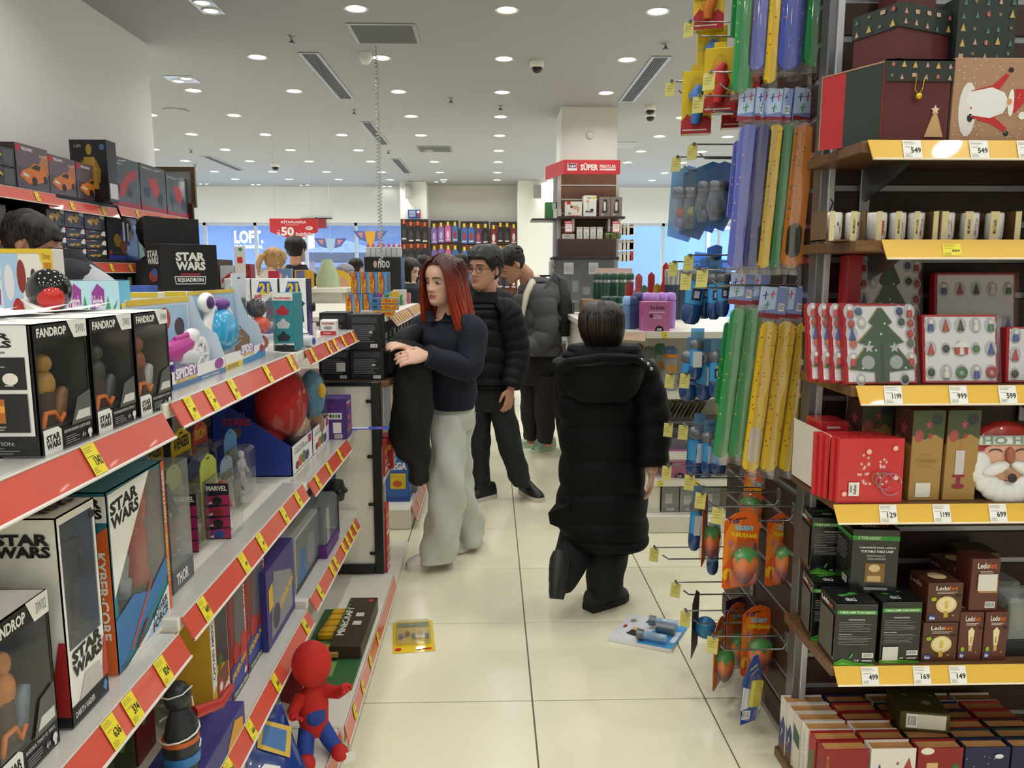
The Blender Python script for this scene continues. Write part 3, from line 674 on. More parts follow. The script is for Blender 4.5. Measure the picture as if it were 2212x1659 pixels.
pr.p('f','#d8672a',(.94,0),(1,0),(1,1),(.94,1)).tq('f','LIGHTSABER',[(.985,.62),(.985,.95),(.95,.95),(.95,.62)],WHT,.6).tq('f','KYBER CORE',[(.985,.25),(.985,.55),(.95,.55),(.95,.25)],'#f3d24a',.6)
pr.p('f','#3a78b8',(0,.02),(.94,.3),(.94,.42),(.6,.3),(.3,.36),(0,.3)).p('f',WHT,(.1,0),(.94,0),(.94,.24),(.5,.08)).p('f','#b8d4ee',(.45,.03),(.9,.03),(.9,.2))
pr.tq('f','POWER',[(.62,.1),(.9,.155),(.9,.2),(.62,.145)],'#20242c',1.5).tq('f','FORCE',[(.6,.035),(.9,.09),(.9,.145),(.6,.09)],'#20242c',1.8)
pr.p('f','#8a2a2e',(.3,.06),(.5,.17),(.52,.15),(.33,.04)).p('f','#d4542c',(.2,.08),(.62,.36),(.63,.345),(.22,.065)).t('f','Disney',.04,.015,.18,.04,'#26282e',.4)
pr.p('l','#d8672a',(.5,0),(1,0),(1,.82),(.72,.74),(.45,.3)).p('l','#e8b43a',(.58,.15),(.8,.15),(.8,.68),(.66,.68)).p('l',WHT,(.2,.84),(1,.84),(1,.98),(.2,.98)); SWT(pr,'l',.35,.86,.95,.97,BLACK)
pr.tq('l','KYBER·CORE',[(.82,.68),(.82,.2),(.95,.2),(.95,.68)],'#f4f0ea',1.4).t('l','SABER',.15,.77,.7,.8,WHT,.8).t('l','FORGE',.15,.725,.75,.765,WHT,1.2).ln('l',.05,.05,.5,.14,6,'#b8dce4')
obj('carton',mb,e); pane(w,h,.3,.02,.06,e,'#e8ecec',.92)
REDCL = M('#c33a22',.18,coat=.4)
t = MB(); t.lathe([(.034,0),(.036,.02),(.03,.03),(.033,.06),(.033,.1),(.028,.115),(.036,.13),(.036,.2)],REDCL,16).lathe([(.037,.195),(.037,.212),(.03,.214)],'#8d9296',16)
obj('toy_cylinder',t,e,loc=(.045,.045,h*.32))
obj('toy_handle',MB().lathe([(.016,0),(.02,.03),(.014,.035),(.018,.07),(.012,.09)],M('#c9ccd0',.3,metal=.4),12),e,loc=(-.025,.03,h*.32))
# dark boxes behind in the shelf gap, seen between
for i,(yy,c) in enumerate(((.86,'#20222a'),(1.0,'#3a2a22'))):
    obj('toy_box',carton('b',.12,.1,.27+.02*i,c,lambda pr: pr.r('f',.1,.2,.9,.6,'#6a4a2a').p('f','#b8c8a0',(.6,.3),(.7,.3),(.8,.7),(.7,.7))),None,('dark printed box standing behind the white lettered box','brown printed box behind the large SW02 box')[i],'toy box',loc=(-.82,yy,Z2),rz=R90)
# figure on a grey plinth
e = empty('toy_figure_box',(-.655,1.575,.8035),R90,'black jointed figure on a grey plinth box lettered THOR','toy box')
mb = MB().box((-.055,0,0),(.055,.09,.05),'#5a5c5e',.002); pr = Pr(mb,.11,.09,.05); pr.t('f','THOR',.15,.25,.7,.75,WHT,1.6).r('l',0,0,1,1,'#6b6d6f')
obj('plinth',mb,e); obj('back_card',MB().box((-.055,.086,.05),(.055,.09,.27),'#3f6fb0'),e)
obj('toy_figure',doll(.2,'#22242a','#26282e','#2b2d33'),e,loc=(0,.045,.05))
obj('cover',MB().box((-.054,.001,.05),(.054,.086,.265),clear('#f2f6f6',.9,.05)),e)
# ---- blister packs on the middle shelf
def blister_pack(pos,w,h,d,card,lab,strip=None,fig=None,title=None,tcol=WHT,shape=0,rz=R90,cat='toy pack',group='carded toy figures on the middle shelf',lean=0.):
    e = empty('blister_pack',pos,rz,lab,cat,group,rot=(-lean,0,rz))
    mb = MB(); hb = h*.72
    T = Matrix(((1,0,0,0),(0,0,-1,d),(0,1,0,0),(0,0,0,1)))
    out = [(-w/2,0),(w/2,0),(w/2,h*.86),(w*.3,h*.94),(0,h),(-w*.35,h*.95),(-w/2,h*.86)] if shape else [(-w/2,0),(w/2,0),(w/2,h),(-w/2,h)]
    mb.prism(out,0,.0015,card,T=T); pr = Pr(mb,w,d,h,{'f': ((-w/2,d-.0016,0),(w,0,0),(0,0,h),(0,-1,0))})
    if title: pr.t('f',title,.12,.76,.88,.9,tcol,1.4)
    pr.r('f',.42,.93,.58,.95,'#2a2a2a').r('f',.08,.1,.92,.7,M('#6d6f35',.4) if shape == 2 else '#394a63')
    obj('card',mb,e)
    obj('blister',MB().box((-w*.44,0,.002),(w*.44,d-.003,hb),clear('#ffffff',.965,.05),.01),e)
    if strip:
        s = MB().box((-w*.445,.004,.003),(-w*.43,d*.92,hb*.96),'#1d2138'); ps = Pr(s,w*.89,d*.9,hb)
        ps.F['l'] = ((-w*.445,d*.92,.003),(0,-d*.9,0),(0,0,hb*.95),(-1,0,0))
        ps.t('l','MARVEL',.1,.86,.9,.95,WHT,1.6)
        for q in range(4): ps.p('l','#a8285c',(.04,.02+q*.2),(.96,.02+q*.2),(.96,.2+q*.2),(.04,.16+q*.2)); ps.e('l',.5,.09+q*.2,.2,.075,('#2e4f9c','#1e2420','#8a2f2a','#26262c')[q]).p('l','#e4e4e8',(.1,.03+q*.2),(.3,.03+q*.2),(.3,.08+q*.2))
        obj('side_insert',s,e)
    if fig: obj('toy_figure',doll(hb*.9,*fig),e,loc=(0,d*.55,.003))
    return e
DF = ('#7a3038','#2a3a7a','#8a3a34')
blister_pack((-.70,1.705,.8035),.095,.205,.07,'#b9c04a','carded figure pack nearest the THOR plinth',True,DF,None,WHT,2)
blister_pack((-.69,1.80,.8035),.09,.21,.07,'#a9b23e','carded figure pack with MARVEL strip, second on the middle shelf',True,('#3a3f4a','#26282e','#4a4f5a'),None,WHT,2)
blister_pack((-.645,1.90,.8035),.11,.21,.07,'#aeb844','carded figure pack with sharp MARVEL side strip',True,('#a83a34','#2f4f9c','#b8423a'),None,WHT,2)
k = 0
for x,y,w,h,c,t,tc,lb,f in ((-.80,1.62,.1,.22,'#b9c04a',None,WHT,'green carded toy behind the first MARVEL strip',DF),(-.81,1.73,.1,.23,'#8a9a34',None,WHT,'olive carded toy behind the second MARVEL strip',None),(-.79,1.84,.1,.225,'#c8b83a',None,WHT,'mustard carded toy at the middle of the back row',('#3a3a40','#2a2a2e','#55555c')),
        (-.92,1.62,.13,.24,'#2f2450','TITAN','#e8d23a','dark purple carded toy at the back of the middle shelf',None),(-.92,1.77,.13,.23,'#7a2f2a','HERO','#e8d23a','red carded toy at the back of the middle shelf',None),(-.92,1.91,.13,.23,'#b9c04a',None,WHT,'green carded toy at the back of the middle shelf',None),
        (-.82,1.97,.12,.235,'#e8c41e','AVENGERS','#20222a','yellow carded toy titled AVENGERS beside the MARVEL strips',('#2d2d33','#1f2024','#3a3a40')),(-.80,2.10,.135,.235,'#ecc81f','AVENGERS','#20222a','larger yellow carded toy titled AVENGERS in the middle of the shelf',('#2d3a6a','#1f2024','#3a4a8a')),(-.735,2.01,.1,.17,'#3a4a6a',None,WHT,'smoky clear pack in front of the yellow cards',('#33353c','#2a2c33','#44464d')),(-.80,2.24,.11,.23,'#d8482c','IRON','#f0d23a','red and yellow carded toy beside the silver one',None),(-.72,2.26,.11,.2,'#4f8ac0',None,WHT,'blue carded pack with a silver figure',('#b9bec4','#9aa0a8','#d0d4d8')),(-.69,2.13,.1,.15,'#8a9ab0',None,WHT,'clear boxed figure with round emblem on the middle shelf',('#2d3a4a','#1f2a34','#3a4a5a'))):
    blister_pack((x,y,.8035),w,h,.06,c,lb,False,f,t,tc,1 if t else 2)
blister_pack((-.76,1.50,.8035),.1,.28,.06,'#2f5fae','blue-topped carded toy rising beside the teal box',False,('#8a4a2a','#2a2a2e','#c8803a'),'BUMBER',WHT,0)
# ---- top shelf: open display cartons
def tray_carton(pos,w,h,d,back,front,lab,art,hb=.22,side='#cfdcec'):
    e = empty('display_carton',pos,R90,lab,'toy box','white open display cartons')
    mb = MB()
    mb.box((-w/2,d-.003,0),(w/2,d,h),back,.001).box((-w/2,0,0),(w/2,.002,h*hb),front).box((-w/2,0,0),(w/2,d,.002),front)
    for x in (w/2-.002,):
        mb.prism([(0,0),(d,0),(d,h),(d*.85,h),(d*.55,h*.62),(d*.2,h*.5),(0,h*hb)],x,x+.002,side,T=Matrix(((0,0,1,0),(1,0,0,0),(0,1,0,0),(0,0,0,1))))
    pr = Pr(mb,w,d,h,{'f': ((-w/2,0,0),(w,0,0),(0,0,h*hb),(0,-1,0)),'k': ((-w/2,d-.003,0),(w,0,0),(0,0,h),(0,-1,0)),'r': ((w/2,0,0),(0,d,0),(0,0,h),(1,0,0)),'l': ((-w/2,d,0),(0,-d,0),(0,0,h),(-1,0,0))})
    mb.box((-w/2,0,0),(-w/2+.002,d,h*hb),front)
    art(pr); obj('carton',mb,e); return e
def artA(pr):
    pr.r('f',0,0,1,.32,'#4a78a8').r('f',.05,.52,.43,1.18,'#8f63a8').t('f','SPIDEY',.06,.55,.42,1.15,'#f4f2f6',2).t('f','AMAZING FRIENDS',.06,.3,.42,.52,'#e8c23a',1.4).t('f','GHOST-SPIDER',.5,.1,.85,.22,WHT,.8).e('f',.86,.7,.09,.35,'#9a4a9a')
    pr.r('k',0,.93,1,1,'#e5c43a').r('k',.05,.3,.95,.9,'#a9cdec').e('k',.3,.72,.1,.13,'#e6e4ea').e('k',.55,.74,.1,.14,'#b8322c').e('k',.8,.62,.09,.12,'#4a2a36')
Z1B = 1.2205
e = tray_carton((-.655,1.735,Z1B),.32,.185,.085,'#dce7f2',WHT,'open white carton with a white and purple toy motorbike',artA,.2)
b = MB(); WP = M('#f3f2f4',.25,coat=.4); PU = M('#53308c',.3); PK = M('#c22f96',.3)
b.tube([(-.1,.06,.07),(-.03,.055,.075),(.05,.06,.085)],[.022,.028,.02],PK,10).tube([(-.02,.05,.06),(.06,.05,.05),(.1,.06,.06)],.018,WP,8).ball((.06,.06,.1),(.035,.03,.02),WP,10,6).tube([(-.04,.05,.1),(.03,.05,.105)],.008,PK,6)
for (x,m_) in ((-.1,PU),(.09,WP)):
    T = Matrix.Translation((x,.06,.05)) @ Matrix.Rotation(PI/2,4,'X')
    b.lathe([(.046,-.02),(.048,0),(.046,.02),(.03,.02),(.03,-.02)],m_,20,T=T); b.lathe([(.01,-.022),(.01,.022)],WP,8,T=T)
    for q in range(5): b.tube([(x,.04,.05),(x+.034*math.cos(q*1.257),.04,.05+.034*math.sin(q*1.257))],.004,WP,5)
o = obj('toy_motorbike',b,e,loc=(0,.012,.0)); o.scale = (1.1,.5,.95)
def artB(pr):
    pr.p('f','#2f86bc',(.4,0),(1,0),(1,.9),(.75,.45),(.4,.35)).r('f',0,0,.4,.35,'#eacb35').ln('f',.05,.05,.36,.3,4,'#2a2a2a').r('f',.37,.68,.69,1.32,'#8f63a8').t('f','SPIDEY',.38,.7,.68,1.3,'#f4f2f6',2).t('f','AMAZING FRIENDS',.4,.5,.68,.7,'#e8c23a',1.2).e('f',.9,.7,.05,.3,'#b8322c')
    pr.r('k',0,.95,1,1,'#e5c43a').r('k',.02,.3,.98,.94,'#a9cdec').star('k',.3,.78,.13,'#e0cfa8',1.2).e('k',.75,.7,.1,.14,'#c23a32')
e = tray_carton((-.66,2.075,Z1B),.34,.195,.085,'#dfe8f0',WHT,'open white carton holding a round bright blue toy vehicle',artB,.2,'#c6d8ea')
b = MB(); BLU = M('#38a9dc',.2,coat=.5)
b.ball((-.05,.04,.11),(.062,.055,.066),BLU,20,14).tube([(-.118,.05,.06),(-.122,.05,.13),(-.09,.06,.182),(-.02,.06,.186),(.02,.055,.15)],[.014,.018,.02,.018,.012],WP,8).ball((-.04,.06,.19),(.05,.035,.022),M('#6a2f8c',.3),12,8).ball((-.12,.05,.2),(.03,.03,.03),WP,12,8).ball((-.125,.03,.2),(.018,.012,.02),M('#4a2a60',.3),10,6).tube([(-.12,.03,.05),(-.1,.02,.03),(-.05,.02,.02)],.012,WP,8)
for q in range(5): b.tube([(-.05+.06*math.sin(q),.0-.004,.06+.025*q),(-.05+.03*math.cos(q*2),-.012,.075+.02*q)],.0015,'#5cc0e6',4)
o = obj('toy_vehicle',b,e,loc=(0,.012,0)); o.scale = (1.3,.6,.84)
obj('brown_insert',MB().prism([(.03,0),(.15,0),(.15,.06),(.06,.1),(.03,.12)],.06,.064,'#8a6a3e',T=Matrix(((1,0,0,0),(0,0,.6,0),(0,1,0,0),(0,0,0,1)))),e)
e = blister_pack((-.66,2.315,Z1B),.13,.24,.09,'#dfe8f2','white carded pack with an orange and black toy rider',False,None,None,WHT,0,group=None)
b = MB(); b.ball((0,0,.135),(.03,.03,.03),M('#1c1c20',.15,coat=.5),12,8).ball((.0,-.01,.085),(.038,.03,.026),M('#dc4a26',.25),12,8).ball((.02,0,.03),(.03,.025,.025),M('#c83c20',.3),10,6).tube([(-.02,0,.06),(.02,-.01,.03)],.012,'#2a2a2e',8); obj('toy_rider',b,e,loc=(0,.04,.002))
# teal robot panel box facing the camera
p,w,h = FB((593,758),(636,757),(593,633),z=1.2205)
def artT(pr):
    pr.r('f',0,.87,1,1,WHT).t('f','TRANSFORMERS',.06,.885,.94,.93,'#b8262e',1.6).p('f','#e8eef0',(0,.1),(.55,.22),(1,.14),(1,.08),(.5,.12),(0,0)).r('f',0,0,1,.1,'#22262c')
    for v,c in ((.62,'#a8323a'),(.39,'#c3c8cc'),(.17,'#26303a')): pr.r('f',.04,v-.03,.96,v+.2,'#2f8f9c').e('f',.5,v+.13,.12,.045,c).p('f',c,(.25,v),(.75,v),(.85,v+.08),(.7,v+.12),(.3,v+.12),(.15,v+.08)).r('f',.02,v-.035,.98,v-.03,'#0d1c22')
    pr.r('l',0,0,1,1,clear('#e8ead0',.7))
obj('toy_box',carton('b',w,.12,h,'#2a8a98',artT),None,'narrow teal box with three robot pictures under red letters','toy box',loc=p)
# three white boxes numbered 21 facing the camera
def art21(pr):
    pr.p('f','#2a4fa8',(.2,.78),(.32,.95),(.72,.95),(.8,.8),(.62,.76)).t('f','21',.3,.74,.7,.93,'#e6c43a',2.4).r('f',.1,.6,.38,.74,'#c22f36').e('f',.2,.52,.08,.05,'#c22f36').p('f','#3a3f66',(.45,.3),(.9,.3),(.85,.55),(.95,.6),(.72,.7),(.5,.62),(.55,.45)).e('f',.5,.18,.4,.08,'#5d3a8c').e('f',.5,.24,.25,.06,'#7db0d8').r('f',0,0,1,.07,'#c9d2da').r('r',0,0,1,1,'#221c40').p('r','#5a3a9a',(.2,.05),(.8,.05),(.8,.4),(.3,.5)).r('r',.2,.6,.8,.9,'#2c2450')
m21 = carton('toy_box',.095,.08,.225,'#eceef0',art21).mesh('toy_box')
for i,(px,pos) in enumerate((((671,735),None),((623,735),None),((588,735),None))):
    q = P((671,735),Z=1.2155); x = (-.722,-.83,-.935)[i]
    obj('toy_box',m21,None,('white box numbered 21 with dark side, nearest the aisle','white box numbered 21, middle of the row of three','white box numbered 21, farthest from the aisle')[i],'toy box','white boxes numbered 21',loc=(x,2.83+.02*i,1.2155))
# igloo, yellow robot, small red and white boxes
e = empty('toy_igloo',(-.655,2.60,1.2155),label='small white brick-pattern toy igloo with a blue flag',cat='toy')
b = MB(); b.lathe([(.045,0),(.045,.025),(.036,.05),(.018,.066),(.001,.07)],WP,18)
for z,r_ in ((.022,.0458),(.044,.04)): b.lathe([(r_,z),(r_,z+.0022)],'#2a2c30',18)
for q in range(12): b.box((.0452,-.001,.002 if q % 2 else .024),(.0462,.001,.022 if q % 2 else .043),'#2a2c30',T=Matrix.Rotation(q*.5236,4,'Z'))
obj('dome',b,e); obj('doorway',MB().tube([(.03,-.02,.02),(.062,-.03,.02)],.02,WP,10).tube([(.061,-.0296,.02),(.0635,-.0302,.02)],.012,'#3a5fb0',10),e); obj('flag',MB().box((-.01,-.046,.035),(.014,-.044,.06),'#4a68b8'),e)
e = empty('toy_robot',(-.70,2.93,1.2735),label='small yellow toy robot car standing on a red box',cat='toy')
b = MB(); YM = M('#e3c41c',.3,coat=.3); b.box((-.02,-.015,.0),(.02,.015,.04),YM,.004).box((-.024,-.02,.038),(.024,.02,.075),YM,.005).box((-.014,-.014,.078),(.014,.014,.1),YM,.004)
obj('body',b,e)
for x in (-.026,.026): obj('wheel',MB().lathe([(.016,-.006),(.016,.006)],'#1d1d1f',12,T=Matrix.Translation((x,0,.06)) @ Matrix.Rotation(PI/2,4,'Y')),e)
obj('arm',MB().box((-.06,-.012,.04),(-.03,.012,.065),'#2f48a8',.003),e)
def artS(pr): pr.t('f','TRANSFORMERS',.08,.72,.92,.88,'#b8262e',1.4).e('f',.5,.5,.28,.12,'#8d97a0').r('f',0,0,1,.28,'#c22f36').ln('f',.2,.1,.8,.2,1,WHT)
ms = carton('toy_box',.062,.05,.058,'#ecebe8',artS).mesh('toy_box')
obj('toy_box',ms,None,'small white and red box in front of the white boxes numbered 21','toy box','small white and red boxes',loc=P((716,722),Z=1.2155)+Vector((-.012,.0,0)))
obj('toy_box',ms,None,'small white and red box under the yellow toy robot','toy box','small white and red boxes',loc=(-.70,2.90,1.2155))
obj('toy_box',ms,None,'small white and red box at the far end of the top rail','toy box','small white and red boxes',loc=(-.65,3.07,1.2155))
for i,(x,y,w,h,c) in enumerate(((-.79,3.10,.07,.17,'#e9e2da'),(-.88,3.2,.08,.18,'#c8402c'))):
    obj('toy_box',carton('b',w,.06,h,c,lambda pr: pr.r('f',.1,.6,.9,.9,'#b8262e').e('f',.5,.35,.3,.15,'#7a8288').r('r',.1,.1,.9,.9,'#26262c')),None,('tall cream box with red print behind the yellow toy robot','red box beside the cream carton behind the yellow robot')[i],'toy box',loc=(x,y,1.2155))
# ---- third shelf of the middle bay
def sbox(bl,br,tl,z,d,body,lab,art,X=None,lean=0.,cat='toy box',group=None,dy=0):
    p,w,h = LB(bl,br,tl,z,X)
    return obj('toy_box',carton('b',w-.003,d,h,body,art),None,lab,cat,group,loc=(p.x,p.y+dy,z+.0005),rz=R90)
def aCA(pr):
    pr.p('f','#2b2f3a',(.3,.5),(.95,.42),(.95,.97),(.3,.97)).p('f',WHT,(0,.32),(.24,.36),(.24,.95),(0,.95)).tq('f','CAPTAIN AMERICA',[(.19,.42),(.19,.93),(.05,.93),(.05,.42)],'#2a3f86',1.4)
    pr.p('f','#3e6b3a',(.35,.42),(.6,.47),(.6,.56),(.38,.54)).p('f','#7a4a3a',(.25,.2),(.9,.3),(.9,.44),(.25,.42)).e('f',.45,.3,.15,.06,'#c23a3a').e('f',.45,.3,.09,.036,WHT).tq('f','AVENGERS',[(.08,.06),(.92,.2),(.92,.3),(.08,.16)],'#f0f0f4',2).p('f','#44307a',(.6,0),(1,0),(1,.2))
sbox((465,1588),(502,1539),(452,1316),.3835,.09,'#d9a82c','tall yellow box with white CAPTAIN AMERICA side strip',aCA)
def aSM(pr):
    pr.r('f',.04,.38,.96,.97,'#7a2a28').p('f','#5d6068',(.3,.4),(.9,.4),(.9,.97),(.4,.97)).r('f',.9,.1,1,1,'#c01f26').tq('f','SPIDER-MAN',[(.985,.45),(.985,.93),(.915,.93),(.915,.45)],WHT,1.5)
    pr.p('f','#24409a',(0,.04),(.9,.04),(.9,.3),(.5,.36),(0,.3)).e('f',.35,.4,.2,.1,'#b8221f').p('f','#c42a24',(.55,.3),(.9,.3),(.95,.5),(.7,.52)).tq('f','SPIDER-MAN',[(.06,.17),(.9,.24),(.9,.31),(.06,.24)],'#e8b92c',2).r('f',0,0,1,.075,'#1d1d22').tq('f','TITAN HERO SERIES',[(.1,.02),(.95,.02),(.95,.055),(.1,.055)],WHT,1).e('f',.82,.13,.07,.035,'#d0d4da').r('l',0,0,1,1,'#27439c')
sbox((502,1521),(538,1483),(494,1283),.3835,.09,'#b8221f','red window box lettered SPIDER-MAN next to the yellow box',aSM)
sbox((537,1458),(580,1427),(528,1240),.3835,.09,'#b8221f','red window box lettered SPIDER-MAN with red SPIDER spine, farther one',aSM)
def aPU(pr):
    pr.p('f','#8d8f96',(.1,.1),(.9,.1),(.9,.62),(.25,.9)).tq('f','SPIDER-MAN',[(.45,.3),(.95,.42),(.95,.55),(.45,.42)],'#e0b72e',1.8).e('f',.3,.3,.13,.16,'#3a3440').r('t',0,0,1,1,'#3f2f86').p('f','#e8b92c',(.06,.45),(.2,.5),(.2,.8),(.06,.75)).r('l',0,0,1,1,'#34307c').e('l',.5,.75,.3,.1,'#6a4a2a')
sbox((581,1410),(641,1381),(573,1240),.3835,.1,'#3b2f80','purple box with sloped clear front at the end of the third shelf',aPU)
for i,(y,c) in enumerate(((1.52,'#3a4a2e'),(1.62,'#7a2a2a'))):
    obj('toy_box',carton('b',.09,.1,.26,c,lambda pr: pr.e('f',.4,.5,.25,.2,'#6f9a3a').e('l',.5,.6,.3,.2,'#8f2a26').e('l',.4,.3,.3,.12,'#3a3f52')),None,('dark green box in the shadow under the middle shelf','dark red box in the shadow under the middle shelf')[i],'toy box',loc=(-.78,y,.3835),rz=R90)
# ---- base of the near and middle bays
def aDP(pr):
    pr.r('f',0,0,1,.45,'#27255c').tq('f','SPIDER-MAN',[(.1,.1),(.9,.28),(.9,.42),(.1,.24)],'#e0b72e',1.8).p('f','#d9a02a',(.65,.3),(.95,.4),(.95,.92),(.8,.98),(.65,.85)).e('f',.8,.6,.06,.2,'#26344f').e('f',.2,.6,.14,.2,'#3a3a40').e('f',.12,.55,.07,.16,'#8a2420').ln('f',.5,.05,.9,.12,2,WHT)
obj('display_box',carton('b',.36,.12,.34,'#3a3a80',aDP),None,'purple cardboard display box lettered SPIDER-MAN on the low shelf','display box',loc=(-.60,1.56,.1005),rz=R90)
obj('display_box',carton('b',.2,.14,.4,'#b8741f',lambda pr: pr.r('f',0,0,1,1,'#b8741f').p('l','#26386f',(.1,.1),(.9,.1),(.9,.8))),None,'mustard cardboard box under the nearest red rail','display box',loc=(-.62,1.24,.1005),rz=R90)
e = empty('wrapped_toy',(-.64,1.47,.4405),label='dark toy tied with white cord on top of the purple display',cat='toy')
b = MB(); b.tube([(0,0,0),(0,0,.06),(.005,0,.12),(.0,0,.15)],[.03,.036,.03,.016],M('#23282e',.4),12).ball((0,0,.17),(.027,.027,.032),M('#22272d',.35),12,8).lathe([(.037,.03),(.0375,.05)],M('#2f78b8',.4),14).lathe([(.037,.075),(.036,.085)],M('#c8602c',.4),14); obj('body',b,e)
obj('stripe',MB().tube([(.03*math.cos(i*.9),.03*math.sin(i*.9),.15+.006*i) for i in range(8)],.0016,WHT,5),e)
obj('arm',MB().tube([(.02,.02,.12),(.05,.09,.1),(.055,.15,.105)],[.014,.012,.008],M('#b02a22',.4),8),e); obj('cord',MB().tube([(.038*math.cos(i*.5),.038*math.sin(i*.5),.06+.003*i) for i in range(20)],.002,WHT,5),e)
def foil_bag(pos,w,h,t,rz,rx,m,lab,art=None,name='toy_bag',cat='toy bag'):
    e = empty(name,pos,label=lab,cat=cat,rot=(rx,0,rz)); mb = MB(); n = 12; vs = []; fs = []
    for s in (-1,1):
        k = len(vs)
        for j in range(n+1):
            for i in range(n+1):
                u,v = i/n,j/n; b = (math.sin(PI*u)*math.sin(PI*v))**.5
                vs.append(((u-.5)*w*(1-.05*math.sin(PI*v)),s*t/2*b+.003*math.sin(9*u+7*v*s),v*h))
        fs += [(k+j*(n+1)+i,k+j*(n+1)+i+1,k+(j+1)*(n+1)+i+1,k+(j+1)*(n+1)+i) for j in range(n) for i in range(n)]
    mb.add(vs,fs,m,True); obj('pouch',mb,e)
    if art:
        a = MB(); pr = Pr(a,w,0,h,{'f': ((-w/2,-t/2-.002,0),(w,0,0),(0,0,h),(0,-1,0))}); art(pr); obj('print',a,e)
    return e
def aBG(pr): pr.tq('f','SPIDER-MAN',[(.1,.5),(.45,.86),(.4,.97),(.05,.6)],'#e0b72e',1.6).p('f','#d8b23a',(.48,.6),(.62,.9),(.95,.66),(.8,.34)).p('f','#3b6fa8',(.54,.62),(.65,.82),(.88,.64),(.77,.42)).p('f',WHT,(.35,.14),(.6,.14),(.66,.3),(.5,.4),(.3,.3))
foil_bag((-.56,1.80,.13),.22,.22,.05,.75,-.75,M('#1f3f8c',.18,noise=.25,scale=18,coat=.5),'shiny blue foil bag lettered SPIDER-MAN on the low shelf',aBG)
foil_bag((-.68,1.74,.12),.2,.2,.05,1.1,-.5,M('#204a9a',.2,noise=.3,scale=14,coat=.5),'shiny blue foil bag behind the lettered one',lambda pr: pr.p('f','#d8b23a',(.5,.3),(.7,.75),(.95,.55),(.8,.2)))
obj('toy_box',carton('b',.13,.1,.2,'#c7ccd0',lambda pr: pr.ln('f',.2,.3,.8,.7,6,'#7d848a')),None,'pale grey box behind the red plush doll','toy box',loc=(-.70,2.06,.1005),rz=R90)
# red and blue plush doll sitting on the base
e = empty('plush_doll',(-.515,2.06,.1005),.5,'red and blue plush doll with a big round head on the low shelf','doll'); RP = M('#c2231c',.75,noise=.12,scale=60,bump=.2); BP = M('#26489e',.75,noise=.1,scale=60,bump=.2)
obj('head',MB().ball((.0,0,.262),(.056,.058,.066),RP,20,14),e)
b = MB(); b.rings([(0,0,.05,.035,.03),(0,0,.09,.042,.034),(0,0,.14,.044,.036),(0,0,.185,.03,.026),(0,0,.2,.018,.018)],RP,16); obj('body',b,e)
for s in (-1,1):
    obj('leg',MB().tube([(s*.02,0,.07),(s*.035,-.03,.035),(s*.045,-.07,.02)],[.024,.024,.02],BP,10).ball((s*.047,-.085,.022),(.025,.03,.022),RP,10,8),e)
    b = MB(); b.tube([(s*.035,0,.17),(s*.065,-.03,.15 if s < 0 else .17),(s*.075,-.075,.165 if s < 0 else .205)],[.02,.017,.014],RP,10)
    for q in range(3): b.tube([(s*.075,-.075,.165 if s < 0 else .205),(s*(.07+.012*(q-1)),-.102,(.17 if s < 0 else .212)+.008*(q-1))],[.008,.005],RP,6)
    obj('arm',b,e)
obj('belly_panel',MB().ball((.0,-.022,.115),(.03,.018,.035),BP,12,8),e); obj('hang_tag',MB().box((.05,-.11,.0),(.085,-.108,.03),'#e8e6e2'),e)
# red fold-over box and game set on the base of the far bay
def aMI(pr): pr.tq('f','MINI',[(.4,.4),(.4,.85),(.65,.85),(.65,.4)],'#e2b430',1.6).r('l',0,0,1,1,'#9a2830')
obj('toy_box',carton('b',.12,.09,.13,'#b5323c',aMI),None,'dark red box lettered MINI behind the plush doll','toy box',loc=(-.575,2.33,.1005),rz=R90-.45)
e = empty('game_set',(-.575,2.68,.1005),label='brown and green construction set lettered MINECRAFT lying on the low shelf',cat='toy set',rz=0)
mb = MB().box((-.105,-.31,0),(.11,.29,.012),'#3c6b3c',.002).box((.0,-.12,.012),(.11,.29,.06),'#3a2a20',.002).box((-.06,-.24,.012),(.03,-.14,.0135),'#7fa65e')
pr = Pr(mb,0,0,0,{'t': ((.0,-.12,.06),(.11,0,0),(0,.41,0),(0,0,1)),'f': ((.0,-.12,.012),(.11,0,0),(0,0,.048),(0,-1,0))})
pr.tq('t','MINECRAFT',[(.3,.2),(.3,.78),(.05,.78),(.05,.2)],'#e4e2d8',1.6).ln('t',.45,.35,.75,.7,2,'#d8d4c8').e('t',.8,.93,.1,.03,'#b8322c')
for q in range(7): pr.p('t','#3f7a3a',(0,.3+q*.1),(.12,.3+q*.1),(.12,.35+q*.1),(0,.35+q*.1))
obj('base_sheet',mb,e)
b = MB()
for q in range(9): b.box((-.075+.002*q,.02+q*.026,.013),(-.02+.002*q,.04+q*.026,.035+.003*(q % 2)),M('#d9a92a',.3),.003)
obj('gold_chain',b,e)
b = MB(); W2 = M('#b58a4a',.5); b.box((-.09,-.16,.013),(-.05,-.07,.045),W2,.003).box((-.05,-.15,.013),(-.005,-.08,.05),W2,.003).box((-.005,-.13,.02),(.03,-.09,.04),W2,.003).box((-.1,-.1,.013),(-.06,-.02,.03),W2,.003); obj('wooden_blocks',b,e)
obj('rubber_band',MB().tube([(-.03,-.152,.05),(-.03,-.078,.052),(-.03,-.078,.014)],.0015,'#c9a23a',5),e)
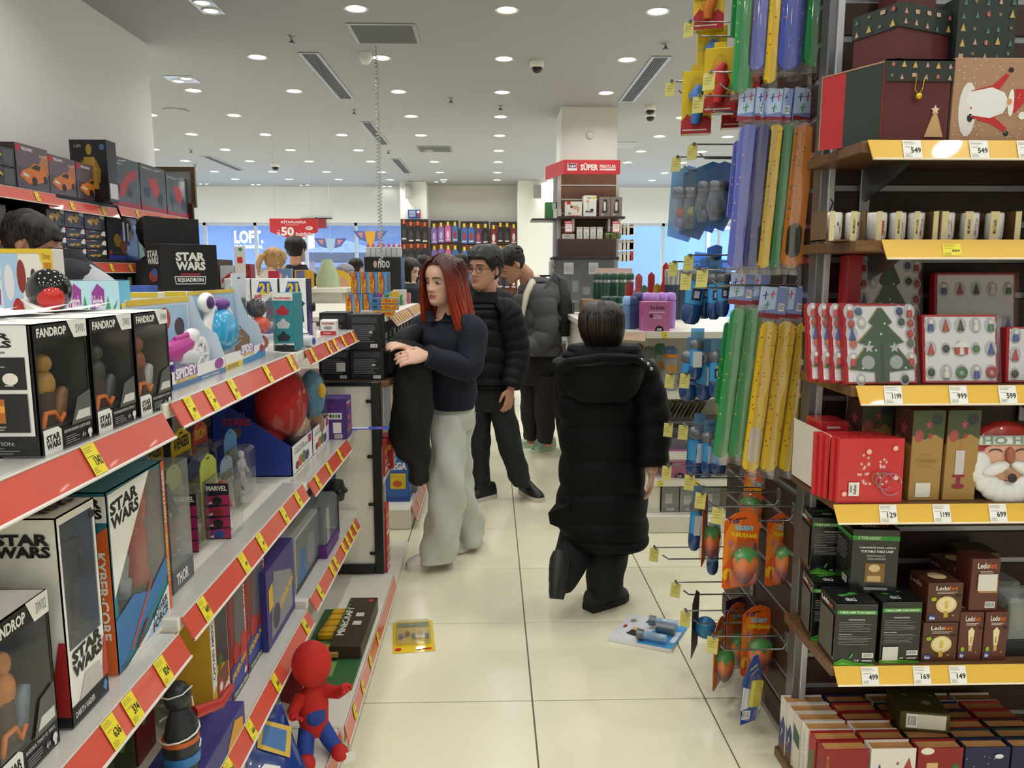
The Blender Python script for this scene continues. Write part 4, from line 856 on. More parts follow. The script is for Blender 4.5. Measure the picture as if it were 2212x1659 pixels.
# ---- third shelf of the far bay
def aAR(pr): pr.tq('l','ARSENAL',[(.55,.1),(.55,.6),(.8,.6),(.8,.1)][::-1] if False else [(.8,.62),(.8,.1),(.5,.1),(.5,.62)],'#55585c',1).r('f',.03,.05,.97,.95,'#6f757a').p('f','#2f6fae',(.1,.1),(.4,.1),(.4,.6),(.2,.7)).e('f',.65,.45,.18,.3,'#8a8d90').r('f',0,0,1,.1,'#1c2030').ln('t',.3,.3,.7,.6,2,'#8a8d90')
sbox((641,1285),(690,1215),(645,1153),.4055,.13,'#b4b6b8','grey upright box lettered ARSENAL with clear front',aAR)
e = empty('toy_pack',P((720,1185),Z=.406),R90,label='clear plastic pack with purple base on the third shelf',cat='toy pack')
obj('base_card',MB().box((-.11,0,0),(.11,.1,.045),'#5a2a78',.002),e); obj('cover',MB().box((-.11,0,.045),(.11,.1,.20),clear('#eef4f6',.82,.05),.012),e)
obj('toy',MB().tube([(-.04,.05,.05),(-.03,.05,.12),(.02,.05,.15)],[.03,.025,.02],'#2a2c36',10).ball((.03,.05,.1),(.03,.03,.04),'#5d7a3a',10,7),e)
e = empty('toy_pack',(-.74,3.06,.406),label='clear blue-edged plastic pack behind the purple based one',cat='toy pack')
obj('back_card',MB().box((-.05,.06,0),(.09,.064,.33),'#5d86b0',.003),e); obj('cover',MB().box((-.04,.0,.01),(.08,.06,.3),clear('#e2eef6',.8,.05),.015),e); obj('toy',MB().ball((.02,.03,.2),(.035,.02,.04),'#2a2c30',10,7).tube([(.02,.03,0.01),(.02,.03,.18)],.02,'#3c3f44',8),e)
e = empty('toy_claw',(-.635,3.05,.406),label='black lobed toy knob sticking out over the third rail',cat='toy')
b = MB(); b.lathe([(.03,.14),(.034,.16),(.034,.2),(.028,.22)],'#1b1c1e',14,T=Matrix.Translation((0,0,0)));
for q in range(6): b.ball((.034*math.cos(q*1.047),.034*math.sin(q*1.047),.18),.013,'#151618',8,6)
obj('knob',b,e); obj('stem',MB().tube([(0,0,0),(0,0,.15)],.008,'#1b1c1e',8),e)
# ---- second shelf of the far bay: blue display with plush heads
p,w,h = LB((632,1030),(712,978),(633,960),.785); y0,y1 = p.y-w/2,p.y+w/2
e = empty('display_box',(p.x,p.y,.7855),R90,'open blue display box lettered BRAWL STARS full of wrapped plush','display box'); d = .26
mb = MB(); BL = M('#263f9c',.4); w2 = w/2
mb.box((-w2,d-.003,0),(w2,d,.28),BL).box((-w2,0,0),(w2,d,.003),BL).box((-w2,0,0),(w2,.003,.1),BL)
for x in (-w2,w2-.003): mb.prism([(0,0),(d,0),(d,.28),(0,.1)],x,x+.003,BL,T=Matrix(((0,0,1,0),(1,0,0,0),(0,1,0,0),(0,0,0,1))))
pr = Pr(mb,w,d,.28,{'l': ((-w2,d,0),(0,-d,0),(0,0,.28),(-1,0,0)),'f': ((-w2,0,0),(w,0,0),(0,0,.1),(0,-1,0))})
pr.t('l','BRAWL',.2,.72,.46,.79,'#2b2f5c',1.6).t('l','STARS',.14,.62,.5,.71,'#a8283a',2).e('l',.32,.54,.06,.06,'#6a5a3a')
for u in (.01,.51): pr.r('f',u,.03,u+.48,1.0,WHT).t('f','TÜYLER',u+.05,.78,u+.28,.88,'#3a3a44',.8).t('f','KARAKTERLER',u+.05,.66,u+.36,.76,'#3a3a44',.8).r('f',u+.38,.66,u+.46,.94,'#b83a5a').e('f',u+.18,.3,.05,.2,'#c8602c').e('f',u+.26,.33,.05,.22,'#4f8a3a').e('f',u+.34,.28,.05,.18,'#5a3a8a').e('f',u+.1,.24,.04,.14,'#8a2f2a')
obj('carton',mb,e)
pl = empty('plush_toy',(-.75,2.72,.80),label='large red felt plush head in clear wrap in the blue display',cat='plush')
obj('felt',MB().ball((0,0,.20),(.085,.17,.13),M('#b81a1e',.85,noise=.15,scale=60),18,12).ball((-.02,-.08,.12),(.05,.07,.07),M('#b81a1e',.85,noise=.15,scale=60),12,8).ball((.02,.12,.08),(.05,.08,.06),M('#d8b79a',.8),12,8),pl)
obj('wrap',MB().ball((.0,.02,.17),(.095,.19,.16),clear('#ffffff',.985,.04),14,9),pl)
pl = empty('plush_toy',(-.70,2.97,.80),label='blue and yellow plush in clear wrap beside the red one',cat='plush')
obj('felt',MB().ball((0,0,.19),(.05,.07,.1),M('#4f86a8',.8),14,10).ball((.04,-.02,.21),(.02,.03,.03),M('#d8b03a',.7),10,7).ball((.0,.0,.08),(.045,.05,.06),M('#8a6a50',.8),10,8),pl)
obj('wrap',MB().ball((.0,.0,.16),(.062,.085,.14),clear('#ffffff',.985,.04),14,9),pl)
obj('toy_box',carton('b',.2,.16,.15,'#2a2c66',lambda pr: pr.t('f','BRAWL',.2,.55,.8,.72,'#6a6c8c',1.4).t('f','STARS',.15,.3,.85,.52,'#8a2a3a',2)),None,'dark blue box at the back of the shelf beside the display','toy box',loc=(-.86,2.55,.7855),rz=0.2)
def aBP(pr):
    pr.r('f',.12,.5,.85,.66,'#efeef2').t('f','STARS',.2,.78,.6,.88,'#7a3a8a',1.2).r('f',.5,.16,.82,.42,'#ece9e2').bar('f',.55,.03,.85,.13).r('r',0,0,1,1,'#5a2c8c').t('r','BRAWL',.2,.84,.8,.9,WHT,1.4).t('r','STARS',.15,.74,.85,.83,'#c8343c',1.8).e('r',.5,.5,.18,.06,'#d8602c').e('r',.4,.2,.18,.1,'#4f8a3a').e('r',.65,.22,.18,.1,'#c8502c')
    for q,c in enumerate(('#3a3a5c','#c8702c','#2a2a3a','#4f8a3a','#7a8a2a','#3a3f6a')): pr.e('f',.2+.11*q,.58,.045,.05,c)
p,w,h = FB((702,918),(758,920),(702,830),Y=3.1)
obj('toy_box',carton('b',w,.12,h,'#4d2a7c',aBP),None,'purple box with a strip of little figures beside the plush display','toy box',loc=(p.x-.02,3.1,.7855))
obj('hang_card',MB().box((0,0,0),(.26,.05,.003),'#2a4fb8',.001).box((.1,.008,.003),(.17,.042,.0036),'#e4e4ee').box((.21,.01,.003),(.23,.03,.0036),'#c8343c'),None,'blue hang card jutting out past the black panel frame','card',loc=(-.70,3.22,.8),rz=.05)
e = empty('toy_pack',(-.66,3.2,.7855),label='small clear pack of coloured pieces under the blue card',cat='toy pack'); obj('cover',MB().box((-.06,0,0),(.08,.1,.012),clear('#f0f4f6',.8),.003),e)
obj('pieces',MB().ball((0,.05,.006),(.05,.03,.005),'#c8925a',10,6),e)
# ---- back row on top of the gondola
def aSPD(pr):
    pr.p('f','#a8c9ea',(.03,.03),(.5,.03),(.35,.97),(.03,.97)).e('f',.17,.78,.09,.12,'#e2dfe6').e('f',.4,.82,.08,.11,'#8a2c28').e('f',.3,.5,.14,.18,'#b02a24').r('f',.5,.76,.75,.81,'#3a3432').e('f',.62,.81,.05,.06,'#3a3432').p('f','#e2bf33',(0,1),(1,1),(1,.82),(.82,.86),(.75,.97),(0,.97)).t('f','Disney',.82,.92,.96,.97,'#7a4a2a',.4).t('f','JUNIOR',.83,.86,.97,.91,'#c23a2a',1).e('f',.94,.7,.03,.04,'#4a4a6a')
a = P((8,690),Y=1.55); b_ = P((125,690),Y=1.55); t_ = P((8,537),Y=1.55)
obj('toy_box',carton('b',b_.x-a.x,.04,t_.z-1.2105,'#e9e6dd',aSPD),None,'tall pale carded box with yellow corner rising at the left edge','toy box',loc=((a.x+b_.x)/2,1.55,1.2105))
e = empty('toy_ball_head',(*P((108,640),Y=1.42).xy,1.2105),label='glossy black round toy head with a red patch at the left',cat='toy')
zc = P((108,628),Y=1.42).z-1.2105
obj('head',MB().ball((0,0,zc),(.037,.037,.04),M('#16171a',.12,coat=.6),22,14),e); obj('patch',MB().ball((.012,-.02,zc-.012),(.024,.02,.024),M('#c22a26',.2),14,8),e); obj('stem',MB().lathe([(.02,0),(.016,.03),(.015,zc-.03)],'#2a2a2e',12),e)
def aHT(pr): pr.p('f','#bfe4f4',(0,0),(1,0),(1,1),(0,1)).p('f','#3f9a6a',(.5,.45),(.62,.75),(.72,.5),(.95,.7),(.8,.42),(.98,.3),(.7,.36),(.6,.2)).r('f',.66,.05,.7,.4,'#8a6a4a').p('f','#9a3f9a',(.08,.5),(.5,.6),(.52,.85),(.3,.95),(.1,.8)).t('f','Hatch',.12,.55,.46,.75,'#f4e8f4',1.2).e('f',.45,.16,.14,.16,'#e0427c').e('f',.47,.14,.07,.1,'#f0a23a').r('t',0,0,1,1,'#a8d8f0')
mh = carton('toy_box',.075,.06,.15,'#6fc3e0',aHT).mesh('toy_box')
for i,px in enumerate((175,225,2,-40)):
    q = P((px,640),Y=1.95); obj('toy_box',mh,None,('pale blue palm tree box nearer the black toy head','pale blue palm tree box next to the grey sleeve','pale blue palm tree box at the left picture edge','pale blue palm tree box just outside the left edge')[i],'toy box','blue palm tree boxes',loc=(q.x,1.95,P((px,606),Y=1.95).z-.15))
obj('toy_box',carton('b',.5,.1,P((175,607),Y=1.95).z-.152-1.2105,'#e2e0da'),None,'long white carton carrying the palm tree boxes','toy box',loc=(-1.13,1.93,1.2105))
def aWY(pr): pr.r('f',0,.93,1,1,'#e2bf33').e('f',.2,.4,.08,.2,'#8a3a34').e('f',.4,.35,.08,.2,'#3a5a8a').r('f',0,.3,1,.5,'#b8d4ea')
for i,(x0,x1,yt,Y) in enumerate(((262,350,655,1.95),(268,340,632,2.2),(342,445,630,2.25))):
    a = P((x0,yt),Y=Y); b_ = P((x1,yt),Y=Y)
    obj('toy_box',carton('b',b_.x-a.x,.06,a.z-1.2105,'#e9e7e0',aWY),None,('white yellow-edged box behind the black window boxes','white yellow-edged box below the blue carton','white yellow-edged box in front of the black STAR WARS display')[i],'toy box','white yellow-edged boxes',loc=((a.x+b_.x)/2,Y,1.2105))
a = P((266,632),Y=2.5); obj('toy_box',carton('b',.08,.06,P((266,617),Y=2.5).z-1.2105,'#3f5fb0',lambda pr: pr.e('f',.5,.85,.1,.05,'#1d2a5a').r('f',.6,.6,.61,1,'#2a4488')),None,'small blue box between the grey sleeve and the black display','toy box',loc=(a.x+.045,2.5,1.2105))
# black squadron display
Y = 2.75; a = P((352,528),Y=Y); b_ = P((472,528),Y=Y); h = a.z-1.2155; w = b_.x-a.x
def aSQ(pr):
    v0 = 1-(630-528)/102*.30
    SWT(pr,'f',.26,.74,.78,.92,'#dedcd6'); pr.r('f',.33,.685,.68,.712,'#8a2a34').p('f','#d8d8d8',(.24,.60),(.76,.60),(.78,.68),(.22,.68)).p('f','#1a1a1c',(.25,.608),(.75,.608),(.765,.672),(.235,.672)).t('f','SQUADRON',.27,.618,.73,.662,'#e6e4de',1.8)
    SWT(pr,'l',.15,.8,.9,.94,'#c9c7c2'); pr.e('l',.5,.68,.3,.06,'#8a3a2e').e('l',.6,.72,.2,.04,'#3a5a9a').p('l','#b8a890',(.2,.4),(.22,.4),(.5,.55),(.48,.55)).p('l','#c8a24a',(.6,.42),(.62,.42),(.9,.56),(.88,.56))
e = empty('display_box',((a.x+b_.x)/2,Y-.02,1.2155),.68,label='black STAR WARS display box with raised lid above the toy shelves',cat='display box')
obj('carton',carton('b',w,.17,h,'#121316',aSQ),e); hl = P((352,474),Y=Y+.17).z-a.z
obj('lid',MB().box((-w/2-.003,.165,h),(w/2-.002,.17,h+hl),'#151619').box((.02,.163,h+.02),(.035,.1645,h+hl*.45),M('#26282c',.2)),e)
# black game boxes on the end stand
def aBK(pr): pr.r('f',.1,.75,.9,.92,'#3a3d42').ln('f',.1,.2,.85,.7,9,'#6a6e74').bar('f',.68,.06,.9,.16).e('f',.7,.5,.06,.03,'#c9c9c9').r('r',.1,.1,.9,.9,'#262a30')
p,w,h = FB((758,825),(832,825),(758,760),Y=3.45)
for i,(x0,x1,yb,yt,Y) in enumerate(((758,830,825,760,3.46),(690,756,823,757,3.46),(755,822,759,682,3.45),(692,752,757,690,3.6))):
    a = P((x0,yb),Y=Y); b_ = P((x1,yb),Y=Y); t_ = P((x0,yt),Y=Y); hh = .139 if i < 2 else .158
    z = .9805 if i < 2 else .9805+.1395
    o = obj('game_box',carton('b',b_.x-a.x,.16,hh,'#16171a',aBK),None,('black game box at the bottom of the stack beside the dark coat','black game box with a square white sticker','black game box on top of the stack below the race car boxes','black game box on top, half hidden by the toy rail')[i],'game box','black game boxes',loc=((a.x+b_.x)/2,Y,z))
    if i == 1: obj('sticker',MB().box((.01,-.003,.04),(.05,-.0015,.08),'#d6d3cc'),o)
# red boxes low down behind the frame
def aRB(pr): pr.r('f',.05,.6,.95,.75,'#e2c23a').ln('f',.1,.1,.9,.3,2,WHT).r('r',.1,.6,.95,.75,'#d8c23a').r('r',.1,.1,.9,.25,WHT).p('r','#e6dcd8',(.1,.3),(.9,.4),(.9,.5),(.1,.42))
mr = carton('toy_box',.16,.1,.16,'#c8282c',aRB).mesh('toy_box')
for i,(x,y,z) in enumerate(((-.58,3.5,.0505),(-.6,3.62,.0505),(-.58,3.5,.5205),(-.56,3.64,.5205),(-.58,3.5,.211))):
    obj('toy_box',mr,None,('red toy box lowest behind the black panel frame','red toy box low down, second from the black frame','red toy box on the stand shelf, next to the black frame','red toy box with yellow label on the stand shelf','red toy box stacked on the lowest one')[i],'toy box','red boxes on the end stand',loc=(x,y,z))
# ---- goods on the farther gondola
def aHW(pr):
    pr.p('f','#c8282a',(.0,0),(.6,0),(.7,.5),(.45,1),(0,1)).p('f','#e8c02c',(.02,.02),(.5,.02),(.6,.5),(.35,.98),(.02,.98)).tq('f','HOT WHEELS',[(.48,.06),(.48,.94),(.1,.94),(.1,.06)],'#c8282a',1.8).r('f',.72,.05,.97,.95,'#6fa8d8').p('r','#5a6a74',(.1,.08),(.9,.08),(.9,.9),(.1,.9)).e('r',.5,.65,.2,.08,'#c8502c').e('r',.45,.35,.2,.08,'#8a3a6a').r('l',0,0,1,1,'#5fa0d4')
mhw = carton('toy_box',.052,.16,.125,'#3f8fd0',aHW).mesh('toy_box')
for i,(px,row) in enumerate(((768,1),(788,1),(806,1),(826,1),(757,0),(774,0),(795,0))):
    x = P((px,660),Y=4.5).x
    obj('toy_box',mhw,None,('upper','lower')[row == 0]+' blue race car box with yellow and red spine, %s' % ('first','second','third','fourth','first','second','third')[i]+' from the yellow toy robot','toy box','upright race car boxes',loc=(x,4.5+(.03 if row else 0),1.2155+row*.1265))
def aHF(pr): pr.p('f','#c8282a',(.28,.05),(1,.05),(1,.95),(.28,.95),(.4,.5)).p('f','#e8c02c',(.33,.1),(.99,.1),(.99,.9),(.33,.9),(.44,.5)).tq('f','HOT WHEELS',[(.95,.8),(.46,.8),(.46,.2),(.95,.2)],'#c8282a',1.8).e('f',.14,.5,.1,.28,'#4a4f5a')
mhf = carton('toy_box',.15,.06,.035,'#3f8fd0',aHF).mesh('toy_box')
for i in range(2): obj('toy_box',mhf,None,('flat race car box lying under another on the far shelf','flat race car box lying on top of its pair')[i],'toy box','flat race car boxes',loc=(P((830,650),Y=4.42).x,4.425,1.25+.036*i))
obj('toy_box',carton('b',.19,.06,.033,'#d9d2c8',lambda pr: pr.bar('f',.04,.1,.25,.9).p('f','#e8c02c',(.36,.05),(1,.05),(1,.95),(.36,.95)).t('f','HOT WHEELS',.42,.2,.98,.8,'#c8282a',1.8)),None,'lowest flat box lettered HOT WHEELS the right way up','toy box',loc=(P((815,666),Y=4.42).x,4.425,1.2155))
def aMixed(pr): pr.r('f',.1,.5,.9,.9,'#e0c23a').e('f',.5,.3,.3,.15,'#b8502c').r('r',.1,.55,.9,.9,'#e2e0d8').e('r',.5,.35,.3,.2,'#b8602c')
cols = ['#d8b23a','#6a9ac0','#c8402c','#8a4a9a','#3f8a6a','#d8d4cc','#3a4f9a','#b86a8a']
lw = 'yellow,pale blue,red,purple,green,white,dark blue,pink'.split(',')
for i in range(16):
    y = 4.66+.11*i; c = i % 8
    obj('toy_pack',carton('b',.075,.1,.07+.05*random.random(),cols[c],aMixed),None,'%s carded toy on the far top shelf, %s of its colour' % (lw[c],('nearer','farther')[i // 8]),'toy pack','small toys on the far top shelf',loc=(-.66-.05*random.random(),y,1.2155),rz=R90)
def aMEG(pr): pr.r('f',.05,.7,.95,.95,'#2f5fb0').t('f','MEGA',.1,.74,.9,.92,WHT,2.2).r('f',.2,.3,.85,.66,'#e2c22c').e('f',.5,.42,.2,.08,'#c8602c').r('f',0,0,1,.12,'#2a4a9a').r('r',.05,.1,.95,.9,'#3a5a9c').p('r','#d8c23a',(.2,.6),(.9,.6),(.9,.9),(.2,.9))
q = P((855,1120),Y=4.45)
obj('toy_box',carton('b',.14,.16,.26,'#3567b4',aMEG),None,'blue box lettered MEGA on the low shelf behind the coat','toy box',loc=(-.56,4.42,.1205))
def aOR(pr): pr.r('f',.02,.55,.98,.98,'#5aa8d0').r('f',.2,.2,.8,.5,'#c8602c').t('f','LANDS',.3,.6,.7,.75,WHT,1).r('t',0,0,1,1,'#d88a3a').r('r',0,0,1,1,'#c8702a')
for i,(x,y) in enumerate(((-.66,4.62),(-.54,4.66))): obj('toy_box',carton('b',.11,.14,.17,'#d87a2a',aOR),None,('orange and blue box left of its twin behind the coat','orange and blue box nearer the aisle behind the coat')[i],'toy box','orange and blue boxes',loc=(x,y+.0,.1205+.2))
obj('toy_box',carton('b',.28,.3,.2,'#8f8a86'),None,'plain grey carton under the orange and blue boxes','toy box',loc=(-.6,4.6,.1205))
obj('toy_box',carton('b',.13,.14,.3,'#8f949c',lambda pr: pr.r('f',.05,.45,.5,.75,'#1d1d22').tq('f','PITU',[(.4,.48),(.4,.72),(.1,.72),(.1,.48)],'#e8d02c',1.8).e('f',.6,.6,.15,.08,'#c89a6a').r('r',0,0,1,1,'#c8b08a').r('f',.3,.05,.7,.25,'#2a3f9a')),None,'grey box lettered PITU behind the black panel frame','toy box',loc=(-.66,4.45,.5005))
for i in range(5): obj('book',MB().box((-.07,-.09,0),(.07,.09,.018),M(('#a8342c','#d8d2c4','#4a4f55','#7a3a2a','#c8c4b8')[i],.5),.001),None,('red','cream','grey','brown','pale')[i]+' flat booklet in the pile on the far middle shelf','booklet','pile of booklets',loc=(-.68,4.7,.8505+.0185*i),rz=.1*i)
hm = MB()
for i in range(14):
    for j in range(5): hm.box((-.64+.006*(i % 3),4.5+.13*i,.92+.045*j-.02),(-.62+.006*(i % 3),4.58+.13*i,.955+.045*j-.02),random.choice(('#2c2d30','#55524c','#6f6a58','#8a8478','#3d3f44')))
obj('hanging_cars',hm,g2,kind='stuff')
# ================================================================ right-hand fixture: slatwall with shelves and hooks
DKB = wood('#2a1811','#3d2519',(1.5,1.5,14),.5,'dark_walnut'); ALU = M('#a9abb2',.35,metal=.55,name='aluminium'); STEEL = M('#8f9196',.3,metal=.8)
SX,SY = .905,2.15
fx = empty('slatwall_unit',(0,0,0),label='dark brown slatwall stand with grey rails carrying the yellow-edged shelves',cat='slatwall')
PITCH = .098
bm = MB().box((SX+.03,0,.014),(2.1,.016,PITCH-.002),DKB,.002).mesh('slat_board')
rm = MB().box((SX+.03,.006,-.004),(2.1,.018,.016),ALU,.002).mesh('slat_rail')
bs = MB().box((0,SY+.03,.014),(.016,2.86,PITCH-.002),DKB,.002).mesh('side_board'); rs_ = MB().box((.006,SY+.03,-.004),(.018,2.86,.016),ALU,.002).mesh('side_rail')
for k in range(26):
    obj('slat_board',bm,fx,loc=(0,SY,.02+k*PITCH)); obj('slat_rail',rm,fx,loc=(0,SY,.02+k*PITCH))
    obj('slat_board',bs,fx,loc=(SX,0,.02+k*PITCH)); obj('slat_rail',rs_,fx,loc=(SX,0,.02+k*PITCH))
obj('core',MB().box((SX+.02,SY+.02,0),(2.1,2.86,2.56),'#2a1a12'),fx)
obj('corner_post',MB().box((SX-.008,SY-.022,0),(SX+.03,SY+.03,2.57),M('#77777a',.35,metal=.6),.003).box((SX+.012,SY-.03,0),(SX+.03,SY-.02,2.57),M('#c4c6cc',.3,metal=.4),.002),fx)
YR = M('#e8bb4a',.3,coat=.5,name='yellow_price_rail'); BRN = wood('#5d4229','#7d5a38',(3,14,14),.4,'shelf_oak')
PAPER = M('#efeeea',.5)
def shelf_r(z,px,x0,tags,xr=2.05,hh=.043):
    s = obj('shelf',MB().box((x0,1.83,z-.026),(xr,2.148,z),BRN,.002),fx)
    a = Vector((0,1.828,z+.002)); b = Vector((0,1.812,z-hh)); V = (a-b).normalized(); U = Vector((1,0,0)); N = U.cross(V)
    xa = P((px,700),Y=1.82).x
    vs = [b+Vector((xa,0,0)),b+Vector((xr,0,0)),a+Vector((xr,0,0)),a+Vector((xa-.008,0,0))]
    mb = MB().add([*vs,*[v-N*.003 for v in vs]],[(0,1,2,3),(7,6,5,4),(0,4,5,1),(1,5,6,2),(2,6,7,3),(3,7,4,0)],YR).tube([vs[0],vs[1]],.0025,'#f0e6d0',6)
    obj('price_rail',mb,s)
    for tx,t in tags:
        c = (a+b)/2+N*.0016; c.x = P((tx,700),Y=1.815).x; price_tag(s,c,U,V,N,t,PAPER,.044,.045)
    for bx in (SX+.12,SX+.62): obj('bracket',MB().prism([(2.148,z-.026),(1.93,z-.026),(1.92,z-.04),(2.0,z-.07),(2.148,z-.115)],bx,bx+.004,STEEL,T=Matrix(((0,0,1,0),(1,0,0,0),(0,1,0,0),(0,0,0,1)))).box((bx-.012,2.136,z-.15),(bx+.016,2.15,z-.02),STEEL,.002),s)
    return s
shelf_r(1.765,1860,.865,[(1945,'549'),(2085,'549'),(2185,'599')])
s2 = shelf_r(1.537,1903,.865,[])
price_tag(s2,(P((2045,700),Y=1.815).x,1.8185,1.515),(1,0,0),(0,.3,.95),(0,-.95,.3),None,M('#efe04a',.5),.045,.03)
shelf_r(1.187,1868,.875,[(1942,'1199'),(2085,'999'),(2193,'599')])
shelf_r(.888,1835,.868,[(1950,'129'),(2070,'1199'),(2196,'699')])
shelf_r(.458,1858,.868,[(1935,'499'),(2055,'169'),(2138,'149')])
obj('base_board',MB().box((.86,1.8,.0),(2.1,2.148,.03),BRN,.002),fx)
obj('pen_mark',MB().tube([(SX+.018,SY-.0315,1.66),(SX+.026,SY-.0315,1.65),(SX+.018,SY-.0315,1.63),(SX+.027,SY-.0315,1.625),(SX+.02,SY-.0315,1.60),(SX+.026,SY-.0315,1.59)],.002,'#1b1b1b',5),fx)
# ---- top shelf: gift boxes
DG = '#26332e'
def xmas(pr,f,nu,nv,seed=3):
    rn = random.Random(seed)
    for i in range(nu):
        for j in range(nv):
            u,v = (i+.5)/nu+rn.uniform(-.1,.1)/nu,(j+.5)/nv+rn.uniform(-.1,.1)/nv; k = rn.randrange(6); w,h = .55/nu,.6/nv
            if k == 0: pr.tree(f,u,v-h/2,w*.8,h,'#c9a862')
            elif k == 1: pr.tree(f,u,v-h/2,w*.6,h*.8,'#cf9a90')
            elif k == 2: pr.tree(f,u,v-h/2,w*.6,h*.8,'#4d7a78')
            elif k == 3: pr.r(f,u-w*.35,v-h*.3,u+w*.35,v+h*.25,'#cfa79a').r(f,u-w*.35,v-.03*h,u+w*.35,v+.03*h,'#b89060')
            elif k == 4: pr.r(f,u-w*.3,v-h*.3,u+w*.3,v+h*.2,'#a8433f').r(f,u-w*.04,v-h*.3,u+w*.04,v+h*.35,'#d8c8b8')
            else: pr.star(f,u,v,w*.35,'#8d8460',nu/nv)
MAR = M('#5a2327',.55,noise=.05,scale=80)
e = empty('gift_box',(1.005,1.865,1.7655),label='maroon magnetic gift box with patterned green flap and gold tree tag',cat='gift box')
mb = MB().box((-.078,0,0),(.078,.2,.185),MAR,.001); obj('body',mb,e)
f = MB().box((-.08,-.004,.14),(.082,-.001,.19),DG).box((-.08,-.004,.186),(.082,.2,.19),DG); pr = Pr(f,0,0,0,{'f': ((-.08,-.004,.14),(.162,0,0),(0,0,.05),(0,-1,0))}); xmas(pr,'f',6,2,5); obj('flap',f,e)
lid = MB().add([(-.078,.005,.0),(-.178,.115,.0),(-.178,.115,.175),(-.078,.005,.185)],[(0,1,2,3)],M('#b5262b',.5)).add([(-.080,.006,.0),(-.18,.118,.0),(-.18,.118,.177),(-.08,.006,.187)],[(0,1,2,3)],DG).tube([(-.179,.116,0),(-.179,.116,.176),(-.079,.005,.186)],.0022,'#a88a70',5); obj('open_lid',lid,e)
g = MB(); GOLD = M('#d9b53a',.25,metal=.8); g.tube([(-.008,-.006,.155),(-.01,-.007,.12),(0,-.008,.108)],.0012,GOLD,5).tube([(.012,-.006,.152),(.008,-.007,.125),(0,-.008,.108)],.0012,GOLD,5).ball((-.002,-.01,.105),.0085,GOLD,12,8); obj('bell',g,e)
tg = MB(); T = Matrix(((1,0,0,0),(0,0,-1,-.001),(0,1,0,0),(0,0,0,1))); tg.prism([(.022,.014),(.066,.014),(.052,.058),(.046,.07),(.042,.07),(.036,.058)],0,.003,M('#caa672',.5,noise=.1,scale=200),T=T); tg.prism([(.044+.011*(1 if i % 2 == 0 else .45)*math.sin(PI*i/5),.076+.011*(1 if i % 2 == 0 else .45)*math.cos(PI*i/5)) for i in range(10)],0,.003,'#e8cdb0',T=T); obj('tree_tag',tg,e)
e = empty('gift_box',(1.03,1.93,1.957),.42,'maroon gift box with patterned lid lying askew on the lower one','gift box')
obj('body',MB().box((-.1,-.03,0),(.11,.1,.09),MAR,.001),e)
f = MB().box((-.103,-.034,.07),(.113,.104,.125),DG,.001); pr = Pr(f,0,0,0,{'f': ((-.103,-.034,.07),(.216,0,0),(0,0,.055),(0,-1,0)),'l': ((-.103,.104,.07),(0,-.138,0),(0,0,.055),(-1,0,0))}); xmas(pr,'f',6,2,8); xmas(pr,'l',4,2,9); obj('lid',f,e)
def aKR(pr):
    pr.e('f',.17,.4,.1,.32,'#e9e7e6').p('f','#c22f2c',(.2,.62),(.42,.68),(.56,.82),(.6,.8),(.48,.6),(.48,.3),(.62,.18),(.58,.14),(.42,.24),(.2,.3)).p('f','#f1f1f2',(.16,.6),(.42,.66),(.56,.6),(.62,.48),(.56,.36),(.42,.3),(.16,.34),(.22,.42),(.14,.48)).e('f',.64,.48,.035,.16,'#f6f5f5').e('f',.62,.49,.03,.04,'#d9a06a').p('f','#c22f2c',(.67,.64),(.8,.64),(.92,.55),(.9,.38),(.8,.36),(.86,.46),(.8,.5),(.67,.34)).e('f',.77,.33,.04,.045,'#f6f5f5').e('f',.61,.86,.03,.03,'#22222a').e('f',.61,.12,.03,.03,'#22222a').e('f',.2,.3,.03,.05,'#2a2426')
    for (u,v,a) in ((.84,.78,-1.1),(.86,.1,1.75),(1.05,.3,1.2)): 
        c,s_ = math.cos(a),math.sin(a); w,h = .2,.075
        pr.tq('f','HO!',[(u+x*c-y*s_,v+x*s_+y*c) for x,y in ((-w/2,-h/2),(w/2,-h/2),(w/2,h/2),(-w/2,h/2))],'#b5343a',.6)
    for _ in range(70): pr.e('f',random.random(),random.random(),.007,.006,'#efe8e0',6)
obj('gift_box',carton('b',.22,.2,.195,M('#b08a6c',.6,noise=.05,scale=60),aKR),None,'kraft brown gift box printed with a sideways bearded Santa and HO!','gift box',loc=(1.20,1.865,1.7655))
e = obj('gift_box',carton('b',.142,.14,.15,DG,lambda pr: xmas(pr,'f',5,5,4)),None,'dark green patterned gift box standing on the kraft Santa box','gift box',loc=(1.18,1.9,1.961))
obj('gift_box',carton('b',.1,.1,.17,MAR),None,'plain maroon box half hidden behind the green patterned one','gift box',loc=(1.07,2.02,2.083))
# ---- second shelf: mugs in open boxes
KRAFT = M('#6b5233',.6); CREAM = M('#d9cc9c',.5); CER = M('#eeece9',.2,coat=.4)
def tray(x0,x1,straps,lab,y=1.865):
    e = empty('mug_box',(0,y,1.5375),label=lab,cat='box'); mb = MB()
    mb.box((x0,0,0),(x1,.09,.003),KRAFT).box((x0,.087,0),(x1,.09,.072),KRAFT).box((x0,0,0),(x0+.003,.09,.072),KRAFT).box((x1-.003,0,0),(x1,.09,.072),KRAFT); obj('tray',mb,e)
    for a,b,t in straps:
        s = MB().box((a,-.002,0),(b,.0,.07),CREAM); pr = Pr(s,0,0,0,{'f': ((a,-.002,0),(b-a,0,0),(0,0,.07),(0,-1,0))})
        if t: pr.tq('f',t,[(.3,.28),(.3,.72),(.75,.72),(.75,.28)][::-1] if False else [(.72,.25),(.72,.72),(.3,.72),(.3,.25)],'#5a4a30',.6)
        obj('strap',s,e)
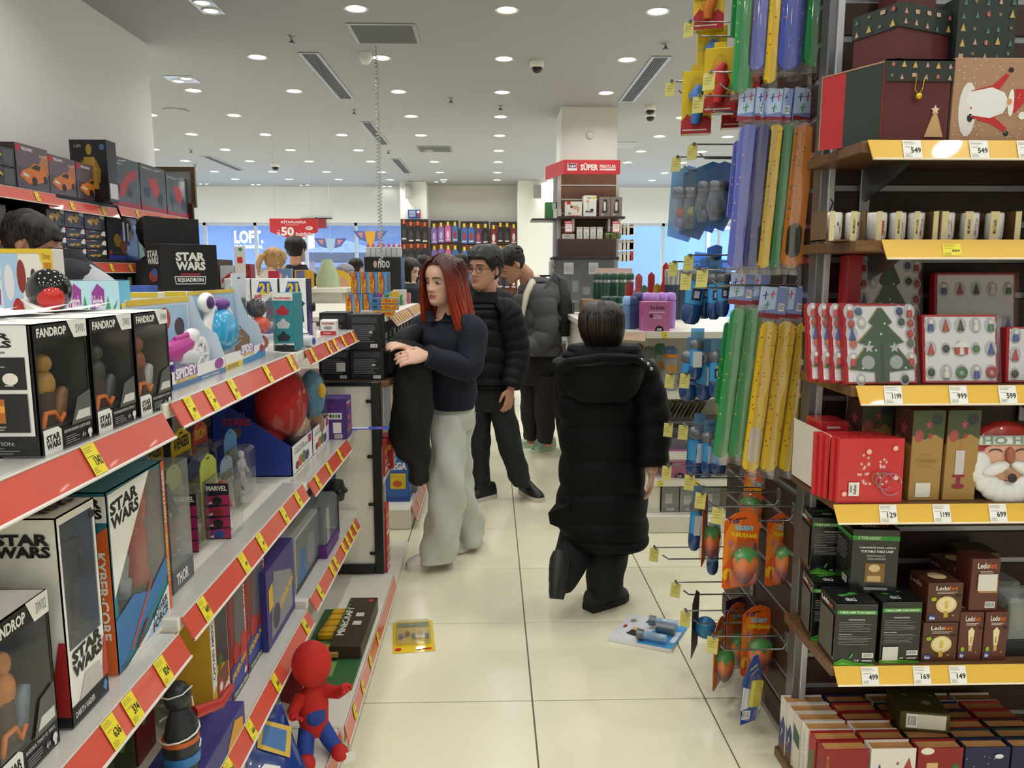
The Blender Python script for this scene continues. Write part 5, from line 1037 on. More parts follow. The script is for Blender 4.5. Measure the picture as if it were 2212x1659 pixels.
mx = lambda px: P((px,490),Y=1.865).x
tray(mx(1783),mx(1872),[(mx(1791),mx(1802),None),(mx(1837),mx(1850),'MUMSAH')],'first brown mug box with two house mugs')
tray(mx(1868),mx(2028),[(mx(1893),mx(1904),None),(mx(1934),mx(1946),'MUMSAH'),(mx(1974),mx(1985),'Mini Candle'),(mx(2015),mx(2025),None)],'middle brown mug box with three mugs')
tray(mx(2030),mx(2205),[(mx(2033),mx(2047),None),(mx(2083),mx(2100),'MUMSAH'),(mx(2138),mx(2156),'Mini Candle'),(mx(2192),mx(2204),None)],'last brown mug box with three mugs')
def mug(px,r,kind,lab):
    e = empty('mug',(mx(px),1.865+.045,1.541),label=lab,cat='mug',group='printed white mugs')
    obj('cup',MB().lathe([(r*.85,0),(r,.008),(r,.06),(r*.95,.066),(r*.9,.062),(r*.88,.01),(.001,.008)],CER,20),e)
    p = MB()
    def at(a,z,k=1.012): return (r*k*math.sin(a),-r*k*math.cos(a),z)
    def patch(pts,c): p.add([at(a,z) for a,z in pts],[tuple(range(len(pts)))],c)
    if kind == 'house':
        patch([(-.5,.014),(.5,.014),(.5,.03),(.1,.044),(-.3,.03)],'#8a5a48'); patch([(-.4,.026),(.1,.044),(.55,.028),(.1,.034)],'#5a3a34'); patch([(-.7,.012),(-.5,.012),(-.6,.04)],'#5a3f3a'); patch([(-.8,.006),(.8,.006),(.8,.013),(-.8,.013)],'#d9d4d0')
    elif kind == 'bell':
        patch([(-.45,.014),(.45,.014),(.3,.022),(.2,.044),(-.2,.044),(-.3,.022)],'#b5716a'); patch([(-.3,.05),(.3,.05),(0,.044)],'#c88d84'); patch([(-.1,.008),(.1,.008),(0,.014)],'#a8504a')
    elif kind == 'deer':
        patch([(-.4,.022),(.2,.022),(.2,.036),(-.4,.036)],'#8d9aa0'); patch([(-.4,.01),(-.25,.01),(-.25,.022),(-.4,.022)],'#b5504a'); patch([(.05,.01),(.2,.01),(.2,.022),(.05,.022)],'#b5504a'); patch([(.1,.034),(.5,.034),(.45,.05),(.15,.05)],'#c99a7a'); patch([(.2,.038),(.35,.038),(.35,.044),(.2,.044)],'#f1efec')
    elif kind == 'boot':
        patch([(.1,.01),(.5,.01),(.55,.018),(.35,.022),(.4,.046),(.1,.046)],'#b5605a'); patch([(.1,.03),(.4,.03),(.4,.036),(.1,.036)],'#7a8aa0')
    if p.n: obj('picture',p,e)
mug(1818,.0195,'house','white mug printed with a snowy house, leftmost'); mug(1862,.0195,'house','white house mug beside the first strap'); mug(1912,.024,'boot','white mug printed with a patchwork boot'); mug(1959,.019,'bell','white mug with pink bell in the middle box'); mug(2000,.019,'deer','white mug with reindeer at its edge in the middle box'); mug(2064,.021,'bell','white mug with pink bell in the last box'); mug(2118,.021,'deer','white mug with red-nosed reindeer in the last box'); mug(2173,.021,None,'plain-looking white mug at the right end')
# ---- third shelf: wooden decoration sets
REDC = M('#a8232b',.35); TRAYW = M('#dfe0e6',.35)
def tree_outline(w,h):
    pts = [(0,h)]; n = 3; out = []
    for k in range(n):
        a = h*(1-.16-.28*k); out += [(w*(.13+.13*k),a),(w*(.08+.09*k),a-.02*h)]
    right = [(w*.03,h*.99)]+[(w*.17,h*.80),(w*.10,h*.76),(w*.33,h*.53),(w*.2,h*.5),(w*.48,h*.17),(w*.1,h*.13),(w*.1,0)]
    return right+[(-x,y) for x,y in right[::-1]]
def wells(e,w,h,spots,t):
    for i,(u,v,c,k) in enumerate(spots):
        x,z = (u-.5)*w,v*h; b = MB()
        b.lathe([(.016 if k else .013,0),(.015 if k else .012,.0012)],M('#b9bac4',.4),12,T=Matrix.Translation((x,-.0012,z)) @ Matrix.Rotation(PI/2,4,'X') @ Matrix.Diagonal((1,1.3,1,1)))
        if k == 1: b.ball((x,-.004,z+.008),(.006,.005,.007),'#e6e2dd',8,6).rings([(x,-.004,z-.014,.008,.005),(x,-.004,z,.007,.005),(x,-.004,z+.004,.003,.003)],c,8)
        elif k == 2: b.rings([(x,-.004,z-.014,.009,.005),(x,-.004,z+.014,.001,.001)],c,10)
        elif k == 3: b.lathe([(.014,-.003),(.014,.003),(.007,.003),(.007,-.003)],c,14,T=Matrix.Translation((x,-.004,z)) @ Matrix.Rotation(PI/2,4,'X'))
        else: b.ball((x,-.004,z),(.009,.005,.01),c,8,6)
        obj('ornament',b,e)
def deco_box(pos,w,h,rot,lab,kind,d=.03):
    e = empty('decoration_set',pos,label=lab,cat='decoration set',rot=rot,group='red boxed wooden decorations')
    mb = MB().box((-w/2,0,0),(w/2,d,h),REDC,.002).box((-w/2+.006,-.001,.006),(w/2-.006,.001,h-.006),TRAYW,.001); obj('box',mb,e)
    if kind == 'tree':
        T = Matrix.Translation((0,-.0015,h*.03)) @ Matrix(((1,0,0,0),(0,0,-1,0),(0,1,0,0),(0,0,0,1)))
        tw,th = w*.98,h*.93
        big = [(x*1.04,y) for x,y in tree_outline(tw,th)]
        obj('tree_edge',MB().prism(big,0,.0015,'#a88f55',T=T),e)
        t = MB().prism([(x*.97,y*.985) for x,y in tree_outline(tw,th)],.0015,.004,M('#274a32',.45),T=T)
        t.box((-.003,-.0062,h*.06),(.003,-.0052,h*.5),'#16241b')
        for (x,z) in ((-.03,.52),(.035,.46),(.0,.62),(-.05,.2),(.06,.2),(.01,.75),(-.015,.42),(.03,.3)): t.add([(x+.004*math.sin(i*.785)*(1 if i % 2 else .5),-.0058,h*z+.004*math.cos(i*.785)*(1 if i % 2 else .5)) for i in range(8)],[tuple(range(8))],'#dfe4dc')
        for x in (-.033,.033):
            t.add([(x+.014*(1 if i % 2 == 0 else .45)*math.sin(PI*i/5),-.0058,h*.45+.014*(1 if i % 2 == 0 else .45)*math.cos(PI*i/5)) for i in range(10)],[tuple(range(10))],'#b9bcc4')
            t.add([(x*1.1+.017*math.sin(PI*i/8),-.0058,h*.27+.017*math.cos(PI*i/8)) for i in range(16)],[tuple(range(16))],'#9da5a8')
        obj('wooden_tree',t,e)
        wells(e,w,h,[(.08,.9,'#b5322c',1),(.2,.9,'#3a5f86',0),(.78,.9,'#2a3f78',0),(.92,.9,'#b5322c',1),(.09,.75,'#a83a32',0),(.24,.76,'#dcd8d2',0),(.8,.77,'#274a32',0),(.93,.75,'#a83a32',0),(.1,.62,'#2a3f8a',2),(.92,.62,'#b5322c',0),(.11,.5,'#c25a4a',0),(.92,.5,'#5a6a4a',0),(.1,.3,'#b5322c',1),(.92,.3,'#b5322c',1),(.2,.06,'#dcd8d2',0),(.82,.06,'#274a32',0)],0)
    else:
        sp = []
        R = random.Random(kind)
        for j,v in enumerate((.84,.5,.16)):
            for i in range(5):
                c = ('#2f4f9c','#b5322c','#22402c','#e2ddd6','#3f7a4a')[(i+j) % 5]
                sp.append(((i+.5)/5,v,c,(1,2,2,1,1)[i] if j == 0 else (2,0,1,0,2)[i] if j == 1 else (0,1,3,1,3)[i]))
        wells(e,w,h,sp,0)
        obj('toy_house',MB().box((-.016,-.007,h*.42),(.016,-.001,h*.52),'#b5322c',.001).prism([(-.024,h*.52),(.024,h*.52),(0,h*.62)],.001,.008,'#e9e7e4',T=Matrix(((1,0,0,0),(0,0,-1,0),(0,1,0,0),(0,0,0,1)))),e)
    obj('cover',MB().add([(-w/2,-.012,.002),(w/2,-.012,.002),(w/2,-.012,h-.002),(-w/2,-.012,h-.002)],[(0,1,2,3)],clear('#ffffff',.95,.04)),e)
    return e
lean = -.2
for k in range(3): deco_box((.962-.021*(k+1),1.866+.018*(k+1),1.1885),.183,.2,(lean,0,.1),('first','second','third')[k]+' red set leaning behind the front tree set','tree',.02)
deco_box((.962,1.852,1.1885),.183,.2,(lean,0,.06),'front red boxed set with a large green wooden tree','tree',.026)
deco_box((1.085,2.06,1.1885),.175,.325,(-.12,0,0),'red boxed tree set standing behind under the mug shelf','tree')
obj('decoration_box',MB().box((-.02,0,0),(.02,.05,.32),REDC,.002),None,'narrow red box edge beside the rear tree set','decoration set',loc=(.975,2.06,1.1885))
deco_box((1.166,1.862,1.1885),.19,.172,(-.17,0,0),'front red boxed set of fifteen little wooden ornaments',11)
deco_box((1.30,2.02,1.1885),.22,.275,(-.12,0,0),'rear red boxed set of little wooden ornaments',12)
deco_box((1.385,1.87,1.1885),.2,.14,(-.1,0,0),'red boxed set with nutcrackers cut by the right edge',13)
# ---- fourth shelf: napkins, candles, plate
e = empty('napkin_box',(.885,1.95,.8885),label='white cardboard tray packed with red napkins',cat='box')
mb = MB().box((-.03,-.07,0),(.055,-.067,.16),'#e9e4dc').box((-.03,-.07,0),(-.027,.17,.165),'#e4ddd2').box((-.03,.167,0),(.055,.17,.15),'#d9d2c8').box((-.03,-.07,0),(.055,.17,.003),'#d9d2c8'); obj('tray',mb,e)
def aNP(pr):
    for i in range(26): pr.star('f',.3+.2*random.random()+.25*(i > 14),.25+.5*random.random(),.035,'#f0d4d4',1,6,.25)
    pr.e('f',.1,.15,.04,.04,'#f5c2a8').e('f',.45,.8,.04,.04,'#f5c2a8').e('f',.85,.85,.04,.04,'#f5c2a8').e('f',.88,.4,.04,.04,'#f5c2a8').r('f',.16,.12,.32,.33,PAPER).tq('f','Kafner',[(.28,.15),(.28,.3),(.23,.3),(.23,.15)],'#1d1d1d',1.2).bar('f',.17,.15,.22,.3)
    for k in range(3):
        c = (.8-.1*k,.3+.05*k); r_ = .16-.04*k
        for i in range(10): a0,a1 = i*.55,(i+1)*.55; pr.p('f',('#b5788a','#a86a86','#8a6a3a')[k],(c[0]+r_*math.cos(a0),c[1]+r_*math.sin(a0)),(c[0]+(r_+.02)*math.cos(a0),c[1]+(r_+.02)*math.sin(a0)),(c[0]+(r_+.02)*math.cos(a1),c[1]+(r_+.02)*math.sin(a1)),(c[0]+r_*math.cos(a1),c[1]+r_*math.sin(a1)))
for k in range(5):
    obj('napkin_pack',carton('b',.165,.016,.165,M('#cf3136',.25,coat=.4),aNP if k == 0 else None),None,('front pack of red napkins with a snowflake reindeer and barcode','second pack of red napkins in the row','third pack of red napkins in the row','fourth pack of red napkins in the row','last pack of red napkins in the row')[k],'napkins','packs of red napkins',loc=(.945-.007*k,1.842+.019*k,.8885),rot=(-.03,0,0))
obj('napkin_pack',carton('b',.075,.1,.175,M('#cf3136',.25,coat=.4),lambda pr: pr.ln('f',.2,.8,.8,.95,2,'#f0c8c8')),None,'block of red napkins standing in the white tray','napkins','packs of red napkins',loc=(.915,1.99,.892))
def aGD(pr,candle=False):
    pr.p('f','#4a5638',(0,.72),(.4,.68),(.7,.74),(1,.68),(1,1),(0,1)).e('f',.2,.72,.14,.07,'#a8504f').e('f',.75,.9,.18,.06,'#2f3a3f').e('f',.55,.72,.06,.03,'#a8404a').star('f',.5,.84,.12,'#b54a6a',.5)
    if candle: pr.r('f',.3,.28,.58,.56,'#cfc6c9').p('f','#c8803a',(.4,.57),(.48,.57),(.45,.64)).r('f',.25,.26,.62,.29,'#8a2a3a').r('f',.38,.17,.5,.26,'#8a2a3a').e('f',.44,.16,.2,.03,'#8a2a3a')
    else: pr.t('f','Christmas',.15,.42,.85,.48,'#a8834a',.5).ln('f',.2,.36,.8,.4,1,'#a8834a').ln('f',.3,.5,.7,.52,1,'#a8834a').r('f',.2,.04,.68,.2,'#dedbd2')
    pr.p('l','#5a3a34',(0,.7),(1,.62),(1,1),(0,1)).star('l',.5,.78,.25,'#b54a6a',.4)
GLD = M('#a8854c',.4)
obj('candle_box',carton('b',.08,.08,.232,GLD,lambda pr: aGD(pr)),None,'tall gold box with blank white sticker beside the napkins','candle box','gold candle boxes',loc=(1.094,1.862,.8885))
obj('candle_box',carton('b',.082,.08,.232,GLD,lambda pr: aGD(pr,True)),None,'tall gold box printed with a white candle','candle box','gold candle boxes',loc=(1.184,1.862,.8885))
for k in range(2): obj('candle_box',carton('b',.085,.08,.232,GLD,lambda pr: aGD(pr)),None,('gold box in the shade behind the napkins','second gold box in the shade behind the napkins')[k],'candle box','gold candle boxes',loc=(1.03+.09*k,1.99,.8885))
e = empty('santa_plate',(1.31,1.885,.8885),label='ceramic plate shaped as a laughing Santa face with HO HO on the cap',cat='plate')
T = Matrix.Translation((0,0,.1)) @ Matrix.Rotation(PI/2-.15,4,'X')
mb = MB(); mb.lathe([(.001,.012),(.085,.01),(.1,0),(.1,-.006),(.08,-.01),(.001,-.01)],M('#b5322c',.25,coat=.5,noise=.35,scale=60),28,T=T); obj('plate',mb,e)
mb = MB(); WPL = M('#e9e8e6',.2,coat=.6); T2 = lambda x,y,z=0: T @ Matrix.Translation((x,y,z))
mb.lathe([(.07,.012),(.068,.016),(.001,.018)],M('#d9a488',.35,coat=.4),20,T=T2(0,0) @ Matrix.Diagonal((1,.75,1,1))); obj('face',mb,e)
mb = MB()
for i in range(11): a = PI+PI*i/10; mb.ball((0,0,0),(.03,.034,.012),WPL,10,6,T=T2(.072*math.cos(a),-.01+.075*math.sin(a),.012))
for s in (-1,1): mb.ball((0,0,0),(.04,.016,.012),WPL,10,6,T=T2(s*.038,-.022,.022) @ Matrix.Rotation(-s*.35,4,'Z'))
obj('beard',mb,e); obj('mouth',MB().ball((0,0,0),(.012,.012,.006),'#3a2420',10,6,T=T2(0,-.045,.03)),e)
obj('nose',MB().ball((0,0,0),(.013,.022,.01),M('#a8604c',.3),10,6,T=T2(0,.012,.022)),e)
mb = MB().box((-.08,.038,.014),(.08,.062,.022),M('#dfe6e0',.3),.004,T=T); mb.text('HO HO',((-.07,.04,.0235),(.14,0,0),(0,.02,0),(0,0,1),0),[(0,0),(1,0),(1,1),(0,1)],'#7f9a86',1.2); 
mb.v[-1] = mb.v[-1]@np.array(T)[:3,:3].T+np.array(T)[:3,3]; obj('cap_band',mb,e)
for s in (-1,1): obj('eye',MB().tube([T @ Vector((s*.035+.018*math.cos(a),.018+.01*math.sin(a),.019)) for a in np.linspace(.3,2.8,6)],.0015,'#3a2a24',5),e)
# ---- fifth shelf: lamps and bulbs
def aLD(pr):
    pr.r('f',.02,.84,.98,.905,'#3f9a3a').t('f','TABLE LAMP STAR DANCE',.08,.855,.92,.89,WHT,1).t('f','CHARGING METHOD',.3,.74,.7,.765,'#d8d8d8',.8).ln('f',.08,.55,.9,.72,6,'#7a7a7a').t('f','ŞARJ AÇIKLAMASI',.08,.5,.4,.52,'#d8d8d8',.6).ln('f',.08,.34,.9,.49,6,'#7a7a7a').bar('f',.68,.13,.95,.21).t('f','C€',.5,.07,.6,.1,WHT,.6).r('f',.68,.07,.92,.095,'#b0b0b0').p('f','#3f8f2a',(0,0),(1,0),(1,.03),(.5,.06),(.2,.12),(0,.05)).p('f','#6fc040',(0,0),(.6,0),(.2,.05)).p('f','#58b04a',(.36,.13),(.42,.2),(.46,.2),(.4,.12))
    pr.r('l',.1,.1,.9,.8,'#55524a').t('l','Ledo',.15,.87,.6,.95,WHT,1).t('l','let',.6,.87,.85,.95,'#c8602c',1).r('t',0,0,1,1,'#101312').t('t','Ledo',.55,.15,.3,.35,'#e0e0e0',.8).p('t','#4a8f3a',(.2,.5),(.7,.6),(.75,.55),(.3,.42)).e('t',.3,.45,.08,.06,'#3f8f3a').e('t',.6,.58,.1,.06,'#3f8f3a')
def aCT(pr):
    pr.r('f',.0,.83,1,.9,'#3f9a3a').t('f','C TYPE SOCKET',.12,.845,.6,.885,WHT,1).t('f','TAŞINABİLİR MASA LAMBASI',.15,.7,.92,.74,WHT,1).t('f','PORTABLE TABLE LAMP',.2,.64,.88,.68,WHT,1).t('f','RENK/COLOR/CCT',.33,.575,.72,.605,'#c8c8c8',.6).t('f','WARM WHITE/SARI',.33,.53,.72,.56,'#c8c8c8',.6).r('f',.3,.18,.72,.48,'#8a6a3a').e('f',.5,.4,.12,.06,'#e8d29a').r('f',.36,.19,.64,.28,'#d0b07a').r('f',.3,.06,.8,.1,'#8a8a8a').t('t','Ledo',.25,.1,.6,.35,WHT,1).t('t','let',.6,.1,.85,.35,'#c8602c',1).p('t','#3f8f3a',(.1,.6),(.7,.8),(.75,.75),(.2,.5)).r('l',0,.83,1,.9,'#3f9a3a').ln('l',.1,.45,.9,.75,9,'#6a6a6a').bar('l',.55,.12,.85,.22)
BKC = M('#0f1211',.25,coat=.4)
ml = carton('lamp_box',.105,.11,.165,BKC,aLD).mesh('lamp_box'); mc = carton('lamp_box',.12,.11,.175,BKC,aCT).mesh('lamp_box')
z5 = .4585
obj('lamp_box',ml,None,'black and green lamp box, front left on the lower shelf','lamp box','black lamp boxes',loc=(.93,1.835,z5),rz=-.05)
o = obj('lamp_box',ml,None,'black and green lamp box with white sticker, second in front','lamp box','black lamp boxes',loc=(1.052,1.845,z5)); obj('sticker',MB().box((-.045,-.003,.008),(-.005,-.0022,.045),'#d8d6d0'),o)
obj('lamp_box',mc,None,'black portable table lamp box stacked on top with C TYPE SOCKET','lamp box','black lamp boxes',loc=(1.0,1.90,z5+.166),rz=-.1)
obj('lamp_box',ml,None,'black lamp box in the second row at the post','lamp box','black lamp boxes',loc=(.925,1.965,z5),rz=-.15)
obj('lamp_box',ml,None,'black lamp box against the slatwall at the left end','lamp box','black lamp boxes',loc=(.94,2.03,z5+.166),rz=-.12)
obj('lamp_box',mc,None,'black lamp box at the back showing a grey sticker','lamp box','black lamp boxes',loc=(1.06,2.02,z5+.166))
BRC = M('#54301f',.35)
def aBU(pr,tall=False):
    pr.t('f','Ledo',.22,.82,.6,.93,WHT,.8).t('f','let',.6,.82,.85,.93,'#d0682c',.8).ln('f',.25,.73,.85,.79,2,'#d8cfc4')
    if tall: pr.p('f','#e8dfae',(.36,.62),(.5,.7),(.64,.62),(.58,.32),(.42,.32)).r('f',.43,.2,.57,.32,'#c8a86a').r('f',.47,.36,.53,.5,'#b9903a')
    else: pr.e('f',.54,.45,.3,.22,'#dfc88a').e('f',.54,.47,.24,.17,'#ecdcae').r('f',.48,.12,.6,.28,'#c8a23a').r('f',.49,.35,.59,.55,'#d9b95c')
    pr.r('f',.06,.05,.26,.18,'#2a4a9a').t('f','6w',.08,.07,.24,.16,WHT,1.4).e('f',.17,.6 if not tall else .24,.08,.05,'#9ab82c').r('f',.8,.66,.95,.7,'#1a1a1a').r('f',.72,.16,.78,.19,'#d89a2c').e('t',.5,.5,.25,.25,'#dcc896').t('l','Ledo',.1,.8,.7,.92,'#c8bfb4',.6)
mbg = carton('bulb_box',.092,.09,.105,BRC,aBU).mesh('bulb_box'); mbt = carton('bulb_box',.062,.07,.132,M('#5d2f26',.35),lambda pr: aBU(pr,True)).mesh('bulb_box')
obj('bulb_box',mbg,None,'brown round bulb box, lower of the stacked pair','bulb box','brown bulb boxes',loc=(1.16,1.85,z5)); obj('bulb_box',mbg,None,'brown round bulb box, upper of the stacked pair','bulb box','brown bulb boxes',loc=(1.168,1.855,z5+.106))
obj('bulb_box',mbt,None,'brown pear bulb box, first in front','bulb box','brown bulb boxes',loc=(1.242,1.852,z5)); obj('bulb_box',mbt,None,'brown pear bulb box, second in front','bulb box','brown bulb boxes',loc=(1.308,1.852,z5))
o = obj('bulb_box',carton('bulb_box',.075,.07,.14,M('#5d2f26',.35),lambda pr: pr.t('f','Ledo',.2,.82,.6,.93,WHT,.8).t('f','let',.6,.82,.88,.93,'#d0682c',.8).ln('f',.3,.72,.8,.78,2,'#d8cfc4').r('f',.3,.35,.95,.6,'#b88a4a').bar('f',.55,.06,.9,.18)),None,'brown tall bulb box with white sticker on the pear bulbs','bulb box',loc=(1.272,1.86,z5+.133)); obj('sticker',MB().box((-.02,-.003,.055),(.03,-.0022,.1),'#dedbd4'),o)
for k in range(3): obj('bulb_box',mbg,None,('brown bulb box lying behind the stacked pair','brown bulb box behind the sticker box','brown bulb box in the shade at the back')[k],'bulb box','brown bulb boxes',loc=(1.19+.1*k,1.98,z5+.106*(k == 1)+(.0 if k != 1 else 0)))
for k in range(2):
    e = empty('clear_box',(1.40+.005*k,1.87+.11*k,z5),label=('clear plastic box with dark base at the right end of the lamp shelf','clear plastic box standing behind at the right end')[k],cat='box')
    obj('cover',MB().box((-.05,0,.045),(.05,.09,.16),clear('#e8eeee',.78,.06),.004),e); obj('base',MB().box((-.05,0,0),(.05,.09,.045),'#15161a',.002),e); obj('ornament',MB().ball((0,.045,.09),(.03,.03,.04),M('#55561e',.4,noise=.3,scale=60),12,8),e)
for k in range(2): obj('gift_box',carton('b',.1,.09,.11,M('#4a4a22',.45,noise=.25,scale=50),lambda pr: pr.star('f',.4,.5,.15,'#9a9468')),None,('olive gift box on the lamp shelf beneath the plate','olive gift box deeper on the lamp shelf')[k],'gift box','olive gift boxes',loc=(1.36+.02*k,2.04,z5+.111*k))
# ---- bottom: rows of decorative books
COV = ['#8f1f24','#e6e2da','#1d2350','#7a1a1e','#2f1a1c','#a8242a','#dcd6c8','#3a2430','#253a36']
PAGE = wood('#a8713c','#c9975a',(2,30,30),.6,'page_edges')
bw,bt,bh,zt = .122,.042,.17,.0305
n = 0; coln = ['first','second','third','fourth','fifth']; rown = ['front','second','third','fourth','fifth','back']
for j in range(6):
    for i in range(5):
        x = .883+.128*i+bw/2-.003*j; y = 1.868+.0455*j; c = COV[(i*3+j*5+(i*j) % 4) % len(COV)]
        c = {(0,0): '#8f1f24',(0,1): '#e6e2da',(0,2): '#8f1f24',(0,3): '#1a2048',(0,4): '#1a2048',(5,0): '#e6e2da',(4,0): '#e6e2da'}.get((j,i),c)
        if j == 5 and y > 2.11: continue
        e = empty('book',(x,y,zt),label='decorative book, %s from the left in the %s row on the floor board' % (coln[i],rown[j]),cat='book',group='decorative books standing in rows')
        cv = MB(); cv.box((-bw/2,0,0),(bw/2,.003,bh),c).box((-bw/2,bt-.003,0),(bw/2,bt,bh),c).box((-bw/2,.003,0),(-bw/2+.003,bt-.003,bh),c)
        pr = Pr(cv,bw,bt,bh)
        if j == 0:
            if i == 0: pr.t('f','LES',.06,.55,.12,.9,'#b8923a',.6).p('f','#2a1f22',(.4,0),(.9,0),(.8,.5),(.65,.62),(.5,.5)).p('f','#e9e4da',(.45,.4),(.7,.4),(.7,.52),(.5,.52))
            elif i == 1: pr.p('f','#4a4a8a',(.05,0),(.35,0),(.35,.4),(.2,.75),(.05,.4)).p('f','#a8483a',(.7,0),(.95,0),(.95,.6),(.85,.85),(.7,.6)).star('f',.6,.75,.04,'#8a3a3a')
            elif i == 2: pr.r('f',.2,.1,.45,.75,'#d9b87a').e('f',.85,.6,.1,.14,'#3f6a3a').e('f',.2,.95,.15,.06,'#e9e4da')
            else:
                for k in range(14): pr.e('f',random.random()*.94+.03,random.random()*.9+.05,.012,.01,'#dfe2ee',6)
                pr.e('f',.45,.55,.07,.09,'#e9e6e0').p('f','#a8242a',(.33,.1),(.6,.1),(.55,.42),(.4,.42)).e('f',.15,.5,.1,.04,'#e6e6ee').e('f',.75,.85,.1,.04,'#e6e6ee')
        if i == 0:
            fl = 'l'
            if j == 2: pr.tq(fl,'NEW BEGIN',[(.75,.9),(.75,.05),(.25,.05),(.25,.9)],'#d8cfc4',1)
            elif j >= 4: pr.p(fl,'#3a3f78',(0,0),(1,0),(1,.55),(.6,.7),(.2,.5),(0,.6)).e(fl,.5,.4,.08,.05,'#e9e6e0').e(fl,.3,.3,.08,.05,'#c8a24a').p(fl,'#6a4a3a',(0,0),(1,0),(1,.18),(0,.22))
            elif j == 1: pr.p(fl,'#55683a',(0,.3),(.8,.35),(.9,.8),(.2,.7))
            elif j == 3: pr.p(fl,'#2f5a4a',(0,.5),(1,.45),(1,.7),(0,.8))
        obj('cover',cv,e); obj('pages',MB().box((-bw/2+.003,.003,.002),(bw/2-.001,bt-.003,bh-.006),PAGE),e); n += 1
e = empty('gift_box',(1.205,2.0,zt+bh+.001),-.18,'olive gift box with snowflakes and white label lying on the books','gift box')
mb = MB().box((-.065,-.06,0),(.065,.06,.055),M('#47461c',.45,noise=.15,scale=60),.002); pr = Pr(mb,0,0,0,{'f': ((-.065,-.06,0),(.13,0,0),(0,0,.055),(0,-1,0)),'t': ((-.065,-.06,.055),(.13,0,0),(0,.12,0),(0,0,1))})
pr.r('f',.12,.15,.92,.92,'#d9d4c6').bar('f',.14,.2,.34,.88).star('t',.65,.45,.14,'#a8a384',1,6).star('t',.3,.75,.07,'#a8a384',1,6).star('t',.85,.8,.06,'#a8a384',1,6); obj('carton',mb,e)
# ================================================================ hooks and hanging toys on the side of the slatwall
WIRE = M('#8b8d90',.25,metal=.85,name='chrome_wire')
_hk = {}
def hook(y,z,L,lab,ticket='#c6bf6c'):
    e = empty('peg_hook',(SX,y,z),label=lab,cat='peg hook',group='chrome peg hooks on the slatwall')
    k = round(L,2)
    if k not in _hk:
        a = MB().tube([(0,0,-.02),(-.012,0,.0),(-L*.96,0,.0)],.0026,WIRE,6).tube([(-L*.96,-.014,.0),(-L*.96,.014,0)],.0045,WIRE,6).mesh('upper_wire')
        b = MB().tube([(0,0,-.02),(-.015,0,-.045),(-L*.8,0,-.045),(-L*.87,0,-.03)],.0028,WIRE,6).mesh('prong')
        p = MB().box((-.006,-.012,-.05),(.0,.012,.01),STEEL,.001).mesh('back_plate'); _hk[k] = (a,b,p)
    a,b,p = _hk[k]
    obj('upper_wire',a,e); obj('prong',b,e); obj('back_plate',p,e)
    t = MB().box((-.0006,-.017,-.05),(.0006,.017,.0),M(ticket,.5)); pr = Pr(t,0,0,0,{'l': ((-.0006,.017,-.05),(0,-.034,0),(0,0,.05),(-1,0,0))}); pr.ln('l',.15,.3,.8,.8,3,'#a89f40',.3)
    obj('price_ticket',t,e,loc=(-L*.965,0,-.002),rot=(0,.2,1.0))
    return e
for y,z,L,lb in ((2.25,2.02,.30,'hook holding the middle row of foam planes'),(2.25,1.47,.30,'hook holding the yellow foam planes'),(2.25,2.50,.28,'hook holding the top row of foam planes'),
                (2.36,1.98,.30,'second hook behind the middle foam planes'),(2.36,1.46,.32,'second hook behind the yellow foam planes')): hook(y,z,L,lb)
for k,(y,z,L,lb) in enumerate(((2.20,.77,.24,'hook carrying the front squishy fruit card'),(2.32,.78,.26,'empty-ended hook second from the post'),(2.46,.80,.26,'hook third from the post above the squishy toys'),(2.62,.79,.30,'hook nearest the low white shelf, upper row'),
    (2.20,.36,.24,'lowest hook carrying the blue wrapped toy'),(2.38,.36,.28,'low hook with a squishy card and blue ball'),(2.52,.40,.28,'low hook behind the blue ball'),(2.70,.46,.32,'low empty hook reaching over the floor tiles'))): hook(y,z,L,lb)
for k,(z,lb) in enumerate(((1.86,'uppermost'),(1.50,'second'),(1.10,'third'),(.92,'fourth'))): hook(2.74,z,.27,lb+' hook of the blue bottle toys, far column'); hook(2.60,z+.02,.25,lb+' hook of the blue bottle toys, near column')
BAG = clear('#ffffff',.96,.06,refl=.13)
def rrect(w,L,r=.5,n=6):
    pts = []
    for cx,cy,a0 in ((w/2-w*r/1,L-w*r,0),(-w/2+w*r,L-w*r,PI/2),(-w/2+w*r,w*r,PI),(w/2-w*r,w*r,1.5*PI)):
        for i in range(n+1): a = a0+PI/2*i/n; pts.append((cx+w*r*math.cos(a),cy+w*r*math.sin(a)))
    return pts
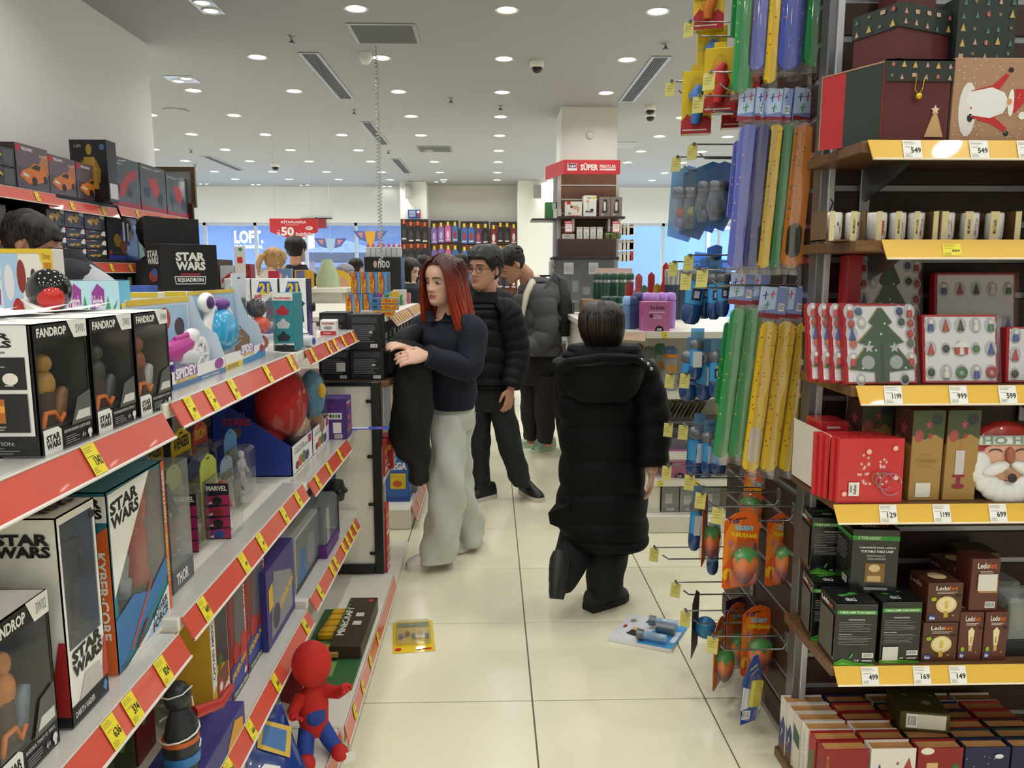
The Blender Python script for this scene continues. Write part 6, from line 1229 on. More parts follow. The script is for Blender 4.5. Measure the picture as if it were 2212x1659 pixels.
def foam(px,y,z0,L,m,lab,rz=0.,w=.045,canopy=None,head=True,lean=0.):
    x = P((px,829-(z0+L*.5-CAMH)*720),Y=y).x
    e = empty('foam_plane',(x,y,z0),rz,lab,'foam plane','bagged foam planes',rot=(0,lean,rz))
    T = lambda dx,dy,dz: Matrix(((1,0,0,dx),(0,0,1,dy),(0,1,0,dz),(0,0,0,1)))
    obj('wing',MB().prism(rrect(w,L),-.006,.006,m,T=T(.0,-.012,0)),e)
    obj('fuselage',MB().prism(rrect(w*.8,L*.96),-.005,.006,m,T=T(w*.45,.006,.01)),e)
    obj('tailplane',MB().prism(rrect(w*.55,L*.55),-.004,.004,m,T=T(-w*.35,.02,L*.35)),e)
    if canopy: obj('canopy',MB().prism(rrect(w*.7,L*.24),-.002,.002,canopy,T=T(0,-.02,.03)),e)
    b = MB(); W_ = w*1.05; vs = []
    for s in (-1,1):
        for j in range(7):
            for i in range(5):
                u,v = i/4-.5,j/6; vs.append((u*2*W_*.72+.012+.004*math.sin(5*v+i),s*(.03*math.sin(PI*(u+.5))**.6+.002)+.003*math.sin(9*v+2*i),-.02+v*(L+.03)))
    fs = [(k*35+j*5+i,k*35+j*5+i+1,k*35+(j+1)*5+i+1,k*35+(j+1)*5+i) for k in range(2) for j in range(6) for i in range(4)]
    b.add(vs,fs,BAG,True); obj('bag',b,e)
    if head:
        h = MB().box((-w*.7,-.001,L+.01),(w*.95,.001,L+.1),'#7f8fc4'); pr = Pr(h,0,0,0,{'f': ((-w*.7,-.001,L+.01),(w*1.65,0,0),(0,0,.09),(0,-1,0))})
        pr.p('f','#b9cdec',(0,.2),(.6,.3),(.6,1),(0,1)).r('f',0,0,1,.15,'#8a2f3a').bar('f',.72,.25,.92,.5)
        for (u,v,c) in ((.2,.7,'#2f3f9a'),(.45,.75,'#c23a5a'),(.3,.4,'#3f9a4a')): pr.p('f',c,(u-.1,v-.02),(u+.1,v+.04),(u+.1,v+.07),(u-.1,v+.01)).p('f',c,(u-.02,v-.12),(u+.02,v-.12),(u+.03,v+.14),(u-.01,v+.14))
        obj('header_card',h,e,rot=(0,0,.35 if int(px) % 2 else -.1))
    return e
FY = specks('#e9c11c','#b9452a',62,.17,.45); FG = specks('#1f8a4a','#b9c23a',50,.13,.4); FB_ = specks('#3a4fb8','#b0806a',48,.14,.4); FN = specks('#1d2a7a','#8a7a3a',40,.1,.35); FO = specks('#e8891c','#4a7a4a',55,.17,.45); FR = specks('#b82a30','#5a2a6a',50,.12,.4); FL = specks('#5d69c4','#c8a0a0',50,.14,.35)
# third row
for px,m,lb,kw in ((1548,FG,'green speckled foam plane nearest the aisle',{}),(1580,FG,'second green speckled foam plane',{}),(1612,FY,'yellow red-dotted foam plane with pale window, first of the yellow ones',dict(canopy=M('#c9bfae',.3))),(1650,FY,'yellow red-dotted foam plane, second of the yellow ones',{}),(1690,FY,'yellow red-dotted foam plane, third of the yellow ones',{}),(1724,FY,'yellow red-dotted foam plane closest to the grey post',{})):
    foam(px,2.235 if m is FY else 2.26,.872 if m is FY else .91,.45,m,lb,lean=.09,w=.048 if m is FY else .042,**kw)
# second row
for px,m,lb,kw in ((1580,FL,'lavender blue foam plane in crinkled bag, middle row',{}),(1611,FN,'navy foam plane in the middle row',{}),(1638,FY,'yellow red-dotted foam plane in the middle row',dict(w=.042)),(1661,FG,'slim green foam plane in the middle row',dict(w=.03)),(1697,FO,'orange foam plane with dark window in the middle row',dict(w=.06,canopy=M('#3a3a34',.2))),(1738,FR,'narrow red foam plane in the middle row',dict(w=.03)),(1757,FG,'narrow green foam plane against the grey post',dict(w=.026))):
    foam(px,2.24,1.475,.40,m,lb,lean=.06,**kw)
# top row, cut by the frame
for px,m,lb,kw in ((1590,FG,'long green foam plane in the top row',dict(z=1.96)),(1622,FL,'blue foam plane nearest the aisle in the top row',dict(z=2.02)),(1652,FY,'yellow foam plane between two blue ones in the top row',dict(z=1.985,w=.03)),(1690,FB_,'second blue foam plane in the top row',dict(z=2.02,w=.055)),(1745,FG,'broad green foam plane next to the post in the top row',dict(z=2.03,w=.055))):
    z = kw.pop('z'); foam(px,2.24,z,.44,m,lb,lean=.03,head=False,**kw)
# boxed stretch figures
def stretch_box(px,py,y,col,lab,rz=-.25,w=.10,h=.205):
    p = P((px,py),Y=y); e = empty('toy_box',p,rz,lab,'toy box','yellow stretch toy boxes'); d = .05
    mb = MB().box((-w/2,.002,0),(w/2,d,h),M('#e3c41c',.4),.002); pr = Pr(mb,w,d,h)
    pr.F['f'] = ((-w/2,.002,0),(w,0,0),(0,0,h),(0,-1,0))
    pr.p('f','#b5232a',(0,0),(1,0),(1,.22),(.8,.3),(.5,.2),(.2,.32),(0,.2)).e('f',.5,.55,.3,.36,'#cfae18').r('f',.35,.75,.65,.85,'#d8ba20').r('l',0,0,1,.12,'#b5232a').e('l',.5,.6,.3,.2,'#c8a88a' if col[1] != '3' else '#6f8fc8').p('l','#5a3a2a',(.6,1),(1,1),(1,.92),(.7,.95)).r('l',.2,.16,.8,.26,'#3a5fa0').t('l','STRETCH',.15,.8,.85,.88,'#8a2a2a',1).ln('f',.05,.03,.9,.08,1,'#e9d8d0')
    obj('box',mb,e)
    obj('stretch_arm',MB().tube([(.01,-.006,h*.72),(-.006,-.016,h*.6),(.012,-.018,h*.45),(.0,-.016,h*.3),(-.004,-.012,h*.14)],[.016,.024,.02,.019,.014],M(col,.5,noise=.08,scale=50),10),e)
    obj('hang_tab',MB().box((-.02,d-.002,h),(.02,d,h+.03),M('#e3c41c',.4)),e)
stretch_box(1503,288,2.7,'#3f78c0','lowest yellow toy box with a blue rubber arm'); stretch_box(1552,243,2.62,'#c8302c','yellow toy box with a red rubber arm in front'); stretch_box(1535,188,2.78,'#3f78c0','yellow toy box with a blue rubber arm behind'); stretch_box(1632,240,2.72,'#b82a2a','yellow toy box with a red arm under the yellow foam plane'); stretch_box(1530,62,2.72,'#d87a2c','yellow toy box with an orange rubber arm at the top edge'); stretch_box(1590,275,2.80,'#c8302c','yellow toy box half hidden behind the red-armed one')
hook(2.66,2.28,.26,'hook above the yellow toy boxes'); hook(2.78,2.12,.29,'hook beside the lowest yellow toy box'); hook(2.72,2.42,.27,'topmost hook of the yellow toy boxes')
# blue bottle toys
BLB = M('#2f8fd0',.2,coat=.5); NVB = M('#1e4a86',.2,coat=.5); GRC = M('#6f757c',.3,metal=.3)
def bottle_geo(r,L):
    a = MB().lathe([(r*.5,0),(r*.85,.01),(r,.03),(r,L*.3),(r*.9,L*.34)],NVB,16).lathe([(r*.9,L*.34),(r*.97,L*.35),(r*.97,L*.72),(r*.85,L*.76)],BLB,16).mesh('tube')
    c = MB().lathe([(r*.85,L*.76),(r*1.08,L*.78),(r*1.08,L*.92),(r*.8,L*.96),(r*.5,L),(.001,L)],GRC,14).mesh('cap')
    l = MB(); n = 8
    for k,(za,zb,ca,a0,a1) in enumerate(((.36,.7,'#3f9fe0',-1.2,1.2),(.42,.62,'#2a2a4a',-.5,.55),(.46,.58,'#c8c2e0',-.25,.3),(.63,.68,'#c8c23a',-.35,.5))):
        rr = r*(.985+.012*k); vs = [(rr*math.sin(a),-rr*math.cos(a),z*L) for z in (za,zb) for a in np.linspace(a0,a1,n)]; l.add(vs,[(i,i+1,n+i+1,n+i) for i in range(n-1)],ca,True)
    return a,c,l.mesh('label')
_bt = {}
def bottle(px,py,y,r,L,lab,lean=0.,rz=0.,pale=False):
    p = P((px,py),Y=y); e = empty('toy_bottle',p,rz,lab,'toy bottle','blue bottle toys',rot=(0,lean,rz)); k = (r,L)
    if k not in _bt: _bt[k] = bottle_geo(r,L)
    a,c,l = _bt[k]; obj('tube',a,e); obj('cap',c,e); obj('label',l,e)
    if pale: obj('back_label',MB().box((-.016,-r*1.06,L*.32),(.014,-r*1.02,L*.7),M('#dfe4ea',.4)),e)
    obj('hang_loop',MB().box((-.02,.0,L*.95),(.025,.001,L*1.25),clear('#9fd0f0',.6)),e)
bottle(1490,700,2.68,.034,.20,'large blue bottle toy tilted beside the pink boxes',.12); bottle(1520,688,2.72,.028,.17,'blue bottle toy second in the upper middle row'); bottle(1541,690,2.62,.024,.16,'slim blue bottle toy in the upper middle row'); bottle(1560,684,2.55,.022,.15,'blue bottle toy beside the green foam planes, upper row')
bottle(1485,866,2.66,.033,.18,'large blue bottle toy in the middle row',.06); bottle(1502,820,2.58,.022,.14,'small purple-labelled bottle toy in the middle row',0,0,True); bottle(1520,864,2.62,.03,.17,'blue bottle toy with white back label, middle row',0,.4,True); bottle(1545,858,2.55,.024,.16,'blue bottle toy hidden by the green foam, middle row')
bottle(1500,1030,2.66,.034,.185,'large bottle toy with white back label, lower row',.05,.2,True); bottle(1528,1028,2.6,.024,.16,'slim bottle toy with white back label, lower row',0,.3,True); bottle(1551,1026,2.56,.027,.13,'short bottle toy under the green foam planes',0,.3,True)
bottle(1498,1188,2.62,.022,.19,'small pale bottle toy on the low hook',.05,.2,True); bottle(1538,1240,2.72,.022,.16,'bottle toy low down behind the orange cards')
def capsule_card(px,py,y,h,lab,cols,rz=-.5):
    p = P((px,py),Y=y); e = empty('toy_pack',p,rz,lab,'toy pack','blue carded toys on the far hooks',rot=(0,.05,rz)); w = h*.42
    obj('card',MB().prism([(-w/2,0),(w*.3,-.02),(w/2,h*.1),(w/2,h),(w*.1,h*1.05),(-w/2,h*.95)],0,.0015,clear(cols[0],.45,.1),T=Matrix(((1,0,0,0),(0,0,-1,.02),(0,1,0,0),(0,0,0,1)))),e)
    obj('blister',MB().tube([(0,-.004,h*.08),(0,-.01,h*.3),(0,-.008,h*.6)],[w*.25,w*.4,w*.3],clear('#f2f6fa',.85,.05),10),e)
    obj('toy',MB().ball((0,0,h*.35),(w*.2,.012,h*.08),cols[1],10,6).ball((.005,0,h*.2),(w*.22,.014,h*.08),cols[2],10,6),e)
    obj('cap',MB().lathe([(w*.34,h*.56),(w*.36,h*.58),(w*.36,h*.7),(w*.3,h*.72)],GRC,10),e)
for i,(px,py,y,h,c) in enumerate(((1467,510,2.78,.235,('#8fbfe4','#c8502c','#8a7aa8')),(1492,505,2.74,.22,('#6f8fae','#b9b23a','#3a3a44')),(1520,490,2.68,.21,('#3f78b0','#2a2a30','#55606a')),(1545,486,2.62,.2,('#2f6fae','#3a4a5a','#2a2a30')),(1535,610,2.8,.13,('#2f86c8','#d8c83a','#26262c')))):
    capsule_card(px,py,y,h,('clear carded toy with orange piece, leftmost of the high hooks','carded toy with grey cap, second of the high hooks','dark carded toy third of the high hooks','dark blue carded toy beside the lavender foam plane','blue carded toy above the large tilted bottle')[i],c)
# squishy fruit cards
def squishy(px,py,y,rz,lab,w=.125,h=.235,flip=False,lean=.0):
    p = P((px,py),Y=y); e = empty('squishy_card',p,rz,lab,'toy card','orange squishy fruit cards',rot=(lean,0,rz))
    out = [(-w/2,.008),(-w/2+.01,0),(w/2-.01,0),(w/2,.01),(w/2,h*.8),(w*.42,h*.93),(w*.1,h),(-w*.2,h*.985),(-w/2,h*.9)]
    mb = MB().prism(out,0,.0015,M('#e2641c',.3,coat=.3),T=Matrix(((1,0,0,0),(0,0,-1,.0015),(0,1,0,0),(0,0,0,1)))); pr = Pr(mb,0,0,0,{'f': ((-w/2,0,0),(w,0,0),(0,0,h),(0,-1,0)),'b': ((w/2,.0015,0),(-w,0,0),(0,0,h),(0,1,0))})
    pr.p('f','#ee8a2c',(0,.3),(.3,.5),(.5,.9),(.2,.9),(0,.7)).e('f',.12,.2,.13,.08,'#f2c21c').e('f',.88,.26,.14,.1,'#f2c21c').t('f','Tosi',.1,.86,.42,.93,'#2a2a8a',1.2,-.01).tq('f','SQUISHY',[(.3,.76),(.85,.71),(.85,.79),(.3,.84)],'#7fd0e8',2.2).tq('f','YUMUŞAAAK',[(.18,.68),(.96,.6),(.96,.68),(.18,.76)],'#f4dc2c',2).r('f',.3,.9,.62,.915,'#3a2a24').e('f',.2,.6,.05,.05,'#c86a9a').e('f',.9,.5,.06,.06,'#4a2a2a').p('f','#d88a8a',(.78,.04),(.92,.04),(.97,.12),(.73,.12)).e('f',.85,.13,.11,.03,'#f0c8c8').p('f','#c8502c',(.1,.1),(.16,.08),(.22,.22),(.14,.24)).r('b',.1,.1,.9,.6,'#e8b98a')
    obj('card',mb,e)
    fm = grad([(0,'#4a2a5c'),(.35,'#8a3a3c'),(.6,'#dc6a1c'),(1,'#ec8a20')],h*.06,h*.52,.3)
    s = MB(); s.rings([(.0,-.02,h*.07,.006,.006),(.0,-.022,h*.14,.022,.018),(0,-.023,h*.27,.038,.026),(0,-.023,h*.4,.044,.028),(0,-.022,h*.49,.036,.024),(0,-.021,h*.53,.015,.012)],fm,16); obj('squishy_fruit',s,e)
    l = MB(); l.rings([(0,-.022,h*.47,.042,.028),(0,-.022,h*.52,.03,.022),(0,-.021,h*.555,.01,.01)],M('#3a8a34',.35),14)
    for q in range(7): a = q*.9; l.add([(.041*math.cos(a-.35),-.022+.029*math.sin(a-.35),h*.475),(.041*math.cos(a+.35),-.022+.029*math.sin(a+.35),h*.475),(.047*math.cos(a),-.022+.033*math.sin(a),h*.4)],[(0,1,2)],M('#3a8a34',.35))
    obj('leaf_cap',l,e)
    obj('blister',MB().rings([(0,-.001,h*.04,.04,.012),(0,-.014,h*.08,.046,.03),(0,-.02,h*.3,.052,.036),(0,-.018,h*.5,.05,.034),(0,-.004,h*.6,.04,.014)],clear('#ffffff',.965,.03),18),e)
    return e
squishy(1597,1268,2.18,.33,'front orange squishy fruit card on the upper hooks'); squishy(1688,1262,2.28,.3,'orange squishy fruit card next to the grey post'); squishy(1520,1215,2.45,1.15,'orange squishy card seen edge-on at the left of the hooks',w=.11); squishy(1628,1140,2.5,-.9,'orange squishy card turned away behind the upper hooks',w=.09,h=.2)
squishy(1550,1480,2.36,1.0,'orange squishy card edge-on at the lowest hooks',w=.11); squishy(1630,1455,2.33,.35,'orange squishy fruit card behind the blue wrapped toy',w=.115); squishy(1585,1440,2.5,.7,'orange squishy card deep behind the lowest hooks',w=.11)
e = empty('ball_card',P((1500,1410),Y=2.5),1.1,'dark card with a blue rubber ball on the low hook','toy card',rot=(0,0,1.1))
obj('card',MB().prism([(-.05,0),(.05,.01),(.055,.2),(0,.23),(-.055,.2)],0,.002,M('#2a2430',.35),T=Matrix(((1,0,0,0),(0,0,-1,.002),(0,1,0,0),(0,0,0,1)))),e); obj('ball',MB().ball((0,-.035,.1),.038,M('#2a78a8',.25),16,12),e)
e = empty('ball_card',P((1585,1415),Y=2.62),.5,'dark card with purple rubber toys behind the low hooks','toy card',rot=(0,0,.5))
obj('card',MB().box((-.05,0,0),(.05,.002,.22),'#3a2a4a',.001),e); obj('ball',MB().ball((0,-.03,.09),.034,M('#7a3a8a',.3),14,10),e)
e = empty('wrapped_toy',P((1612,1565),Y=2.17),.5,'blue wrapped yellow sponge toy hanging lowest by the post','toy pack',rot=(0,.12,.35)); h = .225; w = .075
mb = MB().prism([(-w*.3,0),(w*.45,.012),(w*.5,h*.6),(w*.1,h),(-w*.12,h*.98),(-w*.5,h*.62)],0,.002,M('#1f4a9c',.25,coat=.4),T=Matrix(((1,0,0,0),(0,0,-1,.002),(0,1,0,0),(0,0,0,1)))); pr = Pr(mb,0,0,0,{'f': ((-w/2,0,0),(w,0,0),(0,0,h),(0,-1,0))})
pr.tq('f','SPONGE',[(.3,.76),(.62,.84),(.62,.88),(.3,.8)],'#e8d23a',1.4).tq('f','PANTS',[(.38,.7),(.7,.78),(.7,.81),(.38,.73)],'#e8d23a',1).p('f','#d8dce2',(.1,.2),(.5,.25),(.5,.5),(.05,.55)).bar('f',.2,.08,.6,.2); obj('card',mb,e)
obj('sponge',MB().box((-.012,-.02,h*.28),(.03,-.004,h*.66),M('#b5a81e',.6,noise=.2,scale=70),.006),e); obj('wrap',MB().rings([(0,-.008,h*.1,.03,.01),(0.004,-.014,h*.4,.036,.018),(0,-.008,h*.72,.02,.01)],clear('#ffffff',.96,.03),14),e)
# ---- packs dropped on the floor
e = empty('toy_pack',(*P((893,1375),Z=0).xy,.0),.12,'yellow carded toy pack lying on the floor tiles','toy pack')
w,l = .165,.27
mb = MB().box((-w/2,-l/2,.001),(w/2,l/2,.0025),M('#e8c81e',.35,coat=.3),.0005); pr = Pr(mb,0,0,0,{'t': ((-w/2,-l/2,.0025),(w,0,0),(0,l,0),(0,0,1))})
pr.e('t',.13,.1,.08,.05,'#c82a24').r('t',.55,.04,.68,.07,'#55421a').p('t','#5a6a5a',(.1,.8),(.9,.78),(.9,.95),(.1,.95)).r('t',.7,.05,.92,.1,'#c82a24'); obj('card',mb,e)
obj('blister',MB().box((-w*.42,-l*.3,.003),(w*.42,l*.36,.032),clear('#f6f4e0',.88,.05),.008),e); b = MB()
for i in range(5): b.ball((-.05+.026*i,-.02+.02*(i % 2),.014),(.011,.014,.01),('#6a4a8a','#8a2a2a','#3a5a3a','#a8742c','#5a5a62')[i],8,6)
obj('toy_pieces',b,e)
c4 = [P(p,Z=0) for p in ((1313,1385),(1451,1411),(1477,1352),(1361,1327))]; cc = sum((c for c in c4),Vector())/4
e = empty('toy_pack',(cc.x,cc.y,0),.0,'blue and white carded pack of bottle toys lying on the floor','toy pack')
loc = [c-cc for c in c4]; mb = MB(); up = Vector((0,0,.004))
mb.add([*[v+Vector((0,0,.001)) for v in loc],*[v+up+Vector((0,0,.012 if i in (0,1) else 0)) for i,v in enumerate(loc)]],[(3,2,1,0),(4,5,6,7),(0,1,5,4),(1,2,6,5),(2,3,7,6),(3,0,4,7)],M('#e4e6ea',.35,coat=.3))
U = loc[1]-loc[0]; V = loc[3]-loc[0]; o = loc[0]+Vector((0,0,.0165)); N = U.cross(V).normalized(); pr = Pr(mb,0,0,0,{'t': (tuple(o),tuple(U),tuple(V-Vector((0,0,.012))),tuple(N))})
pr.p('t','#3f9ad8',(.45,0),(1,0),(1,.9),(.62,.7),(.5,.35)).star('t',.28,.45,.09,'#c9b45a',1.2,8).star('t',.15,.75,.07,'#8a8a5a',1.2,7).p('t','#2a2a2e',(.2,.25),(.38,.2),(.4,.38),(.24,.42)).p('t','#2a2a2e',(.35,.75),(.5,.78),(.5,.9),(.36,.88)).r('t',.55,.7,.68,.82,'#e8eef2').e('t',.1,.5,.03,.06,'#c23a3a').r('t',.9,.2,.98,.6,'#d8dde4'); obj('card',mb,e)
for k,(u,v) in enumerate(((.52,.12),(.55,.62),(.72,.45))):
    a = o+U*u+V*v+Vector((0,0,.022)); d = U*.36 if k < 2 else U*.2
    obj('toy_tube',MB().tube([a,a+d],.016 if k < 2 else .02,clear('#bfe0f4',.55,.05) if k < 2 else GRC,10).tube([a-U*.1,a],.021,GRC,10).tube([a+d*.15,a+d*.9],.009,NVB,8),e)
# ================================================================ construction-set shelving on the left wall
lw = empty('wall_shelving',(0,0,0),label='dark wall shelving with red rails holding construction sets',cat='shelving')
DK = M('#1c1a1c',.6); LX = -2.35
obj('back_board',MB().box((-2.678,2.6,0),(-2.66,6.2,2.0),DK),lw); obj('end_board',MB().box((-2.678,6.2,0),(-2.33,6.225,2.0),wood('#3a2318','#54351f'),.003),lw)
for z,segs in ((1.883,((2.6,4.32),(4.2,5.0),(5.0,6.16))),(1.545,((2.6,4.6),(4.6,5.3))),(1.2,((2.6,4.4),(4.4,6.16)))):
    s = obj('shelf',MB().box((-2.66,2.6,z-.025),(LX-.004,6.2,z),DK,.002),lw)
    for k,(a,b) in enumerate(segs): rail(s,LX,a+.01,b-.01,z-.004-.018*(k == 1),[a+.25,b-.2],h=.06,out=.02)
obj('plinth',MB().box((-2.66,2.6,0),(LX-.004,6.2,.12),DK),lw)
e = empty('wood_frame',(-2.62,6.3,1.95),label='small wooden frame box on the end of the dark wall shelving',cat='frame')
obj('frame',MB().box((0,-.06,.02),(.3,-.03,.05),wood('#5a4630','#77603f')).box((0,-.06,.3),(.3,-.03,.33),wood('#5a4630','#77603f')).box((0,-.06,.05),(.03,-.03,.3),wood('#5a4630','#77603f')).box((.27,-.06,.05),(.3,-.03,.3),wood('#5a4630','#77603f')),e); obj('pane',MB().box((.03,-.05,.05),(.27,-.045,.3),M('#a8aca8',.3)),e)
def car(pr,f,c,u0,v0,u1,v1):
    q = lambda u,v: (u0+(u1-u0)*u,v0+(v1-v0)*v)
    pr.p(f,c,q(0,.35),q(.1,.6),q(.35,.75),q(.55,1),q(.8,.95),q(1,.55),q(.95,.3),q(.6,.1),q(.3,.05)).p(f,'#2a2a30',q(.4,.75),q(.58,.95),q(.75,.9),q(.7,.68)).e(f,*q(.5,.2),(u1-u0)*.1,(v1-v0)*.2,'#26262a').e(f,*q(.9,.35),(u1-u0)*.07,(v1-v0)*.17,'#26262a').p(f,'#d8d4cc',q(.1,.4),q(.3,.3),q(.32,.42),q(.14,.52))
def aTE(pr): pr.p('f','#6a5a62',(0,.5),(1,.4),(1,1),(0,1)).p('f','#b5764a',(.6,.45),(1,.42),(1,.9),(.8,.8)).r('f',.02,.83,.14,.97,'#c8282c').t('f','TECHNIC',.17,.86,.52,.93,WHT,1.2).t('f','BUGATTI',.72,.78,.96,.84,'#e8b9b0',.6); car(pr,'f','#d8782c',.08,.1,.95,.62)
def aRF(pr): pr.r('f',0,0,1,.1,'#a8242a').t('f','FORMULA 1',.1,.84,.4,.88,'#d8d4d0',.8).p('f','#a83028',(.05,.2),(.3,.45),(.6,.75),(.95,.8),(.9,.65),(.6,.5),(.45,.25),(.2,.15)).e('f',.2,.35,.09,.1,'#2c2c30').e('f',.62,.3,.09,.1,'#33302c').r('f',.02,.12,.08,.2,'#c8282c').r('r',0,0,1,1,'#2a2c30')
def aMB(pr): pr.r('f',0,0,1,.1,'#a8242a').t('f','PANIGALE V4',.08,.9,.5,.94,'#d8d4d0',.8).p('f','#b5322a',(.25,.85),(.35,.7),(.55,.75),(.7,.6),(.75,.4),(.55,.3),(.4,.45)).e('f',.25,.4,.12,.13,'#2c3c50').e('f',.75,.3,.11,.15,'#33353a').r('f',.02,.12,.08,.2,'#c8282c')
def aYC(pr): pr.r('f',.72,.1,.95,.9,'#55585a'); car(pr,'f','#d8b82c',.02,.2,.7,.85)
DKB2 = M('#2f3338',.3,coat=.3)
def lego(bl,br,tl,z,body,art,lab,d=.12,X=LX-.01,rz=R90,h=None):
    p,w,hh = LB(bl,br,tl,z,X)
    return obj('construction_set',carton('b',w-.004,d,h or hh,body,art),None,lab,'toy box','construction set boxes',loc=(p.x,p.y,z+.001),rz=rz)
PUR = M('#4f4148',.3,coat=.3)
lego((38,394),(109,413),(34,307),1.883,PUR,aTE,'orange sports car set, first on the top dark shelf'); lego((109,410),(167,427),(107,333),1.883,PUR,aTE,'orange sports car set, second on the top dark shelf'); lego((168,427),(226,434),(167,350),1.883,PUR,aTE,'orange sports car set, third on the top dark shelf')
lego((243,435),(305,445),(239,333),1.883,DKB2,aRF,'dark box with red racing car on the top shelf'); lego((306,446),(361,453),(304,352),1.883,DKB2,aMB,'dark box with red motorcycle, nearer one'); lego((362,454),(408,460),(362,375),1.883,DKB2,aMB,'dark box with red motorcycle at the shelf end')
p = P((148,301),Y=4.75); q = P((228,303),Y=4.75)
def aC3(pr): pr.t('f','C-3PO',.12,.87,.32,.92,'#b9b4a8',.6).e('f',.52,.84,.08,.09,'#a8842c').p('f','#b08a34',(.3,.2),(.74,.2),(.72,.55),(.66,.72),(.38,.72),(.32,.55)).p('f','#96742a',(.2,.5),(.32,.68),(.36,.62),(.28,.48),(.34,.3),(.26,.3)).p('f','#96742a',(.82,.5),(.7,.68),(.66,.62),(.74,.48),(.7,.3),(.78,.3)).e('f',.88,.88,.07,.05,'#4a6a9a').r('r',.1,.05,.9,.3,'#d8d0d0')
obj('construction_set',carton('b',q.x-p.x,.12,p.z-1.884,M('#17181b',.3),aC3),None,'black box with a gold figure standing above the car sets','toy box',loc=((p.x+q.x)/2,4.75,1.884))
for k in range(2): lego((-60,384),(36,396),(-60,350),1.883,DKB2,aYC,('lower','upper')[k]+' flat yellow car set at the left edge of the top shelf',.12,h=.09).location.z += .092*k
lego((-90,380),(8,390),(-90,255),1.883,M('#6a4030',.35),aYC,'tall orange box behind the yellow car sets',.1,X=-2.5)
# middle shelf
def aF1(pr): pr.p('f',WHT,(.75,.5),(1,.45),(1,1),(.88,1),(.78,.7)).r('f',.02,.8,.14,.96,'#c8282c').t('f','SPEED',.2,.86,.5,.94,WHT,1); car(pr,'f','#c89a3a',.1,.15,.75,.55); pr.e('f',.9,.2,.06,.1,'#1c1c20')
zm = 1.545
for i,(x0,x1) in enumerate(((108,147),(147,188),(189,232))):
    for k,(zo,hh) in enumerate(((0,.055),(.056,.055),(.112,.055),(.168,.15))):
        p,w,_ = LB((x0,552),(x1,556),(x0,500),zm,LX-.01)
        obj('construction_set',carton('b',w-.004,.1,hh-.002,M('#3a2f34',.35) if k == 3 else M('#2c2c30',.35),aF1),None,'%s race car set of the %s stack on the middle dark shelf' % (('lowest','second','third','top')[k],('nearest','middle','farthest')[i]),'toy box','race car sets stacked on the middle dark shelf',loc=(LX-.012,p.y,zm+.001+zo),rz=R90)
def aVH(pr): pr.r('f',0,0,1,.08,'#2a3f9a').p('f','#3a3f7a',(.3,.3),(.5,.75),(.75,.65),(.7,.3)).e('f',.3,.4,.12,.14,'#8a6a2c').e('f',.5,.28,.12,.14,'#7a3a2a').e('f',.8,.55,.1,.12,'#b9b4aa').r('f',.5,.4,.56,.8,'#d8d4cc').r('f',.64,.4,.7,.78,'#d8d4cc').r('f',.03,.1,.1,.18,'#c8282c')
lego((236,556),(300,560),(235,455),zm,DKB2,aVH,'dark box with a blue and gold vehicle on the middle shelf'); lego((301,560),(330,562),(302,458),zm,M('#8fb8a8',.4),lambda pr: pr.r('f',.3,.2,.9,.8,'#5a4a3a'),'narrow green-edged box beside the vehicle box')
for k in range(2): lego((-40,540),(22,548),(-40,500),zm,DKB2,aYC,('lower','upper')[k]+' yellow car set at the left edge of the middle shelf',.12,h=.12).location.z += .122*k
for k,(x0,x1) in enumerate(((236,292),(293,318),(170,232))): lego((x0,640),(x1,640),(x0,588),1.2,M('#1a1c22',.35),lambda pr: pr.e('f',.6,.4,.15,.2,'#b9862c').r('f',.75,.6,.9,.9,'#b9b4a4'),('dark box with a small yellow picture on the lowest visible shelf','black narrow box on the lowest visible shelf','dark box hidden behind the grey vest')[k],h=.26)
# ================================================================ white gondola end at the right, behind the hooks
mg = empty('shelving_bay',(0,0,0),label='white shelf unit with drink bottles behind the hanging toys',cat='shelving')
MX0,MX1,MY = .72,1.75,4.2
obj('back_panel',MB().box((MX0+.02,4.66,.02),(MX1,4.68,1.12),WHITEM),mg)
for z,x0 in ((1.14,.72),(.80,.80),(.455,.82),(.30,.80)):
    s = obj('shelf',MB().prism([(x0+.13,MY),(MX1,MY),(MX1,4.66),(x0,4.66),(x0,MY+.12)],z-.035,z,WHITEM),mg)
    if z > 1: obj('price_rail',MB().add([(x0-.01,MY+.12,z-.05),(x0+.12,MY-.015,z-.05),(x0+.13,MY,z),(x0,MY+.125,z)],[(0,1,2,3)],M('#d9b9a0',.4)),s)
    for x in (.95,1.15): price_tag(s,(x,MY-.0015,z-.017),(1,0,0),(0,0,1),(0,-1,0),None,YEL,.03,.034)
obj('base',MB().box((.78,MY-.03,0),(MX1,4.66,.1),WHITEM,.004),mg)
